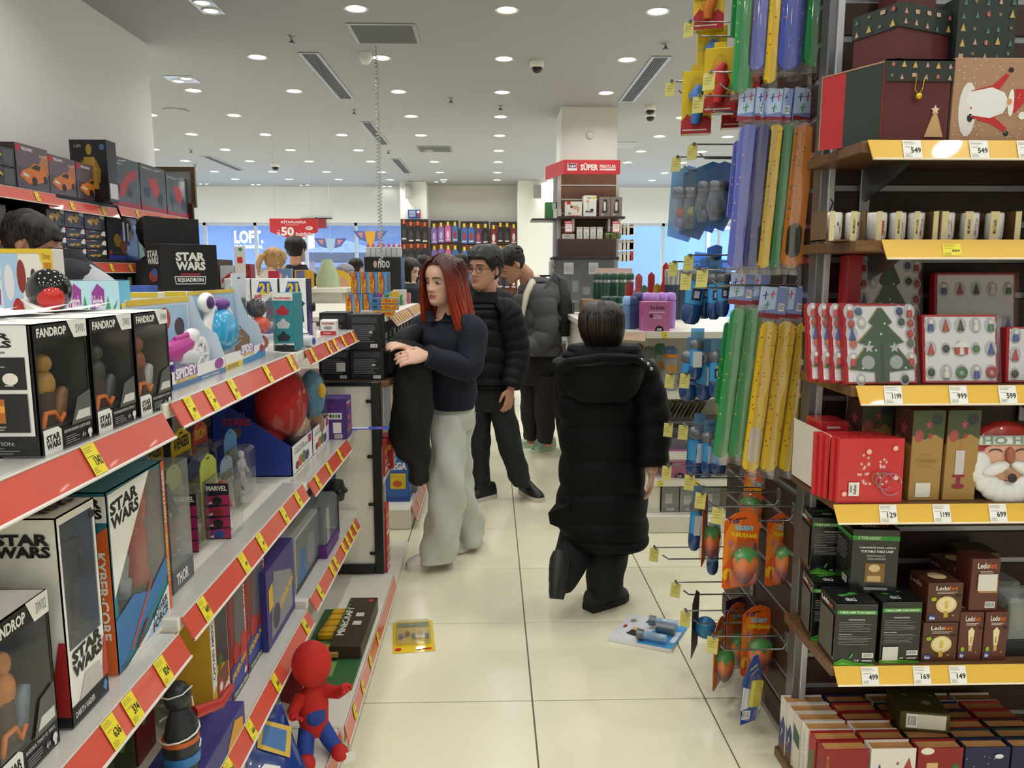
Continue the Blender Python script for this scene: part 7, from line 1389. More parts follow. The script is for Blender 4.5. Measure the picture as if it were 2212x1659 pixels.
# far end of the run continuing behind it
mg2 = empty('shelving_bay',(0,0,0),label='white low shelf unit carrying thermos flasks beyond the bottles',cat='shelving')
obj('body',MB().box((.62,4.72,0),(1.7,6.4,1.1),WHITEM,.004),mg2); obj('top_shelf',MB().box((.6,4.70,1.1),(1.7,6.4,1.14),WHITEM,.003),mg2)
def flask_geo(r,h,body,cap,band=True):
    m = MB().lathe([(r*.95,0),(r,.01),(r,h*.62),(r*.98,h*.64)],body,14).mesh('body'); c = MB().lathe([(r*1.02,h*.74),(r*1.02,h*.92),(r*.85,h*.99),(.001,h)],cap,14).mesh('cap')
    b = MB().lathe([(r*1.005,h*.64),(r*1.005,h*.74)],M('#c9ccd0',.2,metal=.8),14).mesh('steel_band'); return m,c,b
GT = M('#1f4a38',.35)
fg = flask_geo(.032,.2,GT,GT); k = 0
for px,y in ((1290,6.0),(1308,5.9),(1325,6.05),(1343,5.95),(1360,6.1)):
    p = P((px,640),Y=y); e = empty('thermos',(p.x,y,1.141+.12),label='dark green thermos with steel band in the back row, %s from the display case' % ('first','second','third','fourth','fifth')[k],cat='thermos',group='green thermoses in the back row'); [obj(n,m,e) for n,m in zip(('body','cap','steel_band'),fg)]; k += 1
obj('riser_box',MB().box((-.35,-.1,0),(.5,.16,.118),M('#8a6a50',.6),.002),None,'low brown riser box under the back row of thermoses','box',loc=(1.05,6.0,1.141))
fg = flask_geo(.026,.17,GT,GT); k = 0
for px in (1302,1311,1320,1329,1338): 
    p = P((px,670),Y=5.0); e = empty('thermos',(p.x+.01,5.0+.1*(k % 2),1.141),label='dark green thermos in the front row, %s from the girl' % ('first','second','third','fourth','fifth')[k],cat='thermos',group='green thermoses in the front row'); [obj(n,m,e) for n,m in zip(('body','cap','steel_band'),fg)]; k += 1
LG = M('#8fc49a',.35); fg2 = flask_geo(.03,.12,M('#b9d8b0',.35),LG); k = 0
for px,y in ((1356,4.9),(1385,5.05),(1405,5.1)):
    p = P((px,625),Y=y); e = empty('travel_cup',(p.x,y,1.141+.04),label='pale green lidded cup, %s from the thermoses' % ('first','second','third')[k],cat='cup',group='pale green cups'); [obj(n,m,e) for n,m in zip(('body','cap','steel_band'),fg2)]
    obj('card_sleeve',MB().lathe([(.031,-.04),(.031,.03)],M('#a8834a',.6),14),e); k += 1
# pink boxes and bottles on the top shelf
def aPB(pr): pr.t('f','The Bottle',.22,.74,.78,.86,'#3a1a3a',1).t('f','DISPENSER MATARA',.2,.62,.8,.67,'#f4e4f0',.8).ln('f',.38,.42,.74,.54,3,'#f0d4e8').e('f',.28,.52,.06,.06,'#3a2a3a').e('f',.6,.06,.17,.13,'#241a22').bar('f',.52,.03,.68,.1).r('l',.1,.5,.9,.9,'#c8609a')
p,w,h = FB((1390,706),(1447,704),(1390,642),Y=4.24)
obj('bottle_box',carton('b',w,.14,h,M('#bd6f9e',.4),aPB),None,'pink carton lettered The Bottle on the top shelf','box',loc=(p.x,4.24,1.1405))
p2,w2,h2 = FB((1430,1036),(1476,1034),(1430,968),Y=4.26)
obj('bottle_box',carton('b',.16,.14,.155,M('#bd6f9e',.4),aPB),None,'pink carton lettered The Bottle on the low shelf','box',loc=(p2.x+.02,4.25,.301))
LIL = M('#a87ac8',.3)
for i,(px,y,c) in enumerate(((1398,4.48,LIL),(1412,4.44,LIL),(1430,4.47,LIL),(1448,4.5,LIL),(1378,4.5,M('#3a3a6a',.3)))):
    p = P((px,650),Y=y); e = empty('drink_bottle',(p.x,y,1.1405),label=('lilac lidded bottle behind the pink carton, first','lilac lidded bottle behind the pink carton, second','lilac lidded bottle behind the pink carton, third','lilac lidded bottle behind the pink carton, fourth','navy bottle left of the pink carton')[i],cat='bottle',group='lilac bottles')
    obj('body',MB().lathe([(.03,0),(.033,.02),(.033,.15),(.028,.165)],c,14),e); obj('lid',MB().lathe([(.034,.165),(.035,.17),(.03,.205),(.001,.21)],M('#b98ad8',.3) if c is LIL else c,14),e)
for i,(px,c) in enumerate(((1353,'#8fb8e8'),(1366,'#2a3a6a'))):
    p = P((px,700),Y=4.42); e = empty('drink_bottle',(p.x,4.42,1.1405),label=('clear blue sports bottle at the shelf corner','dark blue patterned bottle at the shelf corner')[i],cat='bottle')
    obj('body',MB().lathe([(.026,0),(.03,.02),(.03,.1),(.024,.14)],clear(c,.5,.05) if i == 0 else c,14),e); obj('lid',MB().lathe([(.027,.14),(.027,.17),(.015,.19),(.001,.19)],c,12),e)
for i,(px,lidc,bc) in enumerate(((1400,'#55655a','#dfe8e2'),(1447,'#5a78b0','#dfe4e8'),(1376,'#a8322c','#e8d8d4'),(1424,'#4a8a78','#dfe8e4'))):
    p = P((px,830),Y=4.3 if i < 2 else 4.48); e = empty('drink_bottle',(p.x,4.3 if i < 2 else 4.48,.8005),label=('clear bottle with grey-green lid on the second shelf','clear bottle with blue and orange lid on the second shelf','red drink bottle behind the clear ones','teal clear bottle behind the clear ones')[i],cat='bottle',group='clear bottles on the second shelf')
    obj('body',MB().lathe([(.036,0),(.04,.015),(.04,.09),(.032,.12),(.04,.15),(.036,.185)],clear(bc,.72,.05),16),e); obj('lid',MB().lathe([(.038,.185),(.04,.19),(.037,.23),(.02,.25),(.001,.252)],M(lidc,.35),16),e)
    if i == 1: obj('orange_ring',MB().lathe([(.041,.188),(.042,.205),(.041,.21)],'#d8822c',16),e)
    obj('card_tag',MB().box((-.03,-.042,.1),(.03,-.041,.15),M('#b98a4a',.6)),e)
# paper trees, cartons beyond
for i,(px,y,h,c) in enumerate(((1360,5.6,.26,'#a8323a'),(1380,5.5,.32,'#c05a5a'),(1392,5.4,.24,'#5a6a4a'),(1407,5.5,.33,'#b5383c'),(1420,5.4,.25,'#a8862c'),(1438,5.6,.4,'#c23a3e'))):
    p = P((px,605),Y=y); e = empty('paper_tree',(p.x,y,1.1405),label='standing card tree, %s from the glass display case' % ('first','second','third','fourth','fifth','tallest')[i],cat='decoration',group='coloured card trees')
    for r_ in (0,PI/2): obj('card',MB().prism([(-.05,0),(.05,0),(.05,h*.5),(.025,h*.65),(.025,h*.92),(0,h),(-.025,h*.92),(-.025,h*.65),(-.05,h*.5)],-.001,.001,M(c,.5),T=Matrix.Rotation(r_,4,'Z') @ Matrix(((1,0,0,0),(0,0,1,0),(0,1,0,0),(0,0,0,1)))),e)
obj('carton_box',carton('b',.3,.05,.36,M('#dcbcb4',.5),lambda pr: pr.r('f',.05,.05,.95,.95,'#e0c4bc').r('f',.0,.49,1,.5,'#c89a92')),None,'pale pink board behind the card trees','board',loc=(1.0,6.32,1.1405))
for i in range(5): 
    e = empty('steel_tumbler',(P((1448+11*i,570),Y=5.3).x,5.3+.02*i,1.1405+.0),label='steel tumbler with dark base behind the blue bottle toys, %s' % ('first','second','third','fourth','fifth')[i],cat='tumbler',group='steel tumblers')
    obj('body',MB().lathe([(.03,0),(.034,.2),(.036,.24)],M('#26344a',.3),12),e); obj('rim',MB().lathe([(.0365,.24),(.038,.34),(.036,.345),(.03,.33)],M('#b9bcc0',.25,metal=.8),12),e)
# paper bags and grey boxes low down
for i in range(14):
    obj('greeting_card',MB().box((-.001,-.075,0),(.001,.075,.1),M(('#8a8578','#a39c8c','#6f6a60','#b5ae9e')[i % 4],.6)),None,'upright card in the rack above the paper bags, %s from the coat' % ('first','second','third','fourth','fifth','sixth','seventh','eighth','ninth','tenth','eleventh','twelfth','thirteenth','fourteenth')[i],'card','upright cards in the rack',loc=(.88+.024*i,4.42,.63),rot=(0,.5,0))
e = empty('card_rack',(0,4.3,.4555),label='grey stepped card rack with D&R badges on the low shelf',cat='rack'); GR = M('#77787c',.5)
mb = MB()
for k in range(3): mb.box((.84,.0+.06*k,0),(1.5,.06+.06*k,.06+.055*k),GR,.002)
obj('body',mb,e); bg_ = MB(); pr = Pr(bg_,0,0,0,{'f': ((.84,0,0),(.66,0,0),(0,0,.06),(0,-1,0)),'g': ((.84,.06,0),(.66,0,0),(0,0,.115),(0,-1,0)),'h': ((.84,.12,0),(.66,0,0),(0,0,.17),(0,-1,0))})
for f,u,v in (('f',.0,.1),('g',.03,.55),('h',.18,.72)):
    dv = {'f': .8,'g': .4,'h': .26}[f]
    for q,(t,c) in enumerate((('D','#1f2f7a'),('&','#b8282c'),('R','#1f2f7a'))): pr.r(f,u+.045*q,v,u+.045*(q+1),v+dv,c).t(f,t,u+.045*q+.01,v+dv*.15,u+.045*(q+1)-.01,v+dv*.85,WHT,1)
obj('badge',bg_,e)
for i,(x,w,h,c) in enumerate(((.91,.1,.17,'#e4e0d4'),(1.02,.1,.17,'#8d8d8d'),(1.13,.11,.15,'#979797'),(1.25,.11,.16,'#8a8a8c'))):
    obj('appliance_box',carton('b',w,.12,h,M(c,.5),(lambda pr: pr.r('f',.35,.15,.9,.85,'#f0ecdc').e('f',.2,.4,.12,.22,'#3a3a24').r('f',.8,.88,.9,.94,'#c8322c')) if i == 0 else (lambda pr: pr.r('f',.2,.3,.6,.65,'#b9b9b6').bar('f',.3,.06,.7,.14))),None,('white small appliance box beside the girl','grey box with pale label on the bottom shelf','second grey box on the bottom shelf','third grey box under the lowest hooks')[i],'box','boxes on the bottom shelf',loc=(x,4.24,.1005))
# ================================================================ column cladding with offers
cf = empty('column_stand',(0,8.57,0),label='brown slatted stand wrapped round the white column',cat='display stand'); x0,x1 = .72,1.385
WD = wood('#6b4a38','#86604a',(3,3,20)); 
obj('frame',MB().box((x0,-.06,1.2),(x0+.035,0,2.56),'#c8c4bc').box((x1-.035,-.06,1.2),(x1,0,2.56),'#c8c4bc'),cf)
for k in range(9): obj('slat_board',MB().box((x0+.035,-.05,1.2+.15*k+.008),(x1-.035,-.02,1.2+.15*(k+1)-.006),WD,.002),cf); obj('slat_rail',MB().box((x0+.035,-.055,1.2+.15*k-.006),(x1-.035,-.02,1.2+.15*k+.008),'#d0ccc4'),cf)
obj('side_board',MB().box((x0,0,1.2),(x0+.03,.6,2.56),M('#7a7470',.5)),cf)
sh = obj('shelf',MB().box((x0-.02,-.3,2.03),(x1+.03,-.05,2.055),'#3a2a24',.002),cf); obj('bracket',MB().box((.86,-.28,1.9),(.88,-.06,2.03),'#b9b9b9'),sh); obj('bracket',MB().box((1.24,-.28,1.9),(1.26,-.06,2.03),'#b9b9b9'),sh)
sd = obj('side_shelf',MB().box((x0-.28,-.05,2.03),(x0,.35,2.05),'#3a2a24',.002),cf); obj('side_shelf',MB().box((x0-.26,-.05,1.42),(x0,.35,1.44),'#3a2a24',.002),cf)
obj('ledge',MB().box((x0-.02,-.32,1.62),(x1-.06,-.05,1.82),wood('#3f2a28','#4d3431'),.003),cf)
zt = P((1215,345),Y=8.3).z; zb = P((1215,376),Y=8.3).z; xa = P((1217,360),Y=8.3).x; xb = P((1340,360),Y=8.3).x
s = empty('offer_sign',(0,8.3,zb),label='red sign reading SÜPER FIRSATLAR on the column',cat='sign'); hh = zt-zb
mb = MB().box((xa,0,0),(xb,.02,hh),M('#cf3a44',.4),.002).add([(xa,.02,0),(xa-.15,.55,0),(xa-.15,.55,hh),(xa,.02,hh)],[(0,1,2,3)],M('#cf3a44',.4)); pr = Pr(mb,0,0,0,{'f': ((xa,0,0),(xb-xa,0,0),(0,0,hh),(0,-1,0))})
pr.r('f',.07,.25,.24,.75,WHT).r('f',.08,.42,.13,.73,'#1f2f7a').r('f',.13,.42,.18,.73,'#b8282c').r('f',.18,.42,.23,.73,'#1f2f7a').t('f','D&R',.085,.46,.225,.64,WHT,1).t('f','SÜPER',.3,.26,.61,.78,WHT,1.8).t('f','FIRSATLAR',.64,.44,.92,.66,WHT,1.2).r('f',.64,.27,.92,.38,WHT).t('f','50+',.67,.29,.73,.36,'#cf3a44',.6); obj('board',mb,s)
ys = 8.3
def fbx(x0p,x1p,yb,yt,Y,z,d,body,art,lab,cat='box',group=None):
    a = P((x0p,yb),Y=Y); b = P((x1p,yb),Y=Y); t = P((x0p,yt),Y=Y)
    return obj('appliance_box',carton('b',b.x-a.x,d,t.z-a.z,body,art),None,lab,cat,group,loc=((a.x+b.x)/2,Y,z))
zs = 2.0555
fbx(1222,1257,474,442,8.3,zs,.12,'#e6e0d6',lambda pr: pr.r('f',.05,.8,.3,1,'#c8322c').e('f',.6,.6,.2,.14,'#c8a884').p('f','#c8a884',(.7,.3),(.8,.3),(.85,.6),(.7,.6)).e('f',.35,.65,.08,.1,'#4a4a4a').p('f','#2a2a2a',(.15,.15),(.2,.3),(.25,.15),(.3,.3),(.32,.15)).r('f',.05,0,.9,.06,'#c8322c'),'white box with a beige hair dryer on the column shelf')
fbx(1260,1288,474,429,8.3,zs,.12,'#e9e9e6',lambda pr: pr.r('f',.65,.84,.95,.95,'#e8d83a').t('f','MARKA',.3,.86,.62,.92,'#3a3a3a',1).e('f',.32,.72,.12,.08,'#d8a89a').p('f','#a89a90',(.34,.3),(.38,.3),(.38,.65),(.34,.65)).e('f',.65,.3,.14,.08,'#3a3c40').p('f','#55585c',(.1,.2),(.8,.18),(.6,.26),(.2,.28)),'tall white box with a desk lamp on the column shelf')
for k in range(2): fbx(1294+25*k,1318+25*k,474,432,8.3,zs,.12,'#8a7a74',lambda pr: pr.p('f','#2f3338',(.25,.15),(.75,.2),(.7,.85),(.4,.9)).r('f',.4,.3,.6,.75,'#d8d8d8').e('f',.3,.1,.15,.05,'#c8b8a8'),('grey box with a lantern picture, left of its pair','grey box with a lantern picture, right of its pair')[k],group='lantern boxes')
for k in range(4): fbx(1246+14.5*k,1258+14.5*k,517,491,8.3,1.8205,.08,'#dcd9d2',lambda pr: pr.ln('f',.2,.8,.8,.9,1,'#8a8a8a').e('f',.5,.5,.2,.1,'#b9b9b5').p('f','#c4c4c0',(.4,.1),(.6,.1),(.6,.5),(.4,.5)),'small white box with a grey nozzle picture, %s in the row' % ('first','second','third','fourth')[k],group='small white boxes on the ledge')
fbx(1216,1241,517,506,8.3,1.8205,.1,'#d9d4c8',lambda pr: pr.ln('f',.2,.3,.8,.7,2,'#a8a49a'),'flat cream box at the left of the ledge')
for k in range(3):
    p = P((1312+12*k,517),Y=8.3); e = empty('jar',(p.x,8.3,1.8205),label='small green-lidded jar on the ledge, %s' % ('first','second','third')[k],cat='jar',group='green lidded jars'); obj('glass',MB().lathe([(.024,0),(.028,.02),(.028,.045)],M('#6a7a4a',.3),12),e); obj('lid',MB().lathe([(.03,.045),(.03,.06),(.001,.062)],M('#5a8a4a',.4),12),e)
for i,(px,lb) in enumerate(((1229,'red framed price card at the left of the column shelf'),(1332,'red framed price card at the right of the column shelf'))):
    a = P((px,477),Y=8.24); b_ = MB().box((-.042,0,-.12),(.042,.004,0),M('#c8606a',.4)); pr = Pr(b_,0,0,0,{'f': ((-.042,0,-.12),(.084,0,0),(0,0,.12),(0,-1,0))}); pr.r('f',.1,.08,.9,.72,WHT).ln('f',.2,.3,.8,.65,3,'#b0a8a8').ln('f',.15,.78,.85,.92,1,'#f0d0d4'); obj('price_card',b_,None,lb,'price card',loc=(a.x,8.26,a.z))
fbx(1178,1202,476,440,8.6,2.0505,.14,'#4a8a52',lambda pr: pr.r('f',.6,.55,.95,.95,'#c8ccc4').r('f',0,.48,1,.5,'#2f6a38'),'green box on the side shelf of the column')
for k in range(2): fbx(1196+9*k,1204+9*k,476,456,8.5,2.0505,.08,'#dcdad4',None,('small white box beside the green one, first','small white box beside the green one, second')[k])
fbx(1187,1201,540,510,8.5,1.4405,.1,'#e4e4e2',lambda pr: pr.e('f',.5,.7,.3,.2,'#c9c9c8'),'white tall box low on the side shelf of the column')
# white packs on hooks right of the column
pm = carton('white_pack',.055,.02,.11,M('#e4e2dc',.5),lambda pr: pr.r('f',.1,.7,.9,.9,'#c9c6c0')).mesh('white_pack')
for j,(py,n) in enumerate(((508,4),(540,4),(565,3))):
    for i in range(n): p = P((1341+8*i,py),Y=8.35); obj('hanging_pack',pm,cf,loc=(p.x,8.35-8.57,p.z))
    p = P((1364,py-2),Y=8.35); obj('red_pack',MB().box((-.02,0,0),(.02,.02,.1),'#c23a3a'),cf,loc=(p.x,8.35-8.57,p.z))
# glass display case below
gc = empty('display_case',(0,8.12,0),label='glass display case of gadgets below the column ledge',cat='display case')
obj('cabinet',MB().box((x0-.08,0,0),(x1-.05,.42,.72),'#3a2c2a',.003),gc); obj('glass',MB().box((x0-.07,.005,.72),(x1-.06,.40,1.6),clear('#e6eef2',.88,.02)),gc); obj('top_frame',MB().box((x0-.08,0,1.6),(x1-.05,.42,1.63),'#2c2224',.002),gc); obj('back',MB().box((x0-.06,.38,.72),(x1-.07,.395,1.6),'#3a3234'),gc)
obj('glass_shelf',MB().box((x0-.06,.02,1.16),(x1-.07,.37,1.17),clear('#cfe4e0',.6)),gc)
for i,(x,z,w,h,c) in enumerate(((.75,1.17,.12,.27,'#2f3a5a'),(.9,1.17,.1,.3,'#1c1e24'),(1.02,1.17,.13,.2,'#20242c'),(1.16,1.17,.12,.12,'#d8d2c8'),(1.27,1.17,.08,.26,'#26262a'),(.78,.73,.13,.25,'#e2e0da'),(.95,.73,.12,.2,'#b83a3a'),(1.1,.73,.1,.22,'#2a2c34'),(1.22,.73,.1,.2,'#d8b03a'))):
    obj('gadget_box',carton('b',w,.1,h,M(c,.35),lambda pr: pr.r('f',.2,.3,.8,.7,'#8a8f98')),None,('dark blue','tall black','black','white','slim black','cream','red','dark','yellow')[i]+' gadget box inside the glass display case','box','gadget boxes in the glass case',loc=(x,8.32,z+.0005))
for i,x in enumerate((.84,1.1)): obj('price_card',MB().box((0,0,0),(.1,.003,.12),'#e6dede').box((.01,-.001,.02),(.09,0,.08),'#c9b9b9'),None,('first','second')[i]+' white price card inside the glass display case','price card',loc=(x-.08,8.14,1.45))
# ================================================================ accessory wall at the back
BW = wood('#5a2c22','#74402f',(3,3,20),.5,'mahogany'); packs = {}
def pack_geo(c,w,h,ins,tagc='#e8d83a'):
    k = (c,w,h)
    if k not in packs:
        mb = MB(); mb.prism([(-w/2,0),(w/2,0),(w/2,h*.8),(w*.25,h),(-w*.25,h),(-w/2,h*.8)],-.008,.008,M(c,.4),T=Matrix(((1,0,0,0),(0,0,1,0),(0,1,0,0),(0,0,0,1)))); pr = Pr(mb,0,0,0,{'f': ((-w/2,-.008,0),(w,0,0),(0,0,h),(0,-1,0))}); pr.e('f',.5,.42,.26,.24,ins).r('f',.15,.08,.85,.16,'#d8d4d0'); mb.box((-w*.18,-.012,h*.95),(w*.18,-.01,h*1.18),M(tagc,.5)); packs[k] = mb.mesh('accessory_pack')
    return packs[k]
kinds = [('#26262c','#3f4148','black'),('#8a6fb8','#c8b4e0','lilac'),('#c86a9a','#f0c4d8','pink'),('#3f6fb0','#a83a3a','blue'),('#5a3a6a','#b85a4a','purple'),('#7a2a30','#d8d4d0','dark red'),('#e2e0dc','#3a3a3a','white'),('#2a3f8a','#c9d4e8','navy')]
wi = 0
for (xa,xb,yt,kk) in ((865,925,473,(0,0,0,0)),(930,990,476,(1,1,2,3)),(995,1056,478,(3,3,4,0)),(1059,1117,479,(5,0,0,5)),(1120,1180,474,(7,7,7,7))):
    a = P((xa,yt),Y=15.35 if wi in (0,4) else 15.9); b = P((xb,yt),Y=15.35 if wi in (0,4) else 15.9)
    r = empty('accessory_stand',(0,a.y,0),label='mahogany slatted stand of accessories, %s from the left pillar' % ('first','second','third','fourth','fifth')[wi],cat='display panel',group='slatted accessory panels')
    obj('frame',MB().box((a.x,.02,0),(b.x,.05,a.z),'#2a2426',.004),r); n = int((a.z-.25)/.2)
    for k in range(n): obj('slat_board',MB().box((a.x+.02,.0,.22+k*(a.z-.26)/n),(b.x-.02,.02,.22+(k+1)*(a.z-.26)/n-.02),BW,.002),r)
    for j in range(3):
        for i in range(4):
            kd = kinds[6 if (wi == 4 and j > 0) else kk[i]]; w = (b.x-a.x)/4; x = a.x+w*(i+.5); z = a.z-.42-.46*j-.0
            h = .34
            lab = '%s accessory pack, %s in the %s row of the %s panel' % (kd[2],('first','second','third','fourth')[i],('top','middle','lower')[j],('first','second','third','fourth','fifth')[wi])
            obj('accessory_pack',pack_geo(kd[0],w*.86,h*(.8 if kd[2] == 'white' else 1),kd[1],'#e0602c' if wi == 0 else '#e8d83a'),None,lab,'hanging pack','hanging accessory packs',loc=(x,a.y-.0085,z-.05*random.random()))
    wi += 1
for (px,lb,Y) in ((883,'white loudspeaker on the left back pillar',15.5),(1161,'grey loudspeaker on the right back pillar',15.25)):
    p = P((px,414),Y=Y-.12); e = empty('wall_speaker',(p.x,Y-.02,p.z),label=lb,cat='speaker'); obj('cabinet',MB().box((-.08,-.14,-.13),(.08,-.02,.13),M('#c4c4c0',.5),.02),e); obj('grille',MB().box((-.07,-.145,-.12),(.07,-.14,.12),M('#a8a8a6',.7),.004),e); obj('bracket',MB().box((-.02,-.02,-.03),(.02,.02,.03),'#8a8a88'),e)
a = P((881,471),Y=15.45); b = P((908,453),Y=15.45); mb = MB().box((a.x,0,a.z),(b.x,.01,b.z),M('#2f4f9c',.4)); pr = Pr(mb,0,0,0,{'f': ((a.x,0,a.z),(b.x-a.x,0,0),(0,0,b.z-a.z),(0,-1,0))}); pr.ln('f',.1,.15,.7,.9,5,'#e4e6ee').r('f',.8,.1,1,.9,'#c23a3e').e('f',.82,.75,.12,.15,WHT); obj('wall_notice',mb,None,'small blue and red notice on the left back pillar','notice',loc=(0,15.48,0))
# ================================================================ goods in the middle distance on the left
tb = empty('display_table',(0,0,0),label='white display counter behind the white boxes numbered 21',cat='counter')
a = P((688,652),Y=6.4); b = P((748,652),Y=6.4); zt = P((700,622),Y=6.4).z
obj('top',MB().box((a.x-1.1,6.4,zt-.04),(b.x,7.2,zt),WHITEM,.004),tb); obj('body',MB().box((a.x-1.0,6.45,0),(b.x-.05,7.15,zt-.04),WHITEM,.004),tb)
def bk(px0,px1,yb,yt,Y,c,lab,art=None,d=.05,cat='box',z=None):
    a = P((px0,yb),Y=Y); b = P((px1,yb),Y=Y); t = P((px0,yt),Y=Y); z = zt+.0005 if z is None else z
    obj('shop_box',carton('b',b.x-a.x,d,t.z-z,M(c,.45),art),None,lab,cat,loc=((a.x+b.x)/2,Y,z))
bk(580,602,610,585,6.5,'#d8485a','pink-red box before the couple at the counter'); bk(597,630,610,580,6.55,'#7fa8d0','pale blue patterned box before the couple',lambda pr: pr.e('f',.3,.6,.1,.15,WHT).e('f',.7,.5,.1,.15,WHT)); bk(637,667,615,583,6.5,'#d8b23a','yellow box with purple front before the dark jacket',lambda pr: pr.r('f',.15,.1,.7,.95,'#7a7ab8')); bk(667,676,615,585,6.52,'#e0a82c','narrow orange box beside the yellow one')
e = empty('carrier_bag',(P((703,610),Y=6.5).x,6.6,zt),label='translucent pale green carrier bag standing on the counter',cat='bag'); h = P((703,560),Y=6.6).z-zt
obj('sack',MB().rings([(0,0,0,.1,.06),(0,0,h*.3,.1,.06),(0,0,h*.7,.07,.04),(0,0,h*.9,.05,.02),(0,0,h,.03,.015)],M('#b5c4a0',.35,noise=.15,scale=20),14),e); obj('contents',MB().box((-.06,-.05,.0),(.06,.05,h*.4),'#a8c85a',.01),e)
e = empty('round_display',(P((727,615),Y=6.8).x,6.85,zt),label='yellow arched display card on the counter',cat='display'); obj('arch',MB().prism([(.14*math.cos(PI*i/12),.15*math.sin(PI*i/12)) for i in range(13)],0,.02,M('#e8b93a',.5),T=Matrix(((1,0,0,0),(0,0,1,0),(0,1,0,0),(0,0,0,1)))),e); obj('inset',MB().prism([(.1*math.cos(PI*i/12),.1*math.sin(PI*i/12)) for i in range(13)],-.004,0,M('#d8a884',.5),T=Matrix(((1,0,0,0),(0,0,1,0),(0,1,0,0),(0,0,0,1)))),e)
# white bottles on a black stand at the end of the coiled cord
a = P((787,585),Y=6.9); b = P((866,585),Y=6.9); z0 = P((787,583),Y=6.9).z; z1 = P((787,555),Y=6.9).z
e = empty('counter_stand',(0,6.9,0),label='black counter stand with white lettering under the white bottles',cat='stand'); mb = MB().box((a.x,0,0),(b.x,.3,z1),M('#16171a',.4),.003); pr = Pr(mb,0,0,0,{'f': ((a.x,0,z0-.1),(b.x-a.x,0,0),(0,0,z1-z0+.1),(0,-1,0))}); pr.t('f','noo',.38,.55,.7,.85,'#d8dce0',1).e('f',.3,.7,.05,.15,'#c8a890'); obj('body',mb,e)
for i in range(7):
    x = a.x+(b.x-a.x)*(i+.5)/7; e = empty('white_bottle',(x,7.0,z1+.0005),label='white bottle with red cap on the black stand, %s from the left' % ('first','second','third','fourth','fifth','sixth','seventh')[i],cat='bottle',group='white bottles with red caps')
    obj('body',MB().box((-.021,-.02,0),(.021,.02,.09),M('#d4d6d6',.4),.004),e); obj('cap',MB().lathe([(.014,.09),(.014,.105),(.006,.11),(.006,.125),(.001,.126)],M('#c23a44',.4),10),e)
# brick-logo sign card and shelves around x 510
p = P((520,598),Y=3.9); e = empty('sign_card',(p.x,3.9,0),label='tall white clear-framed sign card with a red square',cat='sign'); zz = P((520,532),Y=3.9).z
mb = MB().box((-.026,0,p.z),(.026,.006,zz),M('#e2ddd8',.35),.001); pr = Pr(mb,0,0,0,{'f': ((-.026,0,p.z),(.052,0,0),(0,0,zz-p.z),(0,-1,0))}); pr.r('f',.25,.45,.75,.65,'#c8322c').r('f',.4,.85,.75,.95,'#3f8a6a').r('f',.1,.05,.5,.12,'#3a4a9a'); obj('card',mb,e); obj('stand',MB().tube([(0,.003,0),(0,.003,p.z)],.008,clear('#dfe4e8',.5),8).lathe([(.08,0),(.08,.01),(.02,.02)],'#8a8a8a',14),e)
rk = empty('display_rack',(0,0,0),label='dark brown rack of small boxed toys beside the black display',cat='rack'); a = P((474,640),Y=5.2); b = P((545,640),Y=5.2)
obj('frame',MB().box((a.x-.05,5.2,0),(a.x,5.5,P((474,560),Y=5.2).z),wood('#3a2318','#54351f')).box((a.x,5.48,0),(b.x,5.5,1.4),'#3a2a24'),rk)
for z in (1.18,1.36): obj('shelf',MB().box((a.x,5.2,z-.02),(b.x,5.48,z),'#4a3428',.002),rk)
for i,(x,z,w,h,c) in enumerate(((a.x+.05,1.36,.09,.15,'#c8ccd0'),(a.x+.06,1.18,.1,.15,'#8a6a9a'),(b.x-.06,1.18,.09,.14,'#2a2c34'),(b.x-.05,1.36,.08,.16,'#8a2a30'))): obj('shop_box',carton('b',w,.1,h,M(c,.4),lambda pr: pr.p('f','#b83a30',(.1,.2),(.9,.6),(.9,.75),(.1,.4))),None,('pale grey','purple','black','dark red')[i]+' small box on the dark rack beside the sign card','box',loc=(x,5.22,z+.0005))
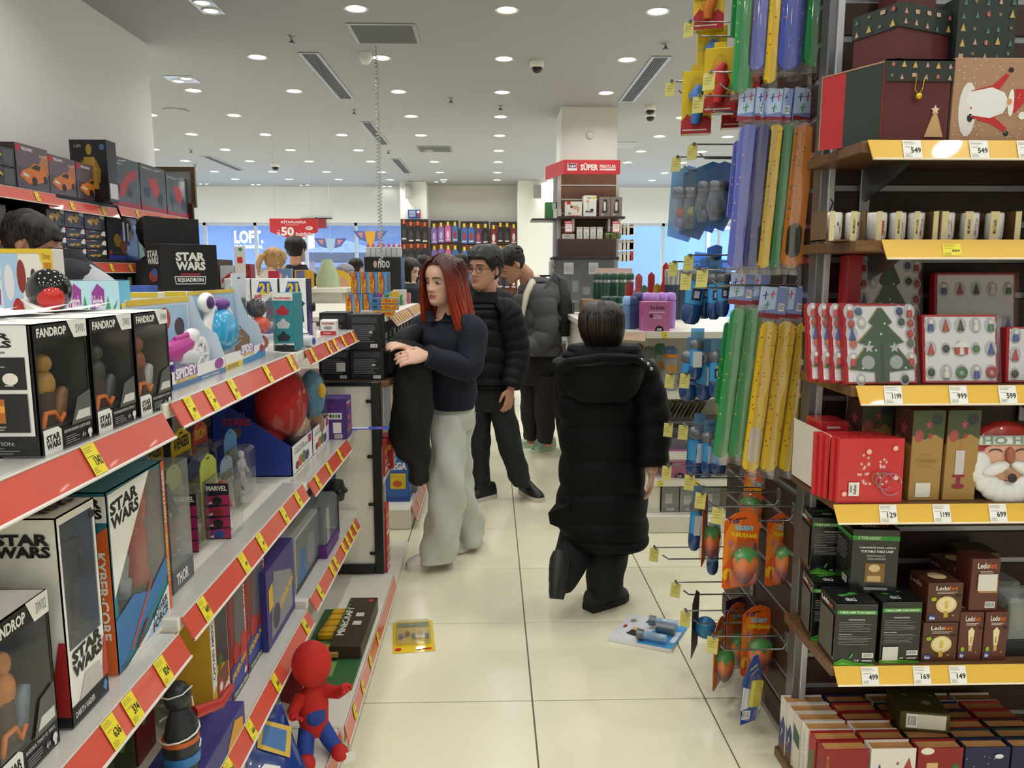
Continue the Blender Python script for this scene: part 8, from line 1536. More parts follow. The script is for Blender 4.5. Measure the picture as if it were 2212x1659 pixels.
# ================================================================ people
HZ = [(-.004,-.055,-.02,.012),(.004,-.076,.0,.03),(.018,-.085,.03,.042),(.034,-.087,.045,.051),(.052,-.087,.06,.058),(.075,-.086,.078,.065),(.1,-.086,.092,.071),(.118,-.084,.098,.073),(.138,-.087,.102,.075),(.16,-.085,.103,.075),(.185,-.071,.097,.07),(.205,-.05,.08,.056),(.219,-.022,.052,.034),(.225,.0,.03,.012)]
def hz(z):
    return tuple(float(np.interp(z,[r[0] for r in HZ],[r[i] for r in HZ])) for i in (1,2,3))
def hpt(a,z,off=0.):
    f,b,w = hz(z); m,h = (f+b)/2,(b-f)/2
    return Vector(((w+off)*math.sin(a),m-(h+off)*math.cos(a),z))
def head_geo(mb,T,m,male=0.):
    G = lambda v,c,s: math.exp(-((v-c)/s)**2)
    zs = [-.004+.229*i/46 for i in range(47)]; n = 56; vs = []
    for z in zs:
        for j in range(n):
            a = 2*PI*j/n; p = hpt(a,z); x = p.x
            if p.y < .0 and math.cos(a) > .15:
                k = 0
                nose = (.86+.14*male)*float(np.interp(z,[.068,.073,.08,.088,.105,.122,.135],[0,.012,.025,.023,.013,.006,0])); k += nose*G(x,0,.0125 if z < .09 else .0095)
                k += .008*(G(x,-.013,.008)+G(x,.013,.008))*G(z,.077,.006)
                k -= .0095*(G(x,-.031,.017)+G(x,.031,.017))*G(z,.113,.0125)
                k += (.001+.006*male)*(G(x,-.03,.022)+G(x,.03,.022))*G(z,.135,.009)
                k += .0065*G(x,0,.02)*G(z,.0565,.0045)+.0075*G(x,0,.018)*G(z,.0455,.005)-.004*G(x,0,.022)*G(z,.051,.0025)
                k += .006*G(x,0,.02)*G(z,.018,.013)+.003*(G(x,-.045,.02)+G(x,.045,.02))*G(z,.088,.016)-.003*G(x,0,.02)*G(z,.033,.006)
                p.y -= k
            vs.append(tuple(p))
    mb.add(vs,[(i*n+j,i*n+(j+1) % n,(i+1)*n+(j+1) % n,(i+1)*n+j) for i in range(46) for j in range(n)],m,True,T)
    mb.add(vs[:n],[tuple(range(n))[::-1]],m,True,T); mb.add(vs[-n:],[tuple(range(n))],m,True,T)
    for s in (-1,1):
        mb.ball((s*.077,.018,.105),(.009,.02,.032),m,12,8,T=T,rot=Matrix.Rotation(s*.3,3,'Z'))
def eyes(e,T,brow,iris='#3a2418',down=.0):
    for s in (-1,1):
        c = Vector((s*.0315,-.0665,.113)); b = MB(); b.ball(c,(.0135,.0112,.0068),M('#d6cbc4',.3),12,8,T=T).ball(c+Vector((s*.0-.002,-.0085,-.001-down)),(.0058,.004,.0058),M(iris,.15),10,6,T=T); obj('eye',b,e)
        l = [T @ (c+Vector((s*x,-.0125-.001*(1-abs(x)/.015)+abs(x)*.25,.0055-.22*x*x/.0135*3-down))) for x in (-.0145,-.008,0,.008,.015)]; obj('eyelash',MB().tube(l,[.0008,.0017,.002,.0018,.001],'#1c1416',5),e)
        p = [T @ Vector((s*x,y,z)) for x,y,z in ((.012,-.0885,.1345),(.024,-.0875,.138),(.038,-.08,.1375),(.05,-.068,.1315))]; obj('eyebrow',MB().tube(p,[.0028,.0032,.0028,.0012],M(brow,.7),6),e)
def cap_hair(mb,T,m,front=.178,side=.112,nape=.03,off=.012,top=.02,n=48,k=16,rough=.004,seed=1,wedge=.0):
    R = random.Random(seed); ph = [R.uniform(0,6.28) for _ in range(6)]; vs = []
    for j in range(n):
        a = 2*PI*j/n-PI; t = abs(a)/PI
        zl = float(np.interp(t,[0,.22,.33,.42,.5,.62,1],[front,front-.004,side+.01,side-.018,side+.015,nape+.03,nape]))
        for i in range(k+1):
            u = i/k; z = .2245-(.2245-zl)*u**1.15; q = hpt(a,z,off*min(1,(1-u)*6+.15)+top*max(0,(z-.15)/.075)*.6+rough*math.sin(9*a+ph[0]+5*u)*(1-.3*u)+rough*.7*math.sin(23*a+ph[1]-7*u))
            if z > .19: q.z += top*(z-.19)/.035*(1-.35*max(0,math.cos(a)))
            vs.append(tuple(q))
    mb.add(vs,[(j*(k+1)+i,((j+1) % n)*(k+1)+i,((j+1) % n)*(k+1)+i+1,j*(k+1)+i+1) for j in range(n) for i in range(k)],m,True,T)
    mb.add([vs[j*(k+1)] for j in range(n)],[tuple(range(n))],m,True,T)
    for q in range(90):   # loose tufts
        a = R.choice((-1,1))*R.uniform(.36*PI,PI); z0 = R.uniform(max(side+.03,.13),.215)
        p0 = hpt(a,z0,off+top*.3); p1 = hpt(a+.12,z0-.02,off+top*.25+.004); p2 = hpt(a+.2,z0-.038,off*.8)
        mb.tube([T @ p0,T @ p1,T @ p2],[.002,.006,.001],m,5,flat=.5)
def hand(mb,w,d,n,side,m,s=1.,curl=(.25,.35,.3),spread=.06,thumb=.7):
    """wrist point, finger direction, back-of-hand normal; side +1 puts the thumb towards d x n"""
    d = Vector(d).normalized(); n = Vector(n); n = (n-d*n.dot(d)).normalized(); l = d.cross(n)*side; w = Vector(w); tips = []
    mb.tube([w-d*.03*s,w,w+d*.03*s,w+d*.065*s,w+d*.088*s],[(.017*s,.024*s),(.016*s,.025*s),(.016*s,.036*s),(.014*s,.041*s),(.011*s,.038*s)],m,14,up=n)
    for i,(o,L) in enumerate(((.030,.072),(.0105,.08),(-.0095,.075),(-.029,.06))):
        p = w+d*(.082*s)+l*o*s; q = [p-d*.012*s,p]; a = 0.; dd = (d+l*spread*(1.5-i)*.6).normalized()
        for k in range(3):
            a += curl[k]; v = dd*math.cos(a)-n*math.sin(a); p = p+v*L*s*(.45,.31,.24)[k]; q.append(p)
        mb.tube(q,[.0095*s,.0095*s,.0088*s,.008*s,.0055*s],m,9); tips.append((q[-1],(q[-1]-q[-2]).normalized(),n))
    p = w+d*.02*s+l*.026*s; v1 = (l*.75+d*.6-n*.25).normalized(); v2 = (l*.3*(1-thumb)+d*.9-n*.3).normalized(); q = [p-v1*.01*s,p+v1*.034*s,p+v1*.034*s+v2*.032*s,p+v1*.034*s+v2*.056*s]
    mb.tube(q,[.013*s,.0115*s,.0095*s,.006*s],m,9); tips.append((q[-1],(q[-1]-q[-2]).normalized(),l))
    return tips
def fuse(name,mb,parent,m,voxel=.005,lips=None):
    """one continuous surface from overlapping body volumes"""
    t = bpy.data.objects.new('tmp',mb.mesh('tmp')); COL.objects.link(t)
    r = t.modifiers.new('r','REMESH'); r.mode = 'VOXEL'; r.voxel_size = voxel; r.use_smooth_shade = True
    s = t.modifiers.new('s','SMOOTH'); s.factor = .5; s.iterations = 2
    me = bpy.data.meshes.new_from_object(t.evaluated_get(bpy.context.evaluated_depsgraph_get())); bpy.data.objects.remove(t)
    me.materials.clear(); me.materials.append(m); me.name = name
    if lips:
        T,c = lips; me.materials.append(mat(c)); Ti = T.inverted(); n = len(me.polygons); idx = np.zeros(n,int); co = np.empty(len(me.vertices)*3); me.vertices.foreach_get('co',co); co = co.reshape(-1,3)
        A = np.array(Ti); lc = co@A[:3,:3].T+A[:3,3]
        for p in me.polygons:
            q = lc[p.vertices[0]]
            if q[1] < -.07 and abs(q[0]) < .024 and abs(q[2]-.051) < .0105*(1-(abs(q[0])/.026)**2): idx[p.index] = 1
        me.polygons.foreach_set('material_index',idx)
    me.polygons.foreach_set('use_smooth',[True]*len(me.polygons))
    o = bpy.data.objects.new(name,me); COL.objects.link(o); o.parent = parent
    return o
def pxr(rows,o):
    """outline rows (y, left x, right x, depth Y, half thickness) of the photo as real ellipses, relative to o"""
    out = []
    for y,xl,xr,Y,ry in rows:
        a,b = P((xl,y),Y=Y),P((xr,y),Y=Y); out.append(((a.x+b.x)/2-o.x,Y-o.y,a.z-o.z,(b.x-a.x)/2,ry))
    return out
def dense(rows,k):
    r = np.array(rows,float); t = np.linspace(0,len(r)-1,k); return [tuple(float(np.interp(x,range(len(r)),r[:,i])) for i in range(r.shape[1])) for x in t]
def smooth_path(pts,rs,k=24):
    pts = [np.array(p,float) for p in pts]; out = []; ro = []; n = len(pts)
    for x in np.linspace(0,n-1,k):
        i = min(int(x),n-2); f = x-i; p0 = pts[max(i-1,0)]; p1 = pts[i]; p2 = pts[i+1]; p3 = pts[min(i+2,n-1)]
        out.append(Vector(.5*((2*p1)+(-p0+p2)*f+(2*p0-5*p1+4*p2-p3)*f*f+(-p0+3*p1-3*p2+p3)*f**3))); ro.append(rs[i]*(1-f)+rs[i+1]*f)
    return out,ro
def wr(amp,sc,seed):
    """soft cloth folds"""
    def f(x,y,z,a,t):
        k = amp*(math.sin(sc*z+3*a+seed)+.6*math.sin(sc*1.7*z-5*a+2*seed)); return (x*1+k*math.cos(a),y+k*math.sin(a),z)
    return f
def quilt(n,amp):
    def f(x,y,z,a,t):
        k = amp*(abs(math.sin(PI*n*t+.25*math.sin(3*a)))**.42-.7); return (x+k*math.cos(a),y+k*math.sin(a),z-.25*k*0)
    return f
def shoe(e,p,yaw,L,up,sole,pitch=0.,o=Vector(),roll=0.):
    T = Matrix.Translation(Vector(p)-o) @ Matrix.Rotation(yaw,4,'Z') @ Matrix.Rotation(pitch,4,'X'); s = L/.27; b = MB()
    st = [(.03,.03,.075),(.0,.036,.085),(-.05,.038,.078),(-.11,.043,.055),(-.16,.042,.042),(-.195,.03,.03),(-.207,.012,.018)]
    vs = []; n = 14
    for y,w,h in st:
        for j in range(n):
            a = PI*j/(n-1); vs.append((w*s*math.cos(a)*(1 if math.sin(a) < .5 else .95),(y+.06)*s,.022*s+(h*s)*max(0,math.sin(a))**.8))
    b.add(vs,[(i*n+j,i*n+j+1,(i+1)*n+j+1,(i+1)*n+j) for i in range(len(st)-1) for j in range(n-1)],up,True,T); b.add(vs[:n],[tuple(range(n))],up,True,T); obj('shoe_upper',b,e)
    out = [(w*1.1*s,(y+.06)*s) for y,w,h in st]+[(-w*1.1*s,(y+.06)*s) for y,w,h in st[::-1]]
    obj('shoe_sole',MB().prism(out,0,.027*s,sole,T=T),e)
SKIN = M('#e0b49c',.5,noise=.04,scale=40,name='skin'); SKIN2 = M('#c9937a',.5,noise=.05,scale=40,name='skin_tan'); SKIN3 = M('#b98a6e',.5,noise=.05,scale=40,name='skin_deep')
def headT(px,py,Y,yaw,pitch,o,s=1.,roll=0.):
    return Matrix.Translation(P((px,py),Y=Y)-o) @ Matrix.Rotation(yaw,4,'Z') @ Matrix.Rotation(roll,4,'Y') @ Matrix.Rotation(pitch,4,'X') @ Matrix.Scale(s,4) @ Matrix.Translation((0,.01,-.112))
def W(px,py,Y,o): return P((px,py),Y=Y)-o
def limb(mb,pts,rs,m,n=12): p,r = smooth_path(pts,rs,14); mb.tube(p,r,m,n)
# ---------------------------------------------------------------- woman with red hair
o = Vector((-.25,3.8,0)); e = empty('person',o,label='woman with long red hair in navy sweater and pale wide jeans carrying a dark coat',cat='person')
T = headT(953,607,3.70,-.62,.12,o,1.0,.03); b = MB(); head_geo(b,T,SKIN)
nk = W(962,700,3.76,o); b.tube([T @ Vector((0,.02,.05)),T @ Vector((0,.03,.0)),nk,nk+Vector((0,0,-.06))],[.05,.048,.055,.09],SKIN,14)
b.rings([(nk.x+.02,nk.y,.8,.07,.06),(nk.x+.02,nk.y,.95,.08,.06),(nk.x,nk.y,1.12,.1,.07),(nk.x,nk.y,1.24,.09,.06)],SKIN,16)
sl,el,wl = W(1018,716,3.68,o),W(1012,800,3.60,o),W(922,768,3.48,o); sr,er,wr_ = W(912,716,3.80,o),W(872,795,3.74,o),W(893,760,3.56,o)
limb(b,[nk+Vector((.05,0,-.06)),sl,el,wl],[.05,.045,.036,.024],SKIN); limb(b,[nk+Vector((-.05,0,-.06)),sr,er,wr_],[.05,.045,.036,.024],SKIN)
t1 = hand(b,wl,(-.8,-.25,-.05),(.1,-.75,.65),1,SKIN,.98,(.2,.3,.3)); t2 = hand(b,wr_+Vector((-.012,0,.012)),(-.55,-.5,.25),(-.3,-.5,.8),-1,SKIN,.92,(.35,.4,.3))
hp = W(978,880,3.8,o); ka,aa = W(955,1040,3.70,o),W(948,1190,3.72,o); kb,ab = W(988,1040,3.88,o),W(1015,1150,3.97,o)
limb(b,[hp+Vector((-.05,0,.05)),hp+Vector((-.05,0,-.05)),ka,aa],[.07,.07,.045,.035],SKIN); limb(b,[hp+Vector((.03,0,.05)),hp+Vector((.03,0,-.05)),kb,ab],[.06,.06,.04,.033],SKIN)
fuse('body',b,e,SKIN,.004,(T,M('#b5645e',.35))); eyes(e,T,'#4a2a20',down=.002)
for p,d,n in t1+t2: obj('fingernail',MB().ball(p-d*.004+n*.003,(.0055,.0055,.0055),M('#1c1418',.15,coat=.5),8,6),e)
HR = grad([(0,'#cf4a20'),(.3,'#b53a1c'),(.6,'#8a2a1a'),(.82,'#4a1a18'),(1,'#331618')],1.13,1.60,.42,.55,'dyed_hair',160)
h = MB(); R = random.Random(5); cap_hair(h,T,HR,.196,.1,.02,.014,.008,rough=.002)
for sd in (-1,1):
    for q in range(95):
        y0 = R.uniform(-.066,.108); k = math.sqrt(max(.05,1-((y0-.008)/.125)**2)); pts = []; rr = []; L = R.uniform(.31,.38) if y0 > -.02 else R.uniform(.3,.36); wv = R.uniform(0,6); fl = R.uniform(-.008,.012)
        for i in range(7): ph = .06+i/6*1.5; pts.append(Vector((sd*(.087*k+fl*.4)*math.sin(ph),y0,.118+.122*k*math.cos(ph)))); rr.append(.004+.009*min(1,i/3))
        bx = .089*k+fl; back = max(0,y0)
        for i in range(1,9):
            t = i/8; pts.append(Vector((sd*(bx+.012*t+.05*t*t+.014*math.sin(wv+4*t)*t)*(1-.35*back*6*0),y0*(1-.15*t)+.012*math.sin(wv*2+3*t)*t+(.03*t if y0 < 0 else .02*t),.11-L*t))); rr.append(.013*(1-.75*t**3))
        h.tube([T @ p for p in pts],[(r,r*.45) for r in rr],HR,6,up=(T.to_3x3() @ Vector((0,1,0))))
    for q in range(22):   # back curtain
        a = sd*R.uniform(0,1.2); pts = [hpt(PI-a,z,.02) for z in (.2,.17,.13,.09,.05)]; L = R.uniform(.2,.27); x,y = pts[-1].x,pts[-1].y
        pts += [Vector((x*(1+.25*t),y+.01*math.sin(6*t+q),.05-L*t)) for t in (.3,.6,1)]; h.tube([T @ p for p in pts],[(.016,.007)]*6+[(.014,.006),(.003,.003)],HR,6)
obj('hair',h,e)
NAVY = M('#0d1528',.85,noise=.12,scale=90,bump=.25,name='navy_knit')
s = MB(); rows = [(683,945,985,3.76,.05),(692,928,1008,3.76,.075),(706,910,1024,3.75,.1),(730,908,1030,3.74,.12),(770,915,1030,3.75,.125),(820,925,1030,3.77,.125),(865,928,1029,3.78,.125),(880,932,1027,3.78,.12)]
s.rings(dense(pxr(rows,o),40),NAVY,30,fn=wr(.004,28,2)); p,r = smooth_path([sl+Vector((-.05,.0,.01)),sl,el+Vector((0,0,.02)),el+(wl-el)*.5,wl+(wl-el)*.02],[.075,.078,.066,.058,.05],26); s.tube(p,[q*(1+.05*math.sin(i*1.1)) for i,q in enumerate(r)],NAVY,16); p,r = smooth_path([sr+Vector((.05,0,.01)),sr,er,wr_],[.075,.075,.062,.045],20); s.tube(p,r,NAVY,14); obj('sweater',s,e)
c = MB(); cp = W(948,684,3.69,o)
for sd in (-1,1): c.add([cp+Vector((sd*.012,-.03,-.02)),cp+Vector((sd*.06,-.02,-.025)),cp+Vector((sd*.065,.05,.03)),cp+Vector((sd*.035,.02,.03))],[(0,1,2,3)],NAVY)
obj('collar',c,e)
JN = M('#c6cac2',.8,noise=.16,scale=7,bump=.15,name='pale_denim'); j = MB()
j.rings(dense(pxr([(868,933,1026,3.79,.11),(900,932,1026,3.79,.12),(925,934,1022,3.79,.1)],o),8),JN,24)
j.rings(dense(pxr([(890,933,1000,3.76,.1),(950,931,1004,3.72,.1),(1020,928,1006,3.68,.095),(1080,924,1003,3.68,.1),(1150,917,996,3.70,.115),(1190,909,988,3.70,.11),(1206,905,983,3.70,.105)],o),34),JN,26,fn=wr(.009,21,1),cap=False)
j.rings(dense(pxr([(890,965,1026,3.81,.1),(950,962,1020,3.84,.09),(1020,958,1018,3.87,.09),(1080,968,1030,3.92,.1),(1130,980,1046,3.97,.11),(1158,988,1047,3.98,.12),(1168,990,1042,3.98,.12)],o),30),JN,24,fn=wr(.008,22,4),cap=False); obj('jeans',j,e)
WS = M('#d9d4cb',.6); shoe(e,(P((936,1226),Z=0).x,P((936,1220),Z=0).y,0),-1.1,.27,WS,WS,0,o); shoe(e,(P((1012,1183),Z=0).x,3.97,0),-.7,.25,WS,WS,-.05,o)
# the coat over her arm
CT = M('#0c0d10',.75,noise=.15,scale=25,bump=.3,name='dark_coat'); e = empty('coat',(o.x-.1,o.y-.2,0),label='dark padded coat draped over the red-haired woman arm',cat='coat'); oc = Vector((o.x-.1,o.y-.2,0))
c = MB(); c.rings(dense(pxr([(772,868,935,3.55,.04),(785,858,935,3.55,.06),(830,852,934,3.56,.07),(900,842,934,3.57,.07),(950,843,932,3.58,.065),(985,858,928,3.58,.06),(1000,880,926,3.58,.05),(1040,884,924,3.58,.045),(1046,890,918,3.58,.03)],oc),40),CT,26,fn=wr(.006,20,3)); obj('body_panel',c,e)
c = MB(); p,r = smooth_path([W(930,800,3.60,oc),W(900,770,3.62,oc),W(865,765,3.62,oc),W(845,790,3.60,oc),W(842,812,3.58,oc)],[.05,.062,.075,.06,.03],22); c.tube(p,[(q,q*.75) for q in r],CT,16); p,r = smooth_path([W(905,715,3.72,oc),W(875,735,3.66,oc),W(850,770,3.62,oc)],[.04,.055,.05],14); c.tube(p,r,CT,14); obj('sleeve',c,e)
# ---------------------------------------------------------------- man with glasses
o = Vector((.05,4.9,0)); e = empty('person',o,label='young man with round glasses in a black quilted jacket behind the woman',cat='person')
T = headT(1043,582,4.86,-.62,.0,o,1.12); b = MB(); head_geo(b,T,SKIN2,1); nk = W(1050,648,4.9,o)
b.tube([T @ Vector((0,.02,.05)),T @ Vector((0,.03,.0)),nk,nk+Vector((0,0,-.08))],[.06,.058,.06,.1],SKIN2,14); b.rings([(nk.x,nk.y,.85,.15,.1),(nk.x,nk.y,1.1,.17,.1),(nk.x,nk.y,1.22,.16,.09)],SKIN2,16)
sl,el,wl = W(1098,682,4.84,o),W(1117,765,4.84,o),W(1103,838,4.76,o); limb(b,[nk+Vector((.05,0,-.09)),sl,el,wl],[.06,.055,.045,.03],SKIN2); hand(b,wl,(-.12,-.12,-1),(.75,-.65,.05),1,SKIN2,1.05,(.2,.35,.35))
sr,er,wr_ = W(1000,685,5.0,o),W(985,770,5.0,o),W(990,840,4.95,o); limb(b,[nk+Vector((-.05,0,-.09)),sr,er,wr_],[.06,.055,.045,.03],SKIN2); hand(b,wr_,(0,-.1,-1),(-1,0,0),-1,SKIN2,1.05)
hp = W(1055,850,4.92,o); limb(b,[hp+Vector((.04,0,.03)),W(1096,940,4.86,o),W(1126,1040,4.86,o)],[.075,.05,.04],SKIN2); limb(b,[hp+Vector((-.04,0,.03)),W(1038,950,4.92,o),W(1038,1055,4.9,o)],[.075,.05,.04],SKIN2)
fuse('body',b,e,SKIN2,.005,(T,M('#a8685c',.4))); eyes(e,T,'#1d1513')
h = MB(); cap_hair(h,T,M('#16110f',.45,noise=.3,scale=80),.168,.115,.03,.016,.03,rough=.005,seed=3); obj('hair',h,e)
g = MB(); GB = M('#141416',.25)
for sd in (-1,1): g.tube([T @ (Vector((sd*.033,-.094,.109))+Vector((.0235*math.cos(t),.004*abs(math.cos(t)),.0195*math.sin(t)))) for t in np.linspace(0,2*PI,19)],.0018,GB,6); g.tube([T @ Vector((sd*.056,-.09,.112)),T @ Vector((sd*.076,-.06,.114)),T @ Vector((sd*.083,.02,.112))],.0018,GB,6)
g.tube([T @ Vector((-.01,-.096,.112)),T @ Vector((0,-.101,.115)),T @ Vector((.01,-.096,.112))],.0018,GB,6); obj('glasses',g,e)
for sd in (-1,1): obj('lens',MB().add([T @ (Vector((sd*.033,-.0935,.109))+Vector((.0225*math.cos(t),0,.0185*math.sin(t)))) for t in np.linspace(0,2*PI,15)[:-1]],[tuple(range(14))],clear('#ffffff',.99,.02)),e)
PUF = M('#0d0f13',.65,noise=.1,scale=60,bump=.1,name='black_nylon',spec=.25); s = MB()
s.rings(dense(pxr([(640,1022,1078,4.9,.07),(652,1012,1088,4.9,.09),(672,1000,1098,4.9,.12),(710,990,1102,4.9,.135),(770,992,1106,4.9,.14),(825,1000,1106,4.9,.135),(836,1004,1102,4.9,.13)],o),120),PUF,36,fn=quilt(10,.02)); p,r = smooth_path([sl+Vector((-.05,0,.01)),sl,el,wl],[.09,.092,.082,.062],80); s.tube(p,[q+.01*(abs(math.sin(PI*11*i/79))**.42-.7) for i,q in enumerate(r)],PUF,18); p,r = smooth_path([sr+Vector((.05,0,.01)),sr,er,wr_],[.09,.09,.08,.06],60); s.tube(p,[q+.01*(abs(math.sin(PI*9*i/59))**.42-.7) for i,q in enumerate(r)],PUF,16); s.rings(pxr([(650,1014,1082,4.89,.085),(640,1018,1078,4.89,.078),(630,1022,1076,4.89,.072)],o),PUF,24,cap=False); obj('jacket',s,e)
obj('zip',MB().tube([W(1018,655,4.79,o),W(1022,700,4.755,o),W(1026,830,4.75,o)],.006,'#0c0c0e',6),e)
DJ = M('#1c1f22',.85,noise=.2,scale=9,bump=.15,name='dark_denim'); j = MB()
j.rings(dense(pxr([(826,1010,1106,4.92,.12),(860,1014,1108,4.92,.125),(885,1018,1112,4.92,.11)],o),8),DJ,22); j.rings(dense(pxr([(860,1052,1110,4.9,.11),(900,1060,1116,4.87,.105),(950,1072,1126,4.85,.1),(1000,1087,1137,4.85,.1),(1035,1100,1146,4.85,.1),(1046,1108,1146,4.85,.1)],o),26),DJ,22,fn=wr(.005,26,2),cap=False); j.rings(dense(pxr([(860,1014,1066,4.94,.11),(910,1014,1062,4.93,.1),(970,1014,1058,4.92,.1),(1030,1015,1058,4.91,.1),(1062,1016,1056,4.9,.1),(1072,1020,1052,4.9,.1)],o),26),DJ,22,fn=wr(.005,26,5),cap=False); obj('jeans',j,e)
BS = M('#191a1c',.5); shoe(e,(P((1143,1068),Z=0).x,P((1143,1072),Z=0).y,0),.45,.29,BS,M('#d4d0c6',.6),0,o); shoe(e,(P((1042,1080),Z=0).x,4.85,0),-.9,.29,BS,M('#d4d0c6',.6),0,o)
# ---------------------------------------------------------------- man in grey jacket, head bent
o = Vector((.4,6.15,0)); e = empty('person',o,label='man bending his head in a grey padded jacket with a backpack and mint shoes',cat='person')
T = headT(1102,573,6.06,-1.3,.62,o,1.12); b = MB(); head_geo(b,T,SKIN3,1); nk = W(1145,632,6.14,o)
b.tube([T @ Vector((0,.03,.06)),T @ Vector((0,.05,.0)),nk,nk+Vector((.02,0,-.1))],[.06,.06,.07,.11],SKIN3,14); b.rings([(nk.x+.07,nk.y,.85,.1,.1),(nk.x+.06,nk.y,1.1,.11,.11),(nk.x+.05,nk.y,1.25,.1,.1)],SKIN3,16)
sl,el,wl = W(1172,650,5.98,o),W(1178,722,5.94,o),W(1140,755,5.92,o); limb(b,[nk+Vector((.03,-.05,-.08)),sl,el,wl],[.06,.055,.045,.032],SKIN3); hand(b,wl,(-.8,.1,-.45),(-.2,-1,.2),1,SKIN3,1.05,(.5,.6,.5))
sr,er,wr_ = W(1160,650,6.3,o),W(1150,722,6.32,o),W(1125,750,6.25,o); limb(b,[nk+Vector((.03,.05,-.08)),sr,er,wr_],[.06,.055,.045,.032],SKIN3); hand(b,wr_,(-.8,-.2,-.3),(0,1,.3),-1,SKIN3,1.05,(.5,.6,.5))
hp = W(1165,780,6.16,o); limb(b,[hp+Vector((.0,-.06,.03)),W(1175,870,6.1,o),W(1178,950,6.1,o)],[.075,.05,.04],SKIN3); limb(b,[hp+Vector((-.02,.06,.03)),W(1142,870,6.2,o),W(1145,945,6.22,o)],[.075,.05,.04],SKIN3)
fuse('body',b,e,SKIN3,.0055,(T,M('#9a6254',.4))); eyes(e,T,'#1d1513',down=.003); h = MB(); cap_hair(h,T,M('#120f0e',.5,noise=.3,scale=80),.172,.12,.03,.013,.014,seed=8); obj('hair',h,e)
GJ = M('#4a4a4c',.7,noise=.1,scale=40,bump=.15,name='grey_nylon'); s = MB(); s.rings(dense(pxr([(598,1140,1180,6.14,.1),(615,1124,1196,6.14,.15),(640,1112,1204,6.14,.2),(690,1112,1208,6.14,.22),(740,1122,1212,6.15,.215),(766,1128,1214,6.15,.2)],o),90),GJ,34,fn=quilt(6,.028)); p,r = smooth_path([sl+Vector((0,.05,.03)),sl,el,wl],[.1,.105,.092,.075],60); s.tube(p,[q+.014*(abs(math.sin(PI*6*i/59))**.42-.7) for i,q in enumerate(r)],GJ,18); p,r = smooth_path([sr,er,wr_],[.1,.09,.075],30); s.tube(p,r,GJ,14); obj('jacket',s,e)
obj('hood',MB().rings([(nk.x+.11,nk.y,nk.z-.09,.13,.15),(nk.x+.1,nk.y,nk.z-.03,.15,.16),(nk.x+.1,nk.y,nk.z+.06,.13,.14),(nk.x+.08,nk.y,nk.z+.1,.07,.09)],GJ,22),e)
obj('hoodie',MB().tube([W(1128,700,5.93,o),W(1132,665,5.93,o),W(1138,635,5.96,o),W(1150,612,6.03,o),W(1158,604,6.14,o),W(1152,612,6.25,o)],[.01,.018,.026,.036,.042,.036],M('#cfc8b4',.8,bump=.2,noise=.05),10),e)
DP = M('#1d1a1a',.85,noise=.15,scale=12); j = MB(); j.rings(dense(pxr([(756,1130,1210,6.16,.15),(800,1126,1206,6.16,.15),(830,1124,1202,6.16,.13)],o),8),DP,22); j.rings(dense(pxr([(810,1152,1204,6.1,.11),(880,1154,1200,6.1,.1),(945,1160,1196,6.1,.09),(955,1164,1194,6.1,.085)],o),22),DP,20,fn=wr(.005,26,2),cap=False); j.rings(dense(pxr([(810,1124,1180,6.22,.11),(880,1124,1168,6.22,.1),(940,1130,1162,6.22,.09),(948,1133,1160,6.22,.085)],o),22),DP,20,fn=wr(.005,26,3),cap=False); obj('trousers',j,e)
MT = M('#a9d0b8',.45,noise=.1,scale=20); shoe(e,(P((1172,975),Z=0).x+.03,P((1172,972),Z=0).y,0),-.8,.29,MT,M('#c9dcc4',.5),0,o); shoe(e,(P((1146,966),Z=0).x+.04,P((1146,964),Z=0).y,0),-1.3,.29,MT,M('#c9dcc4',.5),0,o)
for (px,py,Y) in ((1184,960,6.04),(1146,955,6.22)): obj('shoe_patch',MB().ball(W(px,py,Y,o),(.035,.02,.02),M('#d88a78',.5),10,6),e)
# backpack
e = empty('backpack',(P((1215,660),Y=6.2).x,6.22,1.1),label='black and grey backpack on the bent man back',cat='backpack'); BPK = M('#1c1d20',.6,noise=.1,scale=30)
z0,z1 = P((1215,725),Y=6.2).z-1.1,P((1215,595),Y=6.2).z-1.1; obj('pouch',MB().rings([(-.01,0,z0,.07,.13),(0,0,z0+.04,.085,.15),(0,0,z0+.25,.085,.15),(-.02,0,z1-.04,.07,.13),(-.05,0,z1,.03,.06)],BPK,22,pw=.8),e); obj('front_panel',MB().box((.055,-.1,z0+.05),(.09,.1,z0+.28),M('#55575a',.6),.02),e)
obj('strap',MB().tube([Vector((-.03,-.1,z1-.02)),Vector((-.09,-.27,z1+.02)),Vector((-.17,-.30,z1-.12)),Vector((-.14,-.30,z1-.25)),Vector((-.03,-.2,z1-.34))],(.02),M('#4d4e50',.6),8,flat=.4),e)
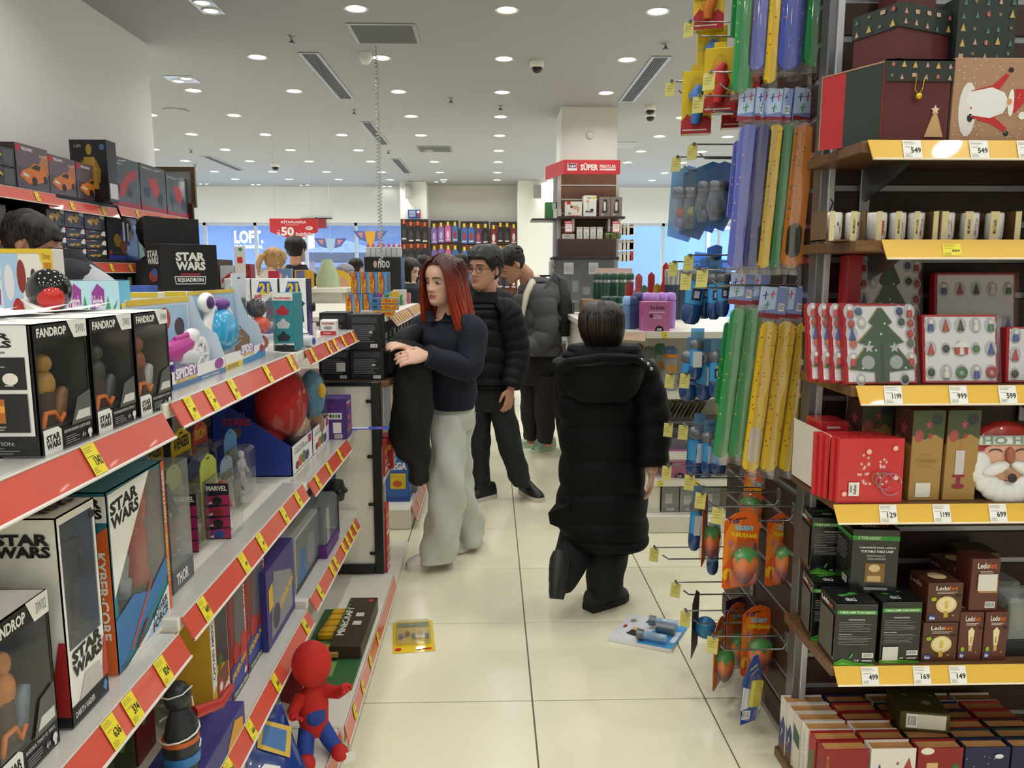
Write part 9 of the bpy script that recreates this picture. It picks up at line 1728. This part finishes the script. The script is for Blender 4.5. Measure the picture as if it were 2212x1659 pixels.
# ---------------------------------------------------------------- girl seen from behind
o = Vector((.4,3.25,0)); e = empty('person',o,label='girl seen from behind in a long black padded coat',cat='person')
T = headT(1302,706,3.2,2.75,-.05,o,.9); b = MB(); head_geo(b,T,SKIN); nk = W(1302,765,3.24,o); b.tube([T @ Vector((0,.02,.05)),T @ Vector((0,.03,.0)),nk,nk+Vector((0,0,-.06))],[.045,.043,.05,.09],SKIN,12)
b.rings([(nk.x,nk.y,.55,.11,.08),(nk.x,nk.y,.8,.11,.08),(nk.x,nk.y,1.05,.12,.08)],SKIN,14); sr,er,wr_ = W(1380,812,3.24,o),W(1408,910,3.2,o),W(1408,1020,3.14,o); limb(b,[nk+Vector((.04,0,-.06)),sr,er,wr_],[.045,.04,.034,.024],SKIN); hand(b,wr_,(.0,.1,-1),(1,-.2,0),1,SKIN,.8)
sl,el,wl = W(1240,815,3.26,o),W(1236,910,3.36,o),W(1250,1010,3.46,o); limb(b,[nk+Vector((-.04,0,-.06)),sl,el,wl],[.045,.04,.034,.024],SKIN); hand(b,wl,(0,.1,-1),(-1,0,0),-1,SKIN,.8)
limb(b,[W(1325,1080,3.25,o),W(1315,1190,3.22,o),W(1308,1285,3.22,o)],[.07,.05,.035],SKIN); limb(b,[W(1265,1080,3.25,o),W(1240,1185,3.25,o),W(1218,1245,3.12,o)],[.07,.045,.03],SKIN)
fuse('body',b,e,SKIN,.0055); eyes(e,T,'#2a1c16'); BH = M('#2a1d17',.42,noise=.35,scale=120,name='brown_hair'); h = MB(); cap_hair(h,T,BH,.18,.06,.0,.02,.012,rough=.004,seed=6)
R = random.Random(9)
for q in range(110):
    a = R.uniform(.7,2*PI-.7); pts = [hpt(a+.1*math.sin(q),z,.024) for z in (.21,.17,.12,.07,.02)]; x,y = pts[-1].x,pts[-1].y; L = R.uniform(.03,.1); k = 1+.35*R.random()*abs(math.sin(a)); pts += [Vector((x*(1+(k-1)*.7),y,.02-L*.5)),Vector((x*k,y*.9,.02-L))]; h.tube([T @ p for p in pts],[.003,.009,.011,.011,.01,.008,.002],BH,6,flat=.6)
obj('hair',h,e)
BC = M('#07090a',.7,noise=.15,scale=50,bump=.15,name='black_padding',spec=.22); s = MB(); rows = [(752,1228,1378,3.22,.12),(772,1212,1392,3.24,.16),(800,1202,1392,3.25,.17),(850,1204,1378,3.25,.165),(910,1208,1378,3.25,.165),(980,1211,1386,3.25,.17),(1050,1208,1392,3.25,.175),(1110,1200,1396,3.25,.18),(1150,1212,1398,3.25,.18),(1172,1235,1397,3.25,.175)]
s.rings(dense(pxr(rows,o),110),BC,40,fn=quilt(9,.022)); p,r = smooth_path([sr+Vector((-.06,0,.0)),sr,er,wr_+Vector((.0,0,.02))],[.08,.085,.082,.062],60); s.tube(p,[q+.012*(abs(math.sin(PI*7*i/59))**.42-.7) for i,q in enumerate(r)],BC,18); p,r = smooth_path([sl+Vector((.06,0,0)),sl,el,wl],[.08,.085,.075,.06],40); s.tube(p,r,BC,16)
s.add([W(1206,1080,3.22,o),W(1184,1108,3.2,o),W(1188,1132,3.2,o),W(1232,1150,3.14,o),W(1232,1090,3.12,o)],[(0,1,2,3,4)],BC); obj('coat',s,e)
s = MB(); s.rings(dense(pxr([(868,1252,1352,3.07,.03),(850,1228,1370,3.1,.08),(800,1198,1396,3.14,.14),(782,1196,1404,3.16,.16),(774,1205,1398,3.18,.16)],o),20),BC,28,fn=wr(.006,20,2)); s.tube([W(1196,800,3.06,o),W(1225,783,3.0,o),W(1300,772,2.99,o),W(1370,775,3.02,o),W(1404,800,3.1,o)],[.012,.018,.018,.018,.014],BC,10); obj('hood',s,e)
obj('collar',MB().rings(dense(pxr([(770,1222,1382,3.22,.14),(752,1225,1385,3.22,.13),(744,1232,1380,3.22,.115)],o),10),BC,28,fn=wr(.005,40,1)),e)
for px,py in ((1386,777),(1400,786),(1407,797)): obj('snap',MB().ball(W(px,py,3.04,o),.007,M('#c9ccd0',.2,metal=.8),8,6),e)
PB = M('#0c0d0f',.85,noise=.1,scale=30); j = MB(); j.rings(dense(pxr([(1110,1270,1372,3.25,.1),(1180,1271,1356,3.23,.1),(1240,1269,1350,3.22,.1),(1280,1268,1346,3.22,.095)],o),20),PB,22,fn=wr(.005,26,2),cap=False)
p,r = smooth_path([W(1262,1110,3.26,o),W(1244,1180,3.24,o),W(1226,1225,3.16,o),W(1212,1262,3.08,o)],[.09,.085,.075,.055],18); j.tube(p,r,PB,18); obj('trousers',j,e)
BT = M('#1d1d1a',.6,noise=.15,scale=30); shoe(e,(P((1300,1305),Z=0).x,3.22,0),2.2,.27,BT,M('#151512',.7),0,o)
q = W(1206,1268,3.06,o); shoe(e,Vector((q.x,q.y,q.z+.03))+o,PI-.25,.23,BT,M('#26251f',.7),-1.15,o)
# ---------------------------------------------------------------- people only partly seen
def bust(px,py,Y,yaw,pitch,s,skin,hairm,cloth,lab,rows,style='short',face=True,hood=None,vox=.007,roll=0.,sleeves=None):
    q = P((px,py),Y=Y); o = Vector((q.x,Y,0)); e = empty('person',o,label=lab,cat='person'); T = headT(px,py,Y,yaw,pitch,o,s,roll); b = MB(); head_geo(b,T,skin,1); R_ = pxr(rows,o); x,y,z,rx,ry = R_[0]
    b.tube([T @ Vector((0,.02,.05)),T @ Vector((0,.035,.0)),(x,y,z),(x,y,z-.1)],[.055,.055,.06,.1],skin,12); b.rings([(x,y,.05,.1,.08),(x,y,.8,.14,.1),(x,y,z-.15,.14,.1),(x,y,z-.05,.1,.08)],skin,14)
    for sd in (-1,1):
        limb(b,[(x+sd*.1,y,z-.12),(x+sd*.2,y,z-.2),(x+sd*.22,y-.03,z-.45),(x+sd*.15,y-.2,z-.55)],[.05,.045,.04,.028],skin,10)
    fuse('body',b,e,skin,vox)
    if face: eyes(e,T,'#2a1c16')
    h = MB(); cap_hair(h,T,hairm,*((.17,.11,.03,.013,.016) if style == 'short' else (.18,.07,.0,.02,.012)),seed=int(px) % 50)
    if style == 'tail':
        p = [T @ v for v in (Vector((0,.105,.14)),Vector((0,.15,.12)),Vector((0.01,.16,.04)),Vector((.01,.14,-.06)))]; h.tube(p,[.025,.032,.03,.008],hairm,10)
    if style == 'long':
        for i in range(60): a = R.uniform(.9,2*PI-.9); pts = [hpt(a,zz,.02) for zz in (.2,.14,.07,.01)]; v = pts[-1]; pts += [Vector((v.x*1.05,v.y,-.1)),Vector((v.x,v.y,-.18))]; h.tube([T @ p for p in pts],[.004,.01,.012,.011,.009,.002],hairm,5,flat=.6)
    obj('hair',h,e); c = MB(); c.rings(dense(R_,30),cloth,28,fn=wr(.006,22,2)); obj('jacket',c,e)
    c = MB()
    for sd in (-1,1): p,r = smooth_path([(x+sd*.1,y,z-.1),(x+sd*.21,y,z-.2),(x+sd*.23,y-.03,z-.45),(x+sd*.15,y-.2,z-.55)],[.08,.08,.07,.055],16); c.tube(p,r,sleeves or cloth,12)
    obj('sleeves',c,e)
    c = MB()
    for sd in (-1,1): c.rings([(x+sd*.09,y,.0,.07,.09),(x+sd*.09,y,.45,.075,.09),(x+sd*.08,y,.85,.1,.11)],M('#23252b',.8),14)
    obj('trousers',c,e)
    if hood: obj('hood',MB().rings([(x,y+hood[1],z-.14,.17,.1),(x,y+hood[1],z-.06,.15,.11),(x,y+hood[1]*.8,z+.03,.1,.08)],hood[0],18),e)
    return e
DH = M('#1b1512',.5,noise=.3,scale=80); LT = M('#b9bcc2',.8,noise=.06,scale=30)
bust(72,530,3.25,1.9,.5,1.02,SKIN3,M('#221a17',.5,noise=.35,scale=90),M('#2e3034',.85,noise=.1,scale=50),'man in a dark vest over pale sleeves bent towards the wall shelves',[(553,88,150,3.3,.08),(562,60,186,3.3,.13),(585,5,218,3.32,.18),(650,-12,226,3.33,.19),(760,-10,226,3.34,.19),(900,-10,226,3.34,.19)],hood=(M('#26282c',.85),.0),sleeves=LT)
bust(336,508,5.2,.9,0,1.0,SKIN,DH,M('#2a2a30',.8),'person with dark hair half hidden by the black display box',[(552,318,352,5.25,.06),(565,300,372,5.25,.12),(620,295,378,5.25,.14),(760,295,378,5.25,.14)],'long')
bust(641,540,8.1,2.9,.0,1.1,SKIN2,M('#1a1514',.5,noise=.3,scale=80),M('#15171c',.8,noise=.1,scale=40),'man in a black hooded jacket seen from behind at the counter',[(578,622,664,8.15,.08),(590,608,674,8.15,.13),(612,600,682,8.15,.15),(700,600,682,8.15,.15),(800,602,680,8.15,.15)],hood=(M('#191b20',.8),-.05))
bust(598,565,7.62,2.3,.25,1.02,SKIN,M('#b58d5c',.45,noise=.3,scale=90),M('#d2c6bc',.75,noise=.06,scale=30),'blonde woman in a pale padded coat beside the man in black',[(590,575,606,7.62,.08),(600,560,618,7.62,.14),(620,550,624,7.62,.17),(700,548,624,7.62,.17),(800,548,624,7.62,.17)],'tail',hood=(M('#cdbfb4',.8),-.06))
bust(750,594,8.6,1.2,.1,.95,SKIN,M('#8d8a90',.5,noise=.3,scale=90),M('#5a4a5a',.8),'grey-haired person partly hidden behind the race car boxes',[(622,735,765,8.6,.07),(632,722,778,8.6,.13),(720,720,780,8.6,.14),(800,720,780,8.6,.14)])
bust(772,578,10.5,2.6,.0,1.,SKIN2,DH,M('#2a2c34',.8),'dark-haired person far behind the white bottles',[(602,756,788,10.5,.1),(612,748,796,10.5,.15),(700,748,796,10.5,.15)])
bust(888,585,7.8,1.1,.3,1.,SKIN,M('#15110f',.45,noise=.3,scale=80),M('#1f2428',.8,noise=.1,scale=40),'girl with dark hair and glasses looking down beyond the toy shelf',[(612,872,900,7.8,.08),(622,858,918,7.8,.14),(660,856,924,7.8,.16),(760,856,924,7.8,.16)],'long')
bust(918,572,10.3,2.4,0,1.,SKIN2,DH,M('#3a3c44',.8),'dark-haired shopper just left of the red-haired woman head',[(604,902,934,10.3,.08),(612,894,942,10.3,.14),(760,894,942,10.3,.15)])
bust(996,572,9.0,2.9,0,1.,SKIN2,DH,M('#1c1d22',.8),'dark-haired shopper in black between the woman and the man with glasses',[(604,980,1012,9.0,.08),(614,968,1026,9.0,.15),(760,968,1026,9.0,.16),(860,968,1026,9.0,.16)])
bust(1066,590,8.2,2.9,.2,1.,SKIN2,DH,M('#1a1c20',.8),'shopper in a black jacket behind the bent man face',[(622,1050,1084,8.2,.08),(632,1038,1094,8.2,.15),(760,1036,1096,8.2,.16),(840,1036,1096,8.2,.16)])
